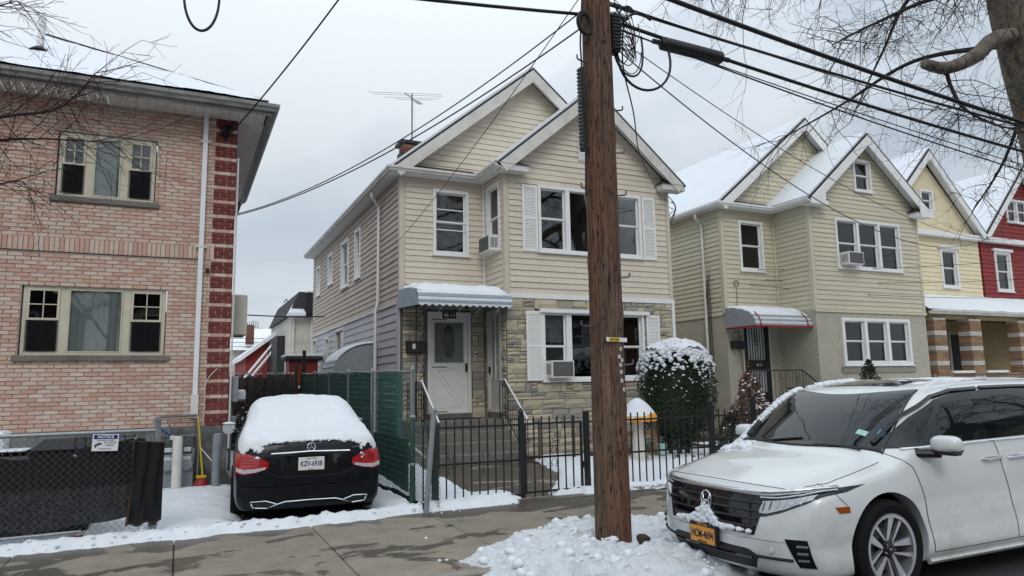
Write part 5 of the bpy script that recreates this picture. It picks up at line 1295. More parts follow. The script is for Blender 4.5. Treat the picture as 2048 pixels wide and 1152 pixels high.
def panel(t, x0, x1, rails=(.05, .54, 1.04), sp=.13, scrolls=(), top=1.12, y=IY):
    for z in rails: MB().box(x0, x1, y-.012, y+.012, z-.014, z+.014).build('rail', 'iron_black', t)
    n = max(1, round((x1-x0)/sp))
    for i in range(1, n): picket(t, x0+(x1-x0)*i/n, -.01, top, y)
    for s_ in scrolls: scroll(t, s_, y, rails[1])
def post(t, x, h=1.20, w=.032, y=IY, ball=True):
    mb = MB(); mb.box(x-w, x+w, y-w, y+w, -.05, h); mb.build('post', 'iron_black', t)
    if ball: MB().lathe([(.02, 0), (.04, .02), (.042, .045), (.03, .075), (.012, .095), (.001, .11)], (x, y, h), 10).build('finial', 'iron_black', t, smooth=True)
i1 = thing('iron_fence', 'black iron fence panel between the leaning post and the gate', 'fence'); post(i1, 3.22, 1.10, .04, ball=False); panel(i1, 3.26, 4.50, scrolls=(3.45, 3.97)); post(i1, 4.54, 1.18, .036)
for x in (3.05, 3.13): picket(i1, x, 0, 1.05)
i2 = thing('iron_gate', 'black iron garden gate in front of the concrete path', 'gate')
for x in (4.60, 5.545): MB().box(x-.016, x+.016, IY-.016, IY+.016, .05, 1.06).build('stile', 'iron_black', i2)
panel(i2, 4.616, 5.53, (.07, .56, 1.045), .125, (5.07,), 1.12); MB().bbox(5.56, 5.61, IY-.03, IY+.03, .36, .46, .005).build('latch', 'iron_black', i2)
i3 = thing('iron_fence', 'black iron fence panel between the gate and the round snowy bush', 'fence'); post(i3, 5.64, 1.20, .036, ball=False); panel(i3, 5.68, 8.02, scrolls=(6.0, 6.78, 7.31)); post(i3, 8.06, 1.24, .04)
i4 = thing('iron_fence', 'black iron fence panel running behind the white minivan', 'fence'); panel(i4, 8.1, 11.6, scrolls=(9.2, 10.3)); post(i4, 9.0, 1.30, .036)
# ---------------------------------------------------------------- utility pole
pl_ = thing('utility_pole', 'tall brown timber utility pole with step bolts and cables', 'pole', POLE)
def pole_pt(s, t_):
    z = -.3+11.3*t_; r = (.185-.0042*max(z, 0))*(1+.02*noise.noise(Vector((s*4, 0, z*.6))))
    for (kz, ka, kr) in ((4.28, .95, .045), (2.32, .85, .05), (2.9, .35, .03), (1.42, .9, .04), (.62, .2, .03), (3.55, 1.0, .03), (1.0, .75, .03)):
        da = (s-ka+.5) % 1-.5; d2 = (da*1.1/.09)**2+((z-kz)/.09)**2
        if d2 < 4: r += kr*.35*math.exp(-d2)-kr*.45*math.exp(-d2*7)
    a = s*2*pi; lean = .03*t_
    return (r*cos(a)+.0035*z, r*sin(a), z)
MB().grid(pole_pt, 72, 300).build('pole_shaft', 'pole_wood', pl_, smooth='all')
for i, (x, z) in enumerate(((-.27, 5.11), (-.27, 4.64), (-.27, 4.16), (-.27, 3.67), (.27, 4.61), (.27, 4.12), (.27, 3.64), (.27, 2.73), (.27, 1.80), (-.32, 2.2))):
    sg_ = 1 if x > 0 else -1; q = .14*sg_
    MB().tube([(q, -.03, z), (x, -.06, z+.012), (x+.012*sg_, -.065, z+.018), (x+.014*sg_, -.065, z+.06)], .0095, 6).build('step_bolt', 'galv_dark', pl_)
tg = MB(); tg.bbox(-.12, .15, -.006, 0, -.022, .022, .002); tg = tg.build('number_tag', 'sign_white', pl_, loc=(-.005, -.184, 2.06)); tg.rotation_euler = (0, radians(1), radians(6))
MB().box(-.085, .045, -.0085, -.0065, -.020, .020).build('tag_face', 'yellow_paint', tg)
text('tag_digits', '2 5 5 0 5', .034, 'ink_black', tg, (-.02, -.0095, 0), (pi/2, 0, 0), bold=.0006)
for z, x, s_ in ((1.965, .06, 'N'), (1.885, .035, '4'), (1.85, .075, '2'), (1.80, .05, '8'), (1.73, .055, '0'), (1.64, .06, '6'), (1.55, .09, '3')):
    d = MB().lathe([(.001, -.003), (.021, -.002), (.021, 0)], (0, 0, 0), 12, 'Y').build('nail_disc', 'sign_white', pl_, loc=(x, -sqrt(.182**2-x*x)-.004, z)); d.rotation_euler = (0, 0, atan2(x, .18))
    text('disc_digit', s_, .03, 'ink_black', d, (0, -.0045, 0), (pi/2, 0, 0))
def ring(mb, c, r, n, wr, tilt, seed, spread=.03):
    q = random.Random(seed)
    for k in range(n):
        rr_ = r*(1+q.uniform(-.08, .08)); ox, oy = q.uniform(-spread, spread), q.uniform(-spread, spread)
        mb.tube([(c[0]+ox+rr_*cos(a)*cos(tilt), c[1]+oy+rr_*cos(a)*sin(tilt), c[2]+rr_*1.15*sin(a)) for a in [i*pi/14 for i in range(29)]], wr, 5)
mb = MB(); ring(mb, (-.21, -.12, 5.52), .10, 7, .011, .3, 1, .012); mb.build('cable_coil', 'cable', pl_)
mb = MB(); ring(mb, (-.29, -.10, 3.08), .075, 6, .009, .9, 2, .008); mb.build('cable_coil', 'cable', pl_)
mb = MB(); mb.bbox(.17, .27, -.12, .02, 5.28, 5.74, .02); mb.build('terminal_box', 'black_plastic', pl_)
for k in range(10): MB().box(.165, .275, -.135, -.12, 5.31+k*.042, 5.335+k*.042).build('terminal_rib', 'cable', pl_)
MB().bbox(.16, .42, -.10, -.02, 5.72, 5.76, .01).build('bracket', 'galv', pl_)
mb = MB(); mb.bbox(-.24, -.185, -.06, .02, 4.1, 5.05, .01); cd = mb.build('cable_guard', 'black_plastic', pl_)
for k in range(22): MB().box(-.252, -.24, -.05, .01, 4.13+k*.042, 4.15+k*.042).build('guard_rib', 'galv_dark', cd)
MB().tube([(-.22, -.05, 3.6), (-.20, -.06, 4.4), (-.24, -.07, 5.3), (-.2, -.08, 5.9)], .010, 5).build('riser_cable', 'cable', pl_)
MB().tube([(-.17, .0, 5.36), (.0, -.185, 5.33), (.19, -.03, 5.30)], .006, 5).build('tie_wire', 'cable', pl_)
mb = MB(); q = random.Random(5)
for k, (cx, cz, rx, rz, w_) in enumerate(((.62, 5.38, .37, .46, .015), (.42, 5.46, .2, .42, .012), (.36, 5.42, .15, .26, .006), (.40, 5.3, .18, .22, .006), (.33, 5.5, .12, .3, .006), (.38, 5.62, .17, .25, .005))):
    pts = [(cx+rx*cos(a), -.05+.03*sin(2*a+k), cz+rz*sin(a)) for a in [1.2+i*(2*pi-.9)/30 for i in range(31)]]; mb.tube(pts, w_, 6)
for k in range(9): mb.tube(catmull([(.24, -.06, 5.4+k*.03), (.36+q.uniform(0, .1), -.12, 5.35+q.uniform(-.15, .15)), (.30+q.uniform(0, .15), -.1, 5.6+q.uniform(-.1, .2)), (.2, -.1, 5.72+q.uniform(0, .2))], 6), .005, 4)
mb.build('cable_loops', 'cable', pl_)
# ---------------------------------------------------------------- overhead lines (strung between this pole, its neighbours and the houses)
PR, PL = Vector((38, 6.3, 0)), Vector((-24, 6.3, 0))
def wire(label, pts, r, cat='cable', sides=6, group=None, wob=0):
    o = tag(MB().tube(pts, r, sides).build('overhead_cable', 'cable', None, smooth='all'), label, cat, group); return o
def span(label, a, b, drop, r, **k): return wire(label, sag(a, b, drop, 48), r)
V3 = Vector
span('thick overhead cable bundle along the street to the next pole, topmost of the run', (4.2, 6.25, 6.22), (38, 6.35, 6.9), 1.05, .030)
span('overhead trunk cable under the topmost bundle, towards the plane tree', (4.2, 6.3, 5.90), (38, 6.3, 6.9), .78, .018)
span('black cable carrying the splice case right of the utility pole', (4.2, 6.28, 5.70), (38, 6.3, 6.2), .95, .022)
span('thin cable just below the splice case cable', (4.2, 6.26, 5.62), (38, 6.3, 5.6), 1.15, .010)
span('thin slack cable lowest of the street run', (4.2, 6.34, 5.66), (38, 6.4, 4.9), .75, .007)
span('thin lashing wire above the splice case', (4.2, 6.2, 5.86), (38, 6.2, 6.5), .85, .007)
sc_ = thing('splice_case', 'black cylindrical splice case hanging on the cable beside the utility pole', 'splice case', (4.95, 6.28, 5.56))
axis = Vector((.92, 0, -.02)); MB().tube([(0, 0, 0), axis*.03, axis*.5, axis*.97, axis], [.05, .078, .08, .078, .05], 14).build('case_body', 'black_plastic', sc_, smooth=True)
for q_ in (0, 1): MB().tube([axis*q_-axis*.10*(1 if q_ == 0 else -1)*-0, axis*q_+axis*(.12 if q_ else -.12)], .03, 8).build('cable_nozzle', 'cable', sc_)
span('drop wire crossing from the pole above the tan house roof', (4.25, 6.32, 5.45), (24.5, 13.5, 6.6), 1.5, .008)
span('thin drop wire crossing from the pole towards the cream house', (4.25, 6.32, 5.58), (28.5, 14.5, 6.9), 1.2, .006)
for i, (z, dz, y) in enumerate(((4.95, 7.6, 16.3), (4.75, 6.9, 16.45), (4.6, 6.1, 16.2))):
    span(('upper', 'middle', 'lower')[i]+' service wire from the tan house side wall to the street', (14.2, y, z), (38, 6.3, dz), .9+.2*i, .008)
span('thick cable leaving the utility pole towards the brick house side of the street', (3.92, 6.3, 5.70), (-24, 6.3, 6.3), 1.15, .018)
span('twisted service drop from above to the brick house eave corner', (3.6, 4.0, 9.3), (.70, 13.5, 6.36), .35, .014)
span('service drop to the brick house side wall, upper of the pair', (3.9, 6.3, 5.74), (.84, 14.0, 4.92), .35, .008)
span('service drop to the brick house side wall, lower of the pair', (3.9, 6.32, 5.55), (.84, 14.03, 4.90), .30, .009)
span('drop wire from the pole to the beige house corner', (3.92, 6.34, 5.95), (4.5, 15.66, 5.0), .12, .006)
wire('wavy service cable from the pole to the beige house gutter', catmull([(4.45, 6.3, 5.7), (4.56, 6.5, 5.3), (5.4, 7.5, 5.22), (7.0, 9.6, 5.52), (8.9, 11.8, 5.85), (10.3, 13.4, 6.1), (11.3, 14.38, 6.25)], 8), .009)
mb = MB(); q = random.Random(8)
for k in range(4): mb.tube(catmull([(11.36+q.uniform(-.05, .05), 14.36, 6.3+q.uniform(-.2, .1)), (11.52, 14.4+q.uniform(-.1, .1), 6.1+q.uniform(-.2, .1)), (11.46, 14.5, 5.9+q.uniform(-.2, .1)), (11.42, 14.7, 5.6)], 5), .010, 4)
tag(mb.build('service_splice', 'cable'), 'tangled service cable splices at the beige house gutter corner', 'cable')
lc = [(.04+.14*cos(a), 6.3, 5.02+.32*sin(a)) for a in [pi+i*pi/20 for i in range(21)]]
wire('slack cable loop hanging from the overhead line near the brick house', [(-.10, 6.3, 5.62)]+lc+[(.18, 6.3, 5.62)], .012)
# ---------------------------------------------------------------- bare trees
def twig(mb, p, d, L, r, depth, rs, droop=.0, spread=.9, seg=5, kink=.35, kids=3):
    pts = [p.copy()]; dirs = []
    q = p.copy(); d = d.normalized()
    for i in range(seg):
        d = (d+Vector((rs.uniform(-kink, kink), rs.uniform(-kink, kink), rs.uniform(-kink, kink)-droop))*.6).normalized()
        q = q+d*(L/seg); pts.append(q.copy()); dirs.append(d.copy())
    mb.tube(pts, r, 3 if r < .012 else 5, False, max(r*.45, .0018))
    if depth <= 0: return
    n = kids if depth > 1 else kids+1
    for i in range(n):
        k = rs.randrange(1, seg+1); dd = dirs[k-1]
        side = Vector((rs.uniform(-1, 1), rs.uniform(-1, 1), rs.uniform(-1, .8))).normalized()
        twig(mb, pts[k], (dd*(1-spread*.5)+side*spread), L*rs.uniform(.45, .75), max(r*.55, .002), depth-1, rs, droop, spread, max(3, seg-1), kink, kids)
pt = thing('plane_tree', 'big plane tree with mottled trunk and drooping bare twigs above the white minivan', 'tree')
rs_ = random.Random(11)
tp = catmull([(15.1, 6.9, -.1), (14.7, 6.9, 2.2), (13.95, 6.85, 5.4), (13.25, 6.8, 8.0), (12.95, 6.8, 10.4), (12.8, 6.7, 12)], 8)
mb = MB(); nT = len(tp)
rad = [.50-.20*i/nT+.05*noise.noise(Vector((i*.35, 0, 0))) for i in range(nT)]; mb.tube(tp, rad, 20)
mb.build('trunk', 'bark_plane', pt, smooth='all')
stub = catmull([(13.2, 6.8, 7.6), (12.3, 6.7, 7.28), (11.7, 6.7, 6.86), (10.95, 6.7, 6.53), (10.42, 6.7, 6.50)], 5); MB().tube(stub, [.15-.07*i/len(stub)+.012*noise.noise(Vector((i*.9, 0, 0))) for i in range(len(stub))], 10).build('broken_limb', 'bark_plane', pt, smooth='all')
stuff(MB().tube([Vector(p)+Vector((0, 0, .075)) for p in stub[9:18]], .035, 6).build('limb_snow', 'snow', pt, smooth='all'))
limbs = [[(12.8, 6.8, 9.2), (11.2, 6.6, 8.9), (9.4, 6.4, 8.3), (7.8, 6.5, 7.6), (6.6, 6.7, 7.2)], [(12.7, 6.8, 10), (10.8, 7.6, 9.4), (9.0, 8.2, 8.8), (7.6, 8.6, 8.3)], [(12.8, 6.8, 9.0), (11.6, 5.8, 8.2), (10.2, 5.2, 7.5), (9.0, 5.0, 7.0)],
         [(12.9, 6.8, 8.4), (11.9, 7.4, 8.2), (10.9, 7.8, 7.8), (10.0, 8.0, 7.3)], [(10.9, 6.68, 6.52), (11.1, 6.6, 6.1), (11.2, 6.5, 5.75), (11.7, 6.4, 5.6), (12.3, 6.3, 5.75)], [(13.2, 6.7, 7.0), (13.3, 6.0, 7.3), (13.0, 5.4, 6.9), (12.4, 5.0, 6.6)],
         [(12.7, 6.8, 10.6), (10.4, 6.9, 10.3), (8.2, 7.0, 9.4), (6.2, 7.3, 8.4), (5.2, 7.6, 8.0)], [(13.3, 6.9, 6.6), (14.2, 7.6, 6.4), (14.9, 8.4, 5.9), (15.2, 9.0, 5.2)], [(13.2, 7.0, 7.5), (12.6, 8.4, 7.6), (12.2, 9.8, 7.2), (11.6, 11, 6.8)], [(12.9, 6.9, 8.6), (12.6, 8.0, 8.9), (13.4, 9.6, 8.4), (14.0, 11, 7.6)]]
LP = []
for li, L in enumerate(limbs):
    P = catmull([Vector(q)+Vector((0, rs_.uniform(-.15, .15), rs_.uniform(-.15, .15)))*(0 if qi in (0,) else 1) for qi, q in enumerate(L)], 7); r0 = .055 if li not in (4,) else .035
    LP.append(P); MB().tube(P, r0, 8, False, .010).build('limb', 'bark_dark', pt, smooth='all')
mb = MB()
for li, P in enumerate(LP):
    for i in range(4, len(P)):
        for k in range(2 if li in (0, 1, 2, 3) else 1):
            d = Vector((rs_.uniform(-1, .5), rs_.uniform(-.9, .9), rs_.uniform(-.9, .35)))
            twig(mb, P[i].copy(), d, rs_.uniform(.6, 1.25), .010, 2, rs_, .04, .85, 6, .5, 3)
stuff(mb.build('twigs', 'twig_brown', pt))
lt = thing('street_tree', 'bare young tree with thin reddish twigs reaching across the brick house', 'tree')
rs_ = random.Random(4)
MB().tube(catmull([(-5.0, 7.9, -.1), (-4.9, 7.95, 1.6), (-4.7, 8.0, 3.0), (-4.6, 8.0, 5.0), (-4.7, 8, 7)], 5), .14, 12, True, .06).build('trunk', 'bark_dark', lt, smooth='all')
mb = MB()
for L, r in (([(-4.75, 8.0, 2.6), (-3.4, 8.0, 3.5), (-2.3, 8.0, 4.0), (-1.68, 8.0, 4.28), (-1.2, 8.0, 4.45), (-.9, 7.95, 4.85)], .035), ([(-4.7, 8, 2.9), (-3.2, 8.1, 3.75), (-2.2, 8.1, 3.95), (-1.5, 8.1, 4.12), (-.75, 8.1, 4.18)], .028), ([(-4.6, 8, 3.6), (-3.2, 7.9, 4.6), (-2.2, 7.9, 5.1), (-1.6, 7.9, 5.45)], .026), ([(-4.7, 8, 2.4), (-3.2, 8.2, 3.1), (-2.2, 8.2, 3.5), (-1.5, 8.2, 3.72)], .022)):
    P = catmull(L, 6); MB().tube(P, r, 6, False, .005).build('limb', 'bark_dark', lt, smooth='all')
    for i in range(5, len(P)):
        for k in range(2): twig(mb, P[i].copy(), Vector((rs_.uniform(.2, 1), rs_.uniform(-.6, .6), rs_.uniform(-.7, .9))), rs_.uniform(.3, .7), .0055, 2, rs_, -.02, .6, 5, .28, 2)
stuff(mb.build('twigs', 'twig_reddish', lt))
# ---------------------------------------------------------------- shrubs with snow
def leafy(t, name, m, centre, n, inside, size, seed, up=0):
    rs = random.Random(seed); mb = MB()
    for p in inside(rs, n):
        p = Vector(p); a = Vector((rs.uniform(-1, 1), rs.uniform(-1, 1), rs.uniform(-.6, 1)+up)).normalized(); b = a.orthogonal().normalized()
        b.rotate(Matrix.Rotation(rs.uniform(0, 6.28), 3, a)); s = size*rs.uniform(.6, 1.3)
        mb.add([p, p+a*s+b*s*.35, p+a*s*1.8, p+a*s-b*s*.35], [(0, 1, 2, 3)])
    return stuff(mb.build(name, m, t))
def flakes(t, pts, rmin, rmax, seed, name='snow_patches'):
    rs = random.Random(seed); mb = MB()
    for p in pts:
        r = rs.uniform(rmin, rmax); k = 6; c = Vector(p)
        ring_ = [c+Vector((r*cos(a)*rs.uniform(.7, 1.3), r*sin(a)*rs.uniform(.7, 1.3), rs.uniform(-.3, .1)*r)) for a in [2*pi*i/k for i in range(k)]]
        mb.add(ring_+[c+Vector((0, 0, r*.7))], [(i, (i+1) % k, k) for i in range(k)])
    return stuff(mb.build(name, 'snow', t, smooth='all'))
BC = Vector((9.93, 12.65, 1.36)); BR = Vector((.80, .78, 1.14))
def bush_dir(rs):
    u = rs.uniform(-1, 1); a = rs.uniform(0, 2*pi); s = sqrt(1-u*u); return Vector((s*cos(a), s*sin(a), u))
def bush_r(d):     # clipped dome: squarish superellipsoid
    e = 2.7; return (abs(d.x)**e+abs(d.y)**e+abs(d.z)**e)**(-1/e)*(1+.05*noise.noise(d*4))
def bush_pts(rs, n):
    for i in range(n):
        d = bush_dir(rs); k = bush_r(d)*rs.uniform(.78, 1.02)
        p = Vector((d.x*BR.x, d.y*BR.y, d.z*BR.z))*k
        if d.z < -.3: p.x *= 1-.25*(-d.z-.3); p.y *= 1-.25*(-d.z-.3)
        yield BC+p
bu = thing('round_bush', 'clipped round evergreen bush capped with snow in front of the stone wall', 'bush')
for i in range(6):
    a = i*1.05; MB().tube([(BC.x+.18*cos(a), BC.y+.18*sin(a), -.05), (BC.x+.3*cos(a), BC.y+.3*sin(a), .5), (BC.x+.6*cos(a), BC.y+.6*sin(a), 1.5)], .03, 6, True, .012).build('stem', 'bark_dark', bu)
bm_ = bmesh.new(); bmesh.ops.create_icosphere(bm_, subdivisions=3, radius=1)
for v in bm_.verts: d = v.co.normalized(); v.co = BC+Vector((d.x*BR.x, d.y*BR.y, d.z*BR.z))*bush_r(d)*.80
MB().bm(bm_).build('inner_foliage', 'leaf_dark', bu)
leafy(bu, 'foliage', 'leaf_green', BC, 15000, bush_pts, .034, 2)
rs_ = random.Random(6); fp = []
while len(fp) < 1700:
    d = bush_dir(rs_); h = d.z
    if d.z > -.25 and rs_.random() < (max(0, (h+.22)/1.1))**1.9*1.2 and noise.noise(d*7) > -.12-.9*max(0, h-.35):
        p = BC+Vector((d.x*BR.x, d.y*BR.y, d.z*BR.z))*bush_r(d)*1.0; fp.append(p+Vector((0, 0, .035)))
mb = MB(); rr = random.Random(3)
for p in fp:
    k = smooth(BC.z+.1, BC.z+BR.z, p.z); clod(mb, p.x, p.y, p.z-.02, rr.uniform(.010, .022)+.075*k*rr.random()**1.3, 1)
stuff(mb.build('snow_patches', 'snow', bu, smooth='all'))
stuff(MB().grid(lambda s, t_: tuple(BC+Vector((.86*BR.x*(s*2-1)*sqrt(1-(t_*2-1)**2/2), .86*BR.y*(t_*2-1)*sqrt(1-(s*2-1)**2/2), BR.z*(1.03-.15*((s*2-1)**2+(t_*2-1)**2)+.045*fbm(s*9, t_*9, 0, 1)))))if True else 0, 30, 30).build('snow_cap', 'snow', bu, smooth='all'))
def cone_pts(cx, cy, h, r, pw=.7):
    def f(rs, n):
        for i in range(n):
            t_ = rs.random()**1.3; a = rs.uniform(0, 2*pi); k = r*(1-t_)**pw*(1+.25*noise.noise(Vector((cos(a)*2, sin(a)*2, t_*5))))*sqrt(rs.uniform(.25, 1))
            yield (cx+k*cos(a), cy+k*sin(a), .08+h*t_)
    return f
def cone_shrub(name, label, cat, cx, cy, h, r, n, m, size, nsnow, seed, pw=.7):
    t = thing(name, label, cat); MB().tube([(cx, cy, -.05), (cx+.02, cy, h*.9)], .035, 6, True, .01).build('stem', 'bark_dark', t)
    rs = random.Random(seed)
    for i in range(14): a = rs.uniform(0, 6.28); z = rs.uniform(.1, h*.7); MB().tube([(cx, cy, z), (cx+r*.7*(1-z/h)*cos(a), cy+r*.7*(1-z/h)*sin(a), z+.25)], .010, 4, True, .004).build('branch', 'bark_dark', t)
    leafy(t, 'foliage', m, None, n, cone_pts(cx, cy, h, r, pw), size, seed, .4)
    rs = random.Random(seed+1); pts = []
    for p in cone_pts(cx, cy, h, r*1.02, pw)(rs, nsnow*5):
        if len(pts) < nsnow and noise.noise(Vector(p)*3.5) > -.05: pts.append(p)
    flakes(t, pts, .018, .05, seed+2); return t
cone_shrub('brown_shrub', 'reddish brown wintering shrub with snow flecks beside the iron fence', 'shrub', 10.95, 11.5, 1.70, .58, 5200, 'leaf_brown', .034, 330, 21, .55)
cone_shrub('small_conifer', 'small dark green conifer below the tan house window', 'shrub', 16.95, 13.3, 2.0, .66, 4200, 'leaf_dark', .04, 14, 31, .7)
cone_shrub('low_evergreen', 'low dark green evergreen shrub at the foot of the brown shrub', 'shrub', 10.2, 11.3, .85, .5, 2600, 'leaf_dark', .035, 30, 41, .6)
# ---------------------------------------------------------------- garden ornament and wood frame
mu = thing('garden_mushroom', 'snow capped garden mushroom ornament with orange spotted rim and white stem', 'ornament', (8.52, 12.15, 0))
MB().lathe([(.20, -.05), (.20, .10), (.165, .14), (.14, .30), (.105, .62), (.115, .84)], (0, 0, 0), 20).build('stem', 'ceramic', mu, smooth=True)
MB().lathe([(.10, .82), (.36, .83), (.415, .86), (.41, .92), (.36, .99), (.26, 1.05)], (0, 0, 0), 28).build('cap', 'orange_cap', mu, smooth=True)
rs_ = random.Random(2)
for i in range(26):
    a = i*.2417; z = .875+.07*((i*7) % 3)/2; r = .412-.25*max(0, z-.91); d = MB().lathe([(.001, -.006), (rs_.uniform(.018, .032), 0), (.001, .006)], (0, 0, 0), 8, 'X').build('spot', 'sign_white', mu, loc=(r*cos(a), r*sin(a), z)); d.rotation_euler = (0, 0, a)
stuff(MB().grid(lambda s, t_: ((.39-.385*t_**1.1)*cos(s*2*pi)*(1+.03*sin(s*13)), (.39-.385*t_**1.1)*sin(s*2*pi)*(1+.03*sin(s*13)), .945+.36*(1-(1-t_)**1.55)-.03*(t_ > .97)), 36, 16).build('snow_cap', 'snow', mu, smooth='all'))
wf_ = thing('timber_frame', 'raw timber rail frame beside the garden mushroom', 'frame', (8.9, 12.7, 0))
for x in (-.62, .45): MB().bbox(x-.03, x+.03, -.03, .03, -.05, 1.06, .006).build('post', 'wood_raw', wf_)
MB().bbox(-.6, .42, -.05, -.03, .50, .60, .004).build('rail', 'wood_raw', wf_); MB().bbox(-.6, .42, -.05, -.03, .10, .2, .004).build('rail', 'wood_raw', wf_)
bb = thing('plastic_pail', 'small pale blue pail under the timber frame', 'pail', (9.25, 12.35, .0)); MB().lathe([(.08, 0), (.10, .2), (.11, .2), (.10, .21), (.09, .19)], (0, 0, .12), 12).build('bowl', 'sticker_teal', bb)
MB().tube([(-.1, 0, .32), (0, 0, .42), (.1, 0, .32)], .006, 4).build('handle', 'galv', bb)
for i, (x, lab) in enumerate(((7.05, 'short grey garden stake by the stone wall, beside the stair rail'), (7.62, 'grey garden stake in the middle of the stone wall'), (8.28, 'pale garden stake beside the mushroom stem'))):
    tag(MB().bbox(-.025, .025, -.02, .02, -.05, (.85, .95, 1.0)[i], .004).build('garden_stake', 'wood_old' if i < 2 else 'trim_aged', None, loc=(x, 13.7-.6*i*.8, 0)), lab, 'stake', 'garden stakes')
st_ = MB(); rs_ = random.Random(9)
for i in range(46): clod(st_, 9.1+1.9*rs_.random(), 11.75+.35*rs_.random(), .04, rs_.uniform(.05, .11), 1)
stuff(tag(st_.build('soil_border', 'soil', smooth='all'), 'dark soil border along the foot of the round bush', 'soil'))
# ---------------------------------------------------------------- yard end and houses behind
wfn = thing('board_fence', 'weathered dark board fence with dry vines across the end of the driveway', 'fence')
for i in range(30): MB().bbox(1.0+i*.068, 1.0+i*.068+.064, 21.0, 21.025, 0, 2.0+random.uniform(-.06, .04), .004).build('board', 'wood_old', wfn)
for z in (.6, 1.6): MB().box(1.0, 3.04, 21.026, 21.07, z, z+.09).build('rail', 'wood_old', wfn)
for i in range(22): stuff(MB().bbox(1.0+i*.095, 1.07+i*.095, 20.98, 21.04, 2.03, 2.06+random.uniform(0, .03), .01).build('snow_line', 'snow', wfn)) if i % 3 else None
stuff(chain_link((.95, 20.8, .05), (1, 0, 0), 2.05, 0, 2.05, .085, .004).build('wire_mesh', 'galv_dark', wfn))
vb = MB(); rs_ = random.Random(12)
for i in range(60): twig(vb, Vector((rs_.uniform(.95, 3.0), rs_.uniform(19.6, 20.6), 0)), Vector((rs_.uniform(-.5, .5), rs_.uniform(-.3, .3), 1)), rs_.uniform(.8, 1.9), .012, 2, rs_, .06, .6, 6, .4, 2)
vn = thing('dry_brush', 'tangle of dry brush and vines before the board fence', 'brush'); stuff(vb.build('stems', 'twig_brown', vn)); leafy(vn, 'dry_leaves', 'leaf_dark', None, 1800, lambda rs, n: ((rs.uniform(.95, 2.9), rs.uniform(19.4, 20.5), rs.uniform(.0, 1.7)) for _ in range(n)), .04, 17)
flakes(vn, [(rs_.uniform(.95, 2.9), rs_.uniform(19.3, 20.4), rs_.uniform(.2, 1.4)) for _ in range(70)], .02, .05, 4)
rb = thing('red_cottage', 'low red house with snowy roof behind the board fence', 'house')
MB().prism([(3.15, 40, 0), (12, 40, 0), (12, 40, 5.2), (7.4, 40, 6.6), (3.15, 40, 3.35)], (0, 1, 0), 8).build('wall', 'siding_red', rb)
siding(FR((0, 40, 0), (1, 0, 0), (0, -1, 0)), rb.children[0], 3.15, 7, .3, 4.4, .22, 'siding_red', [], lambda z: (max(3.15, 3.15+(z-3.35)/.765), 7.0))
MB().prism([(2.85, 39.6, 3.1), (7.4, 39.6, 6.62), (7.4, 39.6, 6.85), (2.8, 39.6, 3.3)], (0, 1, 0), 9).build('roof', 'roof_white', rb)
for q in (0, .28): MB().tube([(3.0+q, 38.5, 2.2), (5.1+q, 38.5, 4.95)], .07, 6).build('stair_rail', 'trim_white', rb)
window(FR((0, 40, 0), (1, 0, 0), (0, -1, 0)), rb, 4.6, 5.3, 2.7, 3.7, None, 'trim_white', .08, .06)
sh_ = thing('snowy_roof_house', 'house with a wide snow covered roof and brick chimney behind the red house', 'house')
MB().box(.5, 14, 50, 58, 0, 4.3).build('wall', 'paint_cream', sh_); MB().prism([(.2, 49.6, 4.2), (.2, 54, 6.0), (.2, 58.4, 4.2)], (1, 0, 0), 14).build('roof', 'roof_white', sh_)
MB().box(3.9, 4.4, 49.8, 50.3, 4.6, 5.9).build('chimney', 'brick_far', sh_)
fb = thing('brick_block', 'distant brown brick apartment block with rooftop aerials', 'building'); MB().box(-2, 4.3, 70, 82, 0, 8.6).build('wall', 'brick_far', fb); MB().box(4.3, 6.9, 70, 82, 0, 7.35).build('lower_wing', 'brick_far', fb)
MB().box(-2.1, 4.4, 69.9, 82, 8.6, 8.75).build('coping', 'trim_aged', fb)
for i in range(12): x = 4.5+i*.19; MB().tube([(x, 71, 7.3), (x, 71, 7.9+.3*random.random())], .03, 4).build('aerial', 'galv_dark', fb)
for i in range(3): MB().box(4.6+i*.75, 4.95+i*.75, 69.95, 69.999, 5.9, 6.7).build('window', 'room_dark', fb)
cm = thing('cream_building', 'tall cream house with dark dormer and grey shingled gable behind the beige house', 'house')
MB().box(4.62, 10, 34, 42, 0, 5.05).build('wall', 'paint_cream', cm); MB().box(4.25, 4.62, 36, 40, 0, 4.2).build('side_bay', 'paint_dark', cm)
MB().prism([(4.45, 33.7, 5.0), (4.9, 33.7, 6.1), (6.2, 33.7, 6.15), (6.2, 33.7, 5.0)], (0, 1, 0), 8).build('gable_roof', 'shingle', cm)
MB().hexa([(4.4, 33.5, 4.98), (5.2, 33.5, 4.98), (5.2, 34.2, 4.98), (4.4, 34.2, 4.98), (4.4, 33.5, 5.1), (5.2, 33.5, 5.1), (5.0, 34.0, 5.6), (4.7, 34.0, 5.6)]).build('eave_snow', 'snow', cm)
MB().box(5.25, 8.5, 33.4, 36, 5.06, 6.05).build('dormer', 'paint_dark', cm); MB().box(5.2, 8.6, 33.3, 36, 6.05, 6.12).build('dormer_snow', 'snow', cm)
window(FR((0, 33.4, 0), (1, 0, 0), (0, -1, 0)), cm, 5.4, 6.4, 5.15, 5.95, [(1, 'dh'), (1, 'dh')], 'paint_dark', .06, .04, curtain='curtain')
for x, z0, z1_ in ((4.85, 2.6, 3.2), (5.2, 2.3, 3.6)): window(FR((0, 34, 0), (1, 0, 0), (0, -1, 0)), cm, x, x+.28, z0, z1_, None, 'trim_aged', .04, .03)
for x in (4.72, 5.55): MB().tube([(x, 33.92, .2), (x, 33.92, 5.0)], .05, 6).build('drainpipe', 'trim_aged', cm)
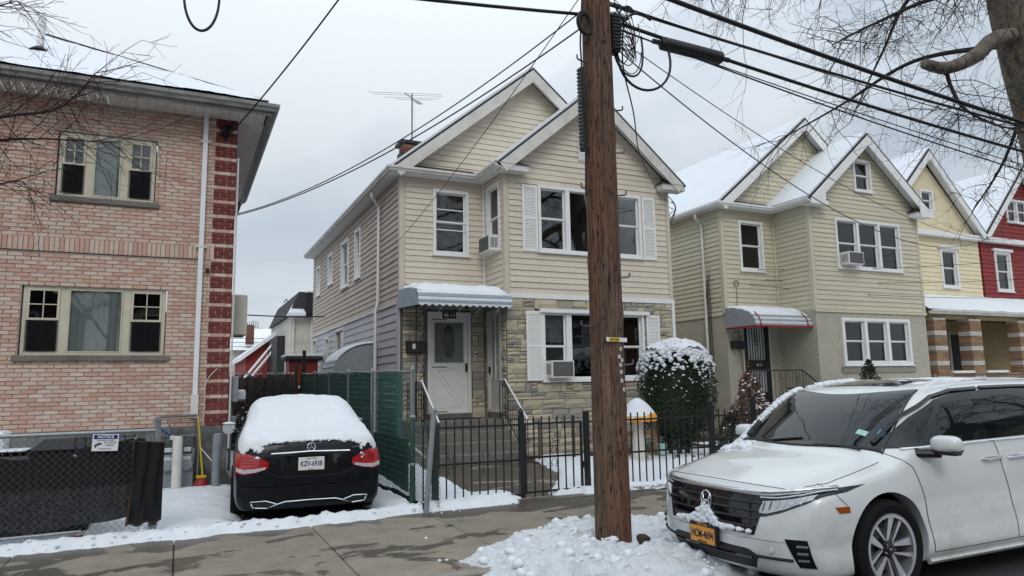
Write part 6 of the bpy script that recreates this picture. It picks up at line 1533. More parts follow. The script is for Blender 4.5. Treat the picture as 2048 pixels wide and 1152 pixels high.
MB().tube([(4.55, 33.9, 5.0), (4.5, 33.9, 5.6), (4.35, 33.9, 5.75), (4.25, 33.9, 5.6)], .035, 5).build('service_mast', 'galv_dark', cm)
sd2 = thing('garden_shed', 'small red shed with snow on its roof behind the green fence', 'shed', (3.75, 25, 0)); MB().box(-.45, .5, -.4, .4, 0, 2.55).build('wall', 'siding_red', sd2); MB().bbox(-.6, .65, -.55, .55, 2.55, 2.68, .04).build('roof', 'shingle', sd2); stuff(MB().bbox(-.6, .65, -.55, .55, 2.681, 2.76, .04).build('roof_snow', 'snow', sd2)); MB().box(-.35, .4, -.42, -.401, 1.8, 2.2).build('panel', 'amber', sd2); stuff(MB().bbox(-.4, .45, -.6, -.4, 1.62, 1.7, .03).build('ledge_snow', 'snow', sd2))
tp_ = thing('folded_tarpaulin', 'blue folded tarpaulin standing against the end fence post', 'tarpaulin', (3.16, 19.9, 0)); MB().grid(lambda s, t_: (.14*cos(s*2*pi)*(1+.2*sin(s*20)), .1*sin(s*2*pi)*(1+.2*sin(s*14)), 1.75*t_), 24, 8).build('fold', 'blue_plastic', tp_, smooth='all'); MB().lathe([(.001, 1.72), (.1, 1.78), (.1, 1.9), (.001, 1.95)], (0, 0, 0), 10).build('top_bundle', 'red_plastic', tp_, smooth=True)
wd = thing('wooden_post', 'grey wooden post at the end of the green fence', 'post', (2.86, 19.85, 0)); MB().bbox(-.05, .05, -.05, .05, 0, 2.3, .01).build('shaft', 'wood_old', wd); MB().tube([(.2, 0, 0), (.2, 0, 2.65)], .05, 8).build('pipe', 'paint_dark', wd)
for i, (z, y) in enumerate(((4.1, 44), (4.35, 44.2), (4.6, 44.4))): wire(('lowest', 'middle', 'top')[i]+' of the far thin wires over the snowy back yards', sag((-6, y-2, z), (12, y, z+.1), .1, 12), .014, sides=4)
wire('dark cable crossing the back yards from the brick house to the beige house', sag((.9, 24, 4.05), (4.5, 25, 4.1), .05, 10), .02, sides=4)
# ---------------------------------------------------------------- cars: lofted body, fitted panels
def interp(tab, x):
    """smooth (Catmull-Rom) interpolation of a table of (x, value)"""
    if x <= tab[0][0]: return tab[0][1]
    if x >= tab[-1][0]: return tab[-1][1]
    for i in range(len(tab)-1):
        x0, v0 = tab[i]; x1, v1 = tab[i+1]
        if x0 <= x <= x1:
            t = (x-x0)/(x1-x0); m0 = (v1-tab[i-1][1])/(x1-tab[i-1][0]) if i else (v1-v0)/(x1-x0); m1 = (tab[i+2][1]-v0)/(tab[i+2][0]-x0) if i+2 < len(tab) else (v1-v0)/(x1-x0)
            if (v1-v0)*m0 <= 0: m0 = 0
            if (v1-v0)*m1 <= 0: m1 = 0
            h = x1-x0; return (2*t**3-3*t*t+1)*v0+(t**3-2*t*t+t)*h*m0+(-2*t**3+3*t*t)*v1+(t**3-t*t)*h*m1
class Car:
    def __init__(s, xs, zb, zt, zs, W, low, up_hood, up_cab, cab, bow):
        s.xs, s.zb, s.zt, s.zs, s.W, s.low, s.uh, s.uc, s.cab, s.bow = xs, zb, zt, zs, W, low, up_hood, up_cab, cab, bow
        mb = MB(); secs = [s.section(x) for x in xs]; n = len(secs[0]); v = []
        for sc in secs: v += sc
        f = [(i*n+k, i*n+(k+1) % n, (i+1)*n+(k+1) % n, (i+1)*n+k) for i in range(len(secs)-1) for k in range(n)]+[tuple(range(n))[::-1], tuple((len(secs)-1)*n+k for k in range(n))]
        mb.add(v, f); s.v, s.f = v, f
        s.bvh = BVHTree.FromPolygons([Vector(p) for p in v], f)
    def section(s, x):
        zb, zt, zs, W = interp(s.zb, x), interp(s.zt, x), interp(s.zs, x), interp(s.W, x)
        zs = min(zs, zt-.12*(zt-zb)); zs = max(zs, zb+.3*(zt-zb)); c = s.cab(x)
        half = [(W*a, zb+(zs-zb)*b) for a, b in s.low]
        for (a0, b0), (a1, b1) in zip(s.uh, s.uc): half.append((W*(a0*(1-c)+a1*c), zs+(zt-zs)*(b0*(1-c)+b1*c)))
        # refine by Catmull-Rom around the half section
        pts = [Vector((0, y, z)) for y, z in half]; P = catmull(pts, 3)
        out = [(x+s.bow(x, p.y, p.z), -p.y, p.z) for p in P]; out2 = [(x+s.bow(x, p.y, p.z), p.y, p.z) for p in P[::-1]]
        return out+out2[1:-1]
    def hit(s, o, d, off=.004):
        h, n, i, dist = s.bvh.ray_cast(Vector(o), Vector(d).normalized())
        if h is None: return None
        if n.dot(Vector(d)) > 0: n = -n
        return h+n*off
    def patch(s, lo, hi, nu, nv, axis, sgn, off=.004, thick=.006):
        """panel fitted on the body between two outline curves lo(t), hi(t); axis Y: points are (x, z); axis X: (y, z); axis Z: (x, y)"""
        lo, hi = [Vector(p).to_3d() for p in lo], [Vector(p).to_3d() for p in hi]
        def at(c, t):
            L = [0]
            for a, b in zip(c, c[1:]): L.append(L[-1]+(b-a).length)
            q = t*L[-1]
            for i in range(len(c)-1):
                if q <= L[i+1]+1e-9: return c[i].lerp(c[i+1], (q-L[i])/max(1e-9, L[i+1]-L[i]))
            return c[-1]
        G = []
        last = None
        for j in range(nv+1):
            for i in range(nu+1):
                a = at(lo, i/nu).lerp(at(hi, i/nu), j/nv)
                if axis == 'Y': h = s.hit((a.x, sgn*3, a.y), (0, -sgn, 0), off)
                elif axis == 'X': h = s.hit((-3*sgn if sgn > 0 else 9, a.x, a.y), (sgn, 0, 0), off)
                else: h = s.hit((a.x, a.y, 5), (0, 0, -1), off)
                if h is None: h = last or Vector((a.x, sgn*.9, a.y))
                last = h; G.append(h)
        mb = MB(); mb.add(G, [(j*(nu+1)+i, j*(nu+1)+i+1, (j+1)*(nu+1)+i+1, (j+1)*(nu+1)+i) for j in range(nv) for i in range(nu)])
        return mb
    def strip(s, pts, w, axis, sgn, off=.003):
        P = []
        for a, b in zip(pts, pts[1:]):
            a, b = Vector(a).to_3d(), Vector(b).to_3d(); n = max(1, int((b-a).length/.03))
            P += [a.lerp(b, i/n) for i in range(n)]
        P.append(Vector(pts[-1]).to_3d()); H = []
        for a in P:
            if axis == 'Y': h = s.hit((a.x, sgn*3, a.y), (0, -sgn, 0), off)
            elif axis == 'X': h = s.hit((-3 if sgn > 0 else 9, a.x, a.y), (sgn, 0, 0), off)
            else: h = s.hit((a.x, a.y, 5), (0, 0, -1), off)
            if h is not None: H.append(h)
        return MB().tube(H, w, 4)
    def body(s, name, m, parent, wells):
        mb = MB(); mb.v = list(s.v); mb.f = list(s.f); mb.mi = [0]*len(s.f); o = mb.build(name, m, parent, smooth='all')
        for (x, z, r, y0, y1) in wells:
            c = MB().lathe([(r, y0), (r, y1)], (x, 0, z), 48, 'Y').build('cutter', 'rubber', parent); md = o.modifiers.new('well', 'BOOLEAN'); md.object = c; md.operation = 'DIFFERENCE'; md.solver = 'EXACT'
        bpy.context.view_layer.update(); dg = bpy.context.evaluated_depsgraph_get()
        me = bpy.data.meshes.new_from_object(o.evaluated_get(dg)); cut_ = [md.object for md in o.modifiers]; o.modifiers.clear(); o.data = me
        for c in cut_: bpy.data.objects.remove(c)
        me.polygons.foreach_set('use_smooth', [True]*len(me.polygons)); me.set_sharp_from_angle(angle=radians(32)); return o
def wheel(t, x, y, z, R, rimR, w, sgn, spokes=True, name='wheel'):
    W_ = bpy.data.objects.new(name, None); COL.objects.link(W_); W_.parent = t; W_.location = (x, y, z); W_.rotation_euler = (0, 0, 0 if sgn < 0 else pi)
    MB().lathe([(rimR-.012, -w*.42), (rimR+.01, -w*.5), (R*.90, -w*.52), (R*.975, -w*.44), (R, -w*.30), (R, w*.3), (R*.97, w*.46), (rimR, w*.5), (rimR-.02, w*.4)], (0, 0, 0), 64, 'Y', cap=False).build('tyre', 'rubber', W_, smooth=True)
    if not spokes: MB().lathe([(.001, -.02), (rimR, -.04), (rimR, .05), (.001, .05)], (0, 0, 0), 32, 'Y').build('rim', 'alloy_dark', W_, smooth=True); return W_
    MB().lathe([(rimR-.03, -w*.38), (rimR-.028, -w*.46), (rimR-.012, -w*.485), (rimR+.004, -w*.47), (rimR-.02, w*.2), (rimR-.04, w*.2)], (0, 0, 0), 64, 'Y', True).build('rim', 'alloy', W_, smooth=True)
    MB().lathe([(rimR-.03, -w*.30), (rimR-.035, w*.3), (.05, w*.3), (.05, w*.1), (rimR*.72, w*.05)], (0, 0, 0), 48, 'Y', cap=False).build('barrel', 'alloy_dark', W_, smooth=True)
    MB().lathe([(.06, -.01), (rimR*.55, -.012), (rimR*.55, .01), (.06, .012)], (0, .0, 0), 40, 'Y').build('brake_disc', 'galv_dark', W_, smooth=True)
    y0 = -w*.44
    for k in range(5):      # forked spokes
        a = radians(100+72*k)
        def pt(r, da, d): return (r*cos(a+da), d, r*sin(a+da))
        for sd, (d0, d1) in enumerate(((-.10, -.36), (.10, .26))):
            q = [pt(.052, d0*.6-.14, y0+.03), pt(.052, d0*.6+.26, y0+.03), pt(rimR-.02, d1+.17, y0+.008), pt(rimR-.02, d1-.09, y0+.008)] if sd == 0 else [pt(.06, d0-.05, y0+.032), pt(.06, d0+.14, y0+.032), pt(rimR-.02, d1+.30, y0+.008), pt(rimR-.02, d1+.17, y0+.008)]
            MB().prism(q, (0, 1, 0), .03).build('spoke', 'alloy', W_)
    MB().lathe([(.001, y0+.012), (.03, y0+.012), (.036, y0+.02), (.07, y0+.03), (.075, .0)], (0, 0, 0), 24, 'Y').build('hub', 'alloy_dark', W_, smooth=True)
    for k in range(5): a = radians(136+72*k); MB().lathe([(.001, y0+.008), (.008, y0+.01), (.009, y0+.035)], (.052*cos(a), 0, .052*sin(a)), 8, 'Y').build('lug_nut', 'chrome', W_)
    mb = MB()
    for sx_ in (-1, 1): mb.tube([(sx_*.009, y0+.009, -.016), (sx_*.013, y0+.009, .016)], .003, 4)
    mb.tube([(-.01, y0+.009, 0), (.01, y0+.009, 0)], .003, 4); mb.build('cap_emblem', 'chrome', W_)
    return W_
# ======================= white minivan at the kerb
VX, VY, VZ = 4.08, 4.88, -.08
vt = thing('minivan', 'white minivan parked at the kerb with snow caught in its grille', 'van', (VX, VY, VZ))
def vbow(x, y, z):
    f = abs(y)/.985
    return (.36*f**3.2*max(0, 1-x/2.1)**1.2)+(.10*f**2*max(0, 1-abs(x-1.35)/.9)) - (.12*f**3*max(0, (x-4.6)/.6) if x > 4.6 else 0)
low = [(0, 0), (.55, 0), (.86, .0), (.955, .05), (.985, .14), (.992, .26), (.985, .40), (.996, .55), (1.0, .70), (.985, .86), (.955, 1.0)]
uh = [(.90, .30), (.80, .60), (.62, .84), (.38, .955), (.16, .99), (0, 1)]
uc = [(.925, .30), (.875, .62), (.80, .86), (.66, .955), (.33, .99), (0, 1)]
van = Car([0, .004, .012, .025, .045, .07, .10, .14, .2, .28, .36, .45, .55, .65, .75, .85, .95, 1.05, 1.15, 1.25, 1.35, 1.45, 1.55, 1.65, 1.75, 1.85, 1.95, 2.1, 2.3, 2.6, 3.0, 3.4, 3.8, 4.2, 4.6, 4.85, 5.0, 5.1, 5.16, 5.2],
          [(0, .468), (.004, .40), (.012, .35), (.025, .30), (.045, .26), (.07, .225), (.1, .205), (.14, .195), (.3, .19), (.6, .21), (4.6, .22), (4.95, .28), (5.1, .36), (5.2, .5)],
          [(0, .474), (.004, .555), (.012, .62), (.025, .70), (.045, .775), (.07, .835), (.1, .868), (.14, .888), (.2, .908), (.36, .952), (.55, .998), (.75, 1.04), (.9, 1.07), (1.0, 1.10), (1.15, 1.20), (1.45, 1.405), (1.7, 1.55), (1.85, 1.605), (2.0, 1.635), (2.4, 1.675), (3.2, 1.69), (4.2, 1.665), (4.8, 1.60), (5.05, 1.45), (5.2, .95)],
          [(0, .49), (.012, .58), (.045, .72), (.1, .80), (.2, .84), (.4, .895), (.7, .975), (1.0, 1.05), (1.4, 1.10), (2, 1.13), (3, 1.15), (5, 1.2), (5.2, .9)],
          [(0, .80), (.004, .85), (.012, .885), (.025, .91), (.045, .93), (.1, .95), (.3, .968), (.7, .985), (1.2, .99), (4.5, .99), (4.9, .96), (5.1, .92), (5.2, .85)],
          low, uh, uc, lambda x: smooth(.85, 1.45, x)*smooth(5.3, 5.0, x), vbow)
AX, WZ, RR = .99, .375, .375
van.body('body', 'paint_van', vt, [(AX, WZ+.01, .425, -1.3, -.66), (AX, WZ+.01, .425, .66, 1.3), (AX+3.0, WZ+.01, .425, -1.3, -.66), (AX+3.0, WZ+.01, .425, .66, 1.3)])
for x in (AX, AX+3.0):
    for s_ in (-1, 1):
        wheel(vt, x, s_*.865, WZ, RR, .272, .235, s_, s_ < 0)
        MB().lathe([(.422, -.10), (.422, .09), (.30, .095), (.02, .095)], (x, s_*.76, WZ+.01), 40, 'Y', cap=False).build('wheel_well', 'black_plastic', vt) if s_ < 0 else None
# glass
yb_, yt_ = .80, .655
ws_lo = [(1.0+.17*(y/yb_)**2, y) for y in [yb_*(i/12*2-1) for i in range(13)]]; ws_hi = [(1.70+.20*(y/yt_)**2, y) for y in [yt_*(i/12*2-1) for i in range(13)]]
wsd = van.patch(ws_lo, ws_hi, 40, 26, 'Z', 1, .004).build('windshield', 'car_glass', vt, smooth='all')
van.strip([(a+.012, b) for a, b in ws_lo], .012, 'Z', 1).build('cowl', 'black_plastic', vt)
for s_ in (-1, 1): van.strip([(1.0+.17+.0+.72*i/10, s_*(yb_-(yb_-yt_)*i/10+.012)) for i in range(11)], .009, 'Z', 1).build('pillar_trim', 'black_plastic', vt)
for s_ in (-1, 1):
    g = [(1.16, 1.115), (1.6, 1.14), (2.0, 1.15), (2.36, 1.155)]; h = [(1.22, 1.15), (1.55, 1.36), (1.86, 1.50), (2.1, 1.55), (2.36, 1.565)]
    van.patch(g, h, 40, 14, 'Y', s_, .004).build('side_window', 'car_glass', vt, smooth='all')
    van.patch([(2.36, 1.155), (2.50, 1.157)], [(2.36, 1.565), (2.50, 1.57)], 4, 12, 'Y', s_, .005).build('pillar', 'black_gloss', vt, smooth='all')
    van.patch([(2.50, 1.157), (3.0, 1.165), (3.55, 1.17)], [(2.50, 1.57), (3.0, 1.575), (3.55, 1.57)], 24, 12, 'Y', s_, .004).build('side_window', 'car_glass', vt, smooth='all')
    van.patch([(3.62, 1.17), (4.2, 1.18), (4.85, 1.26)], [(3.62, 1.57), (4.2, 1.555), (4.7, 1.50)], 24, 12, 'Y', s_, .004).build('side_window', 'car_glass', vt, smooth='all')
    van.strip([(1.30, 1.115), (1.6, 1.125), (2.36, 1.14), (3.55, 1.15), (4.9, 1.24)], .009, 'Y', s_, .008).build('belt_moulding', 'chrome', vt)
    van.strip([(1.20, 1.15), (1.53, 1.37), (1.84, 1.515), (2.1, 1.565), (2.46, 1.58)], .022, 'Y', s_, .014).build('rain_visor', 'black_gloss', vt)
    van.strip([(2.52, 1.585), (3.0, 1.59), (3.6, 1.585)], .02, 'Y', s_, .014).build('rain_visor', 'black_gloss', vt)
    van.strip([(1.10, 1.12), (1.16, 1.10), (1.32, .98), (1.40, .74), (1.47, .42), (1.50, .30)], .0035, 'Y', s_, .001).build('door_seam', 'ink_black', vt)
    van.strip([(2.44, 1.15), (2.46, .9), (2.58, .55), (2.62, .30)], .0035, 'Y', s_, .001).build('door_seam', 'ink_black', vt)
    van.strip([(1.50, .30), (2.62, .30), (3.5, .31)], .003, 'Y', s_, .001).build('door_seam', 'ink_black', vt)
    van.strip([(1.48, .23), (2.6, .23), (3.5, .23)], .028, 'Y', s_, .008).build('sill', 'paint_van', vt)
    van.strip([(.44, .895), (.5, .80), (.56, .74)], .003, 'Y', s_, .001).build('bumper_seam', 'ink_black', vt)
    van.patch([(.47, .69), (.57, .69)], [(.44, .735), (.575, .735)], 8, 3, 'Y', s_, .005).build('side_marker', 'amber', vt, smooth='all')
    for hx in (2.20, 2.56):
        hd = van.hit((hx, s_*3, .985), (0, -s_, 0), .03); MB().tube([hd+Vector((0, -s_*.03, 0)), hd+Vector((.02, 0, .005)), hd+Vector((.25, 0, .012)), hd+Vector((.28, -s_*.03, .012))], [.012, .014, .014, .012], 8).build('door_handle', 'chrome', vt, smooth=True)
    # mirror
    mc = Vector((1.55, s_*1.12, 1.15)); mm = bmesh.new(); bmesh.ops.create_uvsphere(mm, u_segments=20, v_segments=12, radius=1)
    for v in mm.verts: v.co = mc+Vector(((abs(v.co.x)**.8*(1 if v.co.x > 0 else -1))*.075*(1.15 if v.co.x < 0 else .5), (abs(v.co.y)**.6*(1 if v.co.y > 0 else -1))*.125, (abs(v.co.z)**.7*(1 if v.co.z > 0 else -1))*(.08 if v.co.z > 0 else .055)))
    MB().bm(mm).build('mirror_cap', 'paint_van', vt, smooth='all')
    MB().bbox(mc.x-.065, mc.x+.036, mc.y-.108, mc.y+.108, mc.z-.075, mc.z-.04, .02).build('mirror_base', 'black_plastic', vt, smooth=True)
    MB().tube([mc+Vector((0, -s_*.06, -.07)), Vector((1.42, s_*.93, 1.08))], .035, 8).build('mirror_arm', 'black_plastic', vt)
    MB().box(mc.x+.038, mc.x+.042, mc.y-.10, mc.y+.10, mc.z-.05, mc.z+.065).build('mirror_glass', 'car_glass', vt)
    van.strip([(.33, s_*.76), (.5, s_*.83), (.75, s_*.85), (1.08, s_*.845)], .003, 'Z', 1, .001).build('hood_seam', 'ink_black', vt)
van.strip([(.115+.34*(abs(y)/.985)**3.2, y) for y in [-.76+i*.076 for i in range(21)]], .003, 'Z', 1, .001).build('hood_seam', 'ink_black', vt)
van.patch([(1.95, -.42), (2.5, -.42)], [(1.95, .42), (2.5, .42)], 12, 16, 'Z', 1, .006).build('sunroof', 'car_glass', vt, smooth='all')
# front end
gr = van.patch([(-.50, .50), (-.25, .505), (0, .505), (.25, .505), (.50, .50)], [(-.60, .80), (-.3, .80), (0, .80), (.3, .80), (.60, .80)], 40, 14, 'X', 1, .004).build('grille', 'black_gloss', vt, smooth='all')
for z, w_ in ((.56, .50), (.62, .52), (.68, .54), (.74, .56)): van.strip([(-w_, z), (0, z), (w_, z)], .010, 'X', 1, .008).build('grille_bar', 'black_plastic', gr)
van.strip([(-.90, .868), (-.78, .85), (-.6, .825), (-.3, .818), (0, .815), (.3, .818), (.6, .825), (.78, .85), (.90, .868)], .016, 'X', 1, .008).build('chrome_bar', 'chrome', vt, smooth='all')
for s_ in (-1, 1):
    hl = van.patch([(s_*.46, .645), (s_*.58, .648), (s_*.70, .69), (s_*.84, .765), (s_*.935, .84)], [(s_*.54, .80), (s_*.63, .807), (s_*.76, .828), (s_*.87, .852), (s_*.945, .885)], 30, 8, 'X', 1, .006).build('headlight', 'black_gloss', vt, smooth='all')
    van.patch([(s_*.535, .672), (s_*.60, .672), (s_*.72, .715), (s_*.86, .79)], [(s_*.56, .76), (s_*.64, .768), (s_*.75, .79), (s_*.87, .823)], 24, 6, 'X', 1, .011).build('lens', 'lamp_clear', hl, smooth='all')
    for k in range(6): q = s_*(.565+.048*k); van.strip([(q, .69+.013*k), (q+s_*.015, .755+.008*k)], .0055, 'X', 1, .016).build('reflector', 'chrome', hl)
    van.strip([(s_*.54, .782), (s_*.66, .788), (s_*.80, .815), (s_*.91, .852)], .007, 'X', 1, .016).build('daytime_strip', 'lamp_clear', hl)
    van.patch([(s_*.79, .30), (s_*.88, .30)], [(s_*.72, .50), (s_*.85, .50)], 10, 10, 'X', 1, .006).build('fog_light_bezel', 'black_gloss', vt, smooth='all')
    for z in (.35, .40, .45): van.strip([(s_*.79, z), (s_*.85, z)], .012, 'X', 1, .010).build('fog_light', 'galv_dark', vt)
    van.strip([(s_*.50, .345), (s_*.76, .345)], .011, 'X', 1, .003).build('bumper_slot', 'ink_black', vt)
    h = van.hit((-3, s_*.62, .40), (1, 0, 0), .002); MB().lathe([(.020, -.004), (.024, 0), (.012, .002)], h, 14, 'X').build('parking_sensor', 'paint_van', vt)
van.patch([(-.46, .245), (0, .235), (.46, .245)], [(-.52, .345), (-.44, .39), (0, .395), (.44, .39), (.52, .345)], 30, 8, 'X', 1, .004).build('lower_intake', 'black_plastic', vt, smooth='all')
van.strip([(-.46, .325), (0, .325), (.46, .325)], .010, 'X', 1, .010).build('intake_bar', 'black_gloss', vt)
em = van.hit((-3, 0, .70), (1, 0, 0), .02); mb = MB()
for s_ in (-1, 1): mb.tube([em+Vector((0, s_*.030, -.062)), em+Vector((.0, s_*.034, 0)), em+Vector((.006, s_*.046, .062))], .0085, 6)
mb.tube([em+Vector((0, -.034, -.004)), em+Vector((0, .034, -.004))], .008, 6); mb.tube([em+Vector((0, .062*cos(a)*(1+.12*sin(a)), .078*sin(a))) for a in [i*pi/12 for i in range(25)]], .006, 6); mb.build('emblem', 'chrome', vt, smooth='all')
pz_ = van.hit((-3, 0, .47), (1, 0, 0), .02); px_ = pz_.x-.02
pf = MB().bbox(px_-.022, px_+.02, -.165, .165, .345, .515, .006).build('licence_plate', 'ink_black', vt)
MB().box(px_-.0245, px_-.022, -.15, .15, .362, .492).build('plate_face', 'plate_orange', pf)
text('plate_lettering', 'HCM-4694', .088, 'ink_blue', pf, (px_-.0265, 0, .428), (pi/2, 0, -pi/2), sx=.68, bold=.0012)
text('plate_state', 'NEW YORK', .024, 'plate_orange', pf, (px_-.0240, 0, .504), (pi/2, 0, -pi/2)); text('plate_motto', 'EMPIRE STATE', .018, 'ink_blue', pf, (px_-.0265, 0, .372), (pi/2, 0, -pi/2))
def snow_lump(parent, fn, nu, nv, name): return stuff(MB().grid(fn, nu, nv).build(name, 'snow', parent, smooth='all'))
mb = MB(); rr = random.Random(14)
for i in range(230):
    y = rr.triangular(-.47, .40, .12); top = .535+.14*math.exp(-((y-.02)/.11)**2); z = rr.uniform(.515, max(.53, top)); h = van.hit((-3, y, z), (1, 0, 0), .012)
    if h: clod(mb, h.x, h.y, h.z, rr.uniform(.014, .032), 1)
stuff(mb.build('grille_snow', 'snow', vt, smooth='all'))
mb = MB()
for i in range(480):      # snow left along the far edge of the windscreen, cowl and roof
    u = rr.random()
    if u < .55: t_ = rr.random(); x, y = 1.12+.8*t_, .80-.13*t_+rr.gauss(0, .02)
    elif u < .8: x, y = .96+rr.gauss(0, .04), rr.uniform(.45, .85)
    else: x, y = 1.95+rr.random()*.6, .55+rr.gauss(0, .06)
    h = van.hit((x, y, 5), (0, 0, -1), .012)
    if h: clod(mb, h.x, h.y, h.z-.008, rr.choice((.012, .018, .025, .04)), 2)
stuff(mb.build('windscreen_snow', 'snow', vt, smooth='all'))
rsn = van.patch([(2.1, -.62), (4.6, -.62)], [(2.1, .6), (4.6, .6)], 70, 30, 'Z', 1, .012); rsn.v = [(a, b, c+.012*max(0, fbm(a, b, 3, 3))-.012) for a, b, c in rsn.v]; stuff(rsn.build('roof_snow', 'snow', vt, smooth='all'))
for i, (y, s_, m) in enumerate(((-.62, .10, 'sticker_teal'), (-.74, .055, 'sticker_blue'))):
    van.patch([(1.235+.06*i, y), (1.235+.06*i, y+s_)], [(1.285+.06*i, y), (1.285+.06*i, y+s_)], 4, 3, 'Z', 1, .006).build('window_sticker', m, wsd)
for y0 in (-.25, .35): van.strip([(1.04, y0), (1.10, y0-.42)], .008, 'Z', 1, .012).build('wiper', 'black_plastic', vt)
# ======================= black sedan in the driveway (local x runs forward from the rear bumper)
mc_ = thing('sedan', 'black sedan parked in the driveway under a thick cover of snow', 'car', (1.52, 9.12, 0), None, radians(90-4.2))
def mbow(x, y, z):
    f = abs(y)/.905; return .17*f**3*max(0, 1-x/.9)-.30*f**3*max(0, (x-3.9)/.8)
mlow = [(0, 0), (.55, 0), (.84, 0), (.94, .06), (.975, .18), (.985, .34), (.99, .5), (1.0, .64), (.995, .78), (.97, .92), (.94, 1.0)]
muh = [(.90, .30), (.82, .60), (.66, .84), (.42, .95), (.2, .99), (0, 1)]
muc = [(.88, .28), (.79, .62), (.68, .86), (.54, .95), (.28, .99), (0, 1)]
sed = Car([0, .004, .01, .03, .06, .10, .14, .2, .3, .4, .5, .6, .7, .85, 1.0, 1.15, 1.3, 1.45, 1.6, 1.8, 2.0, 2.3, 2.6, 2.8, 3.0, 3.2, 3.4, 3.7, 4.0, 4.3, 4.5, 4.62, 4.69],
          [(0, .445), (.004, .31), (.01, .22), (.03, .18), (.1, .16), (.3, .17), (.8, .19), (4.2, .18), (4.55, .22), (4.69, .32)],
          [(0, .452), (.004, .57), (.01, .72), (.03, .86), (.06, .94), (.10, .965), (.14, .972), (.3, .985), (.6, 1.01), (.75, 1.04), (1.0, 1.16), (1.3, 1.30), (1.6, 1.385), (2.0, 1.435), (2.4, 1.435), (2.75, 1.37), (3.1, 1.17), (3.35, 1.03), (3.8, .97), (4.3, .86), (4.55, .74), (4.69, .5)],
          [(0, .56), (.01, .68), (.03, .80), (.06, .86), (.1, .89), (.3, .92), (.8, .95), (1.5, .955), (3.2, .94), (4.0, .90), (4.4, .78), (4.69, .45)],
          [(0, .82), (.01, .845), (.03, .865), (.1, .885), (.3, .90), (.8, .905), (3.9, .905), (4.4, .87), (4.69, .75)],
          mlow, muh, muc, lambda x: smooth(.65, 1.2, x)*smooth(3.5, 2.9, x), mbow)
sed.body('body', 'paint_merc', mc_, [(1.02, .33, .37, -1.2, -.62), (1.02, .33, .37, .62, 1.2), (3.86, .33, .37, -1.2, -.62), (3.86, .33, .37, .62, 1.2)])
for x in (1.02, 3.86):
    for s_ in (-1, 1): wheel(mc_, x, s_*.80, .325, .325, .235, .24, s_, False)
MB().box(.35, 4.3, -.62, .62, .16, .35).build('underbody', 'rubber', mc_)
for s_ in (-1, 1):
    sed.patch([(1.25, .985), (2.2, .99), (3.0, .985)], [(1.42, 1.24), (1.9, 1.35), (2.5, 1.35), (2.95, 1.14)], 30, 8, 'Y', s_, .004).build('side_window', 'car_glass', mc_, smooth='all')
    tl = sed.patch([(s_*.50, .665), (s_*.62, .62), (s_*.78, .595), (s_*.875, .62)], [(s_*.50, .735), (s_*.62, .80), (s_*.76, .845), (s_*.875, .85)], 22, 10, 'X', 1, .006).build('tail_light', 'tail_red', mc_, smooth='all')
    sed.patch([(s_*.53, .655), (s_*.65, .622), (s_*.78, .608), (s_*.86, .635)], [(s_*.53, .682), (s_*.65, .665), (s_*.78, .655), (s_*.86, .68)], 16, 3, 'X', 1, .009).build('reverse_lens', 'lamp_clear', tl, smooth='all')
    for k in range(3): sed.strip([(s_*.56, .70+.035*k), (s_*.70, .72+.035*k), (s_*.84, .73+.035*k)], .004, 'X', 1, .010).build('lamp_line', 'red_plastic', tl)
    ex = sed.patch([(s_*.42, .225), (s_*.52, .205), (s_*.66, .215)], [(s_*.42, .245), (s_*.52, .275), (s_*.68, .275)], 14, 5, 'X', 1, .006).build('exhaust_outlet', 'ink_black', mc_, smooth='all')
    sed.strip([(s_*.40, .235), (s_*.50, .20), (s_*.66, .208), (s_*.695, .275), (s_*.52, .283), (s_*.40, .245)], .0075, 'X', 1, .010).build('exhaust_trim', 'chrome', ex)
    mq = Vector((3.02, s_*1.0, 1.02)); mm = bmesh.new(); bmesh.ops.create_uvsphere(mm, u_segments=16, v_segments=10, radius=1)
    for v in mm.verts: v.co = mq+Vector((v.co.x*.07*(1.2 if v.co.x > 0 else .45), v.co.y*.115, v.co.z*.075))
    mo = MB().bm(mm).build('mirror', 'paint_merc', mc_, smooth='all')
    MB().lathe([(.001, -.004), (.085, -.002), (.095, .002)], (mq.x-.034, mq.y, mq.z), 20, 'X').build('mirror_glass', 'lamp_clear', mo); MB().tube([mq, Vector((3.0, s_*.86, .97))], .03, 6).build('mirror_arm', 'black_plastic', mo)
    sg_ = MB().grid(lambda a, b: tuple(mq+Vector((.09*(a-.5)*1.3, .2*(b-.5), .07+.03*sin(pi*a)*sin(pi*b)))), 8, 8).build('mirror_snow', 'snow', mo, smooth='all'); stuff(sg_)
sed.strip([(-.47, .832), (0, .845), (.47, .832)], .012, 'X', 1, .008).build('chrome_strip', 'chrome', mc_)
sed.strip([(-.40, .235), (-.30, .265), (0, .27), (.30, .265), (.40, .235)], .007, 'X', 1, .010).build('bumper_trim', 'chrome', mc_)
sed.strip([(-.66, .80), (-.52, .63), (-.40, .56), (0, .55), (.40, .56), (.52, .63), (.66, .80)], .0035, 'X', 1, .001).build('boot_seam', 'ink_black', mc_)
sed.patch([(-.28, .60), (0, .592), (.28, .60)], [(-.36, .80), (0, .81), (.36, .80)], 20, 8, 'X', 1, .003).build('plate_recess', 'black_gloss', mc_, smooth='all')
pq = sed.hit((-3, 0, .70), (1, 0, 0), .012).x; pm = MB().bbox(pq-.014, pq, -.155, .155, .625, .78, .004).build('licence_plate', 'plate_white', mc_)
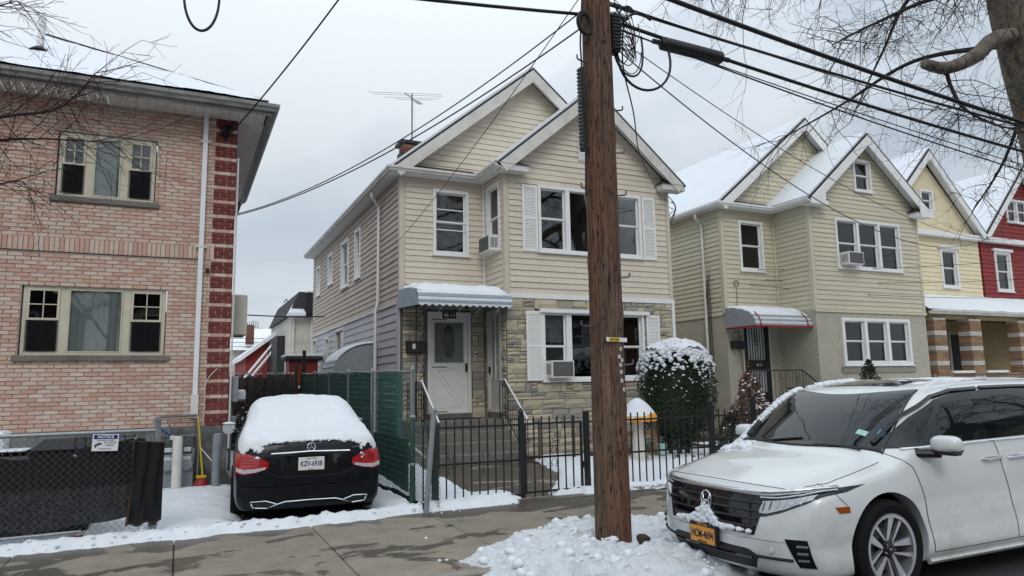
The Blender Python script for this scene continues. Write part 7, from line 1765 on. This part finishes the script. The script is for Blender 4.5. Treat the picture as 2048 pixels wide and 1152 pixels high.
text('plate_lettering', 'KZV-6938', .085, 'ink_blue', pm, (pq-.0155, 0, .70), (pi/2, 0, -pi/2), sx=.72, bold=.0012); text('plate_state', 'NEW YORK', .024, 'ink_blue', pm, (pq-.0155, 0, .765), (pi/2, 0, -pi/2)); text('plate_motto', 'Excelsior', .020, 'ink_blue', pm, (pq-.0155, 0, .638), (pi/2, 0, -pi/2))
sh = sed.hit((-3, 0, .898), (1, 0, 0), .008); mb = MB(); mb.tube([sh+Vector((.012*sin(a), .047*cos(a), .047*sin(a))) for a in [i*pi/14 for i in range(29)]], .005, 5)
for k in range(3): a = pi/2+k*2*pi/3; mb.tube([sh, sh+Vector((.012*sin(a), .045*cos(a), .045*sin(a)))], .005, 4, True, .002)
mb.build('star_emblem', 'chrome', mc_, smooth='all')
b1_ = sed.hit((-3, .55, .862), (1, 0, 0), .006); text('model_badge', 'C 300', .045, 'chrome', mc_, (b1_.x-.004, .58, .868), (pi/2, 0, -pi/2-radians(10)), ext=.002, sx=1.4)
b2_ = sed.hit((-3, -.55, .862), (1, 0, 0), .006); text('model_badge', '4MATIC', .032, 'chrome', mc_, (b2_.x-.004, -.56, .875), (pi/2, 0, -pi/2+radians(10)), ext=.002, sx=1.3)
# thick snow lying on boot, rear window and roof
def sed_top(x, y):
    h = sed.hit((x, y, 5), (0, 0, -1), 0); return h.z if h else None
def car_snow(s, t_):
    x = .02+3.6*t_; hw = interp([(0, .80), (.3, .86), (.9, .87), (1.6, .78), (2.2, .74), (3.0, .80), (3.6, .86)], x)
    y = hw*(2*s-1); e = 1-abs(2*s-1)
    back_edge = .10+.05*(2*s-1)**2*0-.10*smooth(.55, 1.0, abs(2*s-1))+.03*fbm(y, 1, 0, 6)
    z = sed_top(x, y)
    while (z is None or z < .80) and x < 1: x += .012; z = sed_top(x, y)
    k = smooth(back_edge, back_edge+.10, x)*smooth(0, .10, e)
    return (x, y, z+(.085+.02*fbm(x, y, 1, 1.6)+.012*fbm(x, y, 3, 7))*k+(.0 if k > .02 else -.03))
stuff(MB().grid(car_snow, 70, 110).build('snow_cover', 'snow', mc_, smooth='all'))
mb = MB()
for i in range(150):
    y = rr.uniform(-.84, .84); x = .12-.10*smooth(.45, .8, abs(y))+.17*(abs(y)/.9)**3*.2+rr.gauss(0, .015); z = sed_top(x, y)
    if z and z > .6: clod(mb, x, y, z+.012, rr.uniform(.012, .026), 1)
stuff(mb.build('snow_edge', 'snow', mc_, smooth='all'))
# ---------------------------------------------------------------- unseen houses and trees across the street, added for windows and cars to mirror
def add_unseen_tree(x, y, label, seed):  # tree out of view, added only to show up in reflections
    t = thing('unseen_tree', label, 'tree', (x, y, 0), 'unseen bare trees added across the street for reflections'); rs = random.Random(seed)
    MB().tube(catmull([(0, 0, -.1), (.1, 0, 2), (0, .1, 5), (.2, 0, 8), (.1, .1, 11)], 4), .26, 10, True, .07).build('trunk', 'bark_dark', t, smooth='all')
    mb = MB()
    for i in range(11):
        a = i*2.4; z = 3.6+i*.62; L = rs.uniform(2.4, 4.2)*(1-.04*i); d = Vector((cos(a), sin(a), .55))
        twig(mb, Vector((0, 0, z)), d, L, .07, 3, rs, -.03, .75, 6, .35, 3)
    stuff(mb.build('twigs', 'twig_brown', t)); return t
T0 = add_unseen_tree(19.5, -5.5, 'unseen bare tree added across the street for reflections, opposite the tan house', 51)
for x, y, r_, lab in ((27, -6.2, 1.3, 'unseen bare tree added across the street for reflections, opposite the cream house'), (-2.5, -5.5, 2.6, 'unseen bare tree added across the street for reflections, opposite the brick house'), (11, -6, 4.0, 'unseen bare tree added across the street for reflections, opposite the beige house'), (36, -5.6, 5.2, 'unseen bare tree added across the street for reflections, opposite the red house')):
    c = copy_tree(T0); c.location = (x, y, 0); c.rotation_euler = (0, 0, r_); c['label'] = lab
for x0, m, lab in ((-14, 'brick_far', 'unseen dark brick house added across the street for reflections, opposite the brick house'), (-3, 'siding_side', 'unseen grey brown house added across the street for reflections, opposite the driveway'), (8, 'brick_far', 'unseen dark brick house added across the street for reflections, opposite the beige house'), (19, 'siding_grey', 'unseen grey house added across the street for reflections, opposite the tan house'), (30, 'brick_far', 'unseen dark brick house added across the street for reflections, opposite the red house'), (41, 'siding_side', 'unseen grey brown house added across the street for reflections, beyond the bare trees')):
    t = thing('unseen_house', lab, 'house', (0, 0, 0), 'unseen houses added across the street for reflections'); y = -15  # house out of view, added to give panes and paint darker reflections
    MB().box(x0, x0+8.5, y-9, y, -.1, 6.2).build('wall', m, t); MB().prism([(x0-.3, y+.3, 6.2), (x0+8.8, y+.3, 6.2), (x0+4.25, y+.3, 9.2)], (0, -1, 0), 9.6).build('roof', 'shingle', t)
    fr = FR((0, y, 0), (-1, 0, 0), (0, 1, 0))
    for zz in (1.6, 4.3):
        for k in range(3):
            u = -(x0+1.0+k*2.6)-1.2; mb = MB(); rect_frame(fr, mb, u, u+1.2, zz, zz+1.4, .08, .0, .05); fr.box(mb, u+.08, u+1.12, zz+.66, zz+.74, 0, .04); w_ = mb.build('window', 'trim_white', t)
            mb = MB(); fr.box(mb, u+.08, u+1.12, zz+.08, zz+1.32, .002, .012); mb.build('pane', 'black_gloss', w_)
struct(MB().box(-60, 80, -14.9, -9, -.12, .02).build('opposite_pavement', 'concrete'))
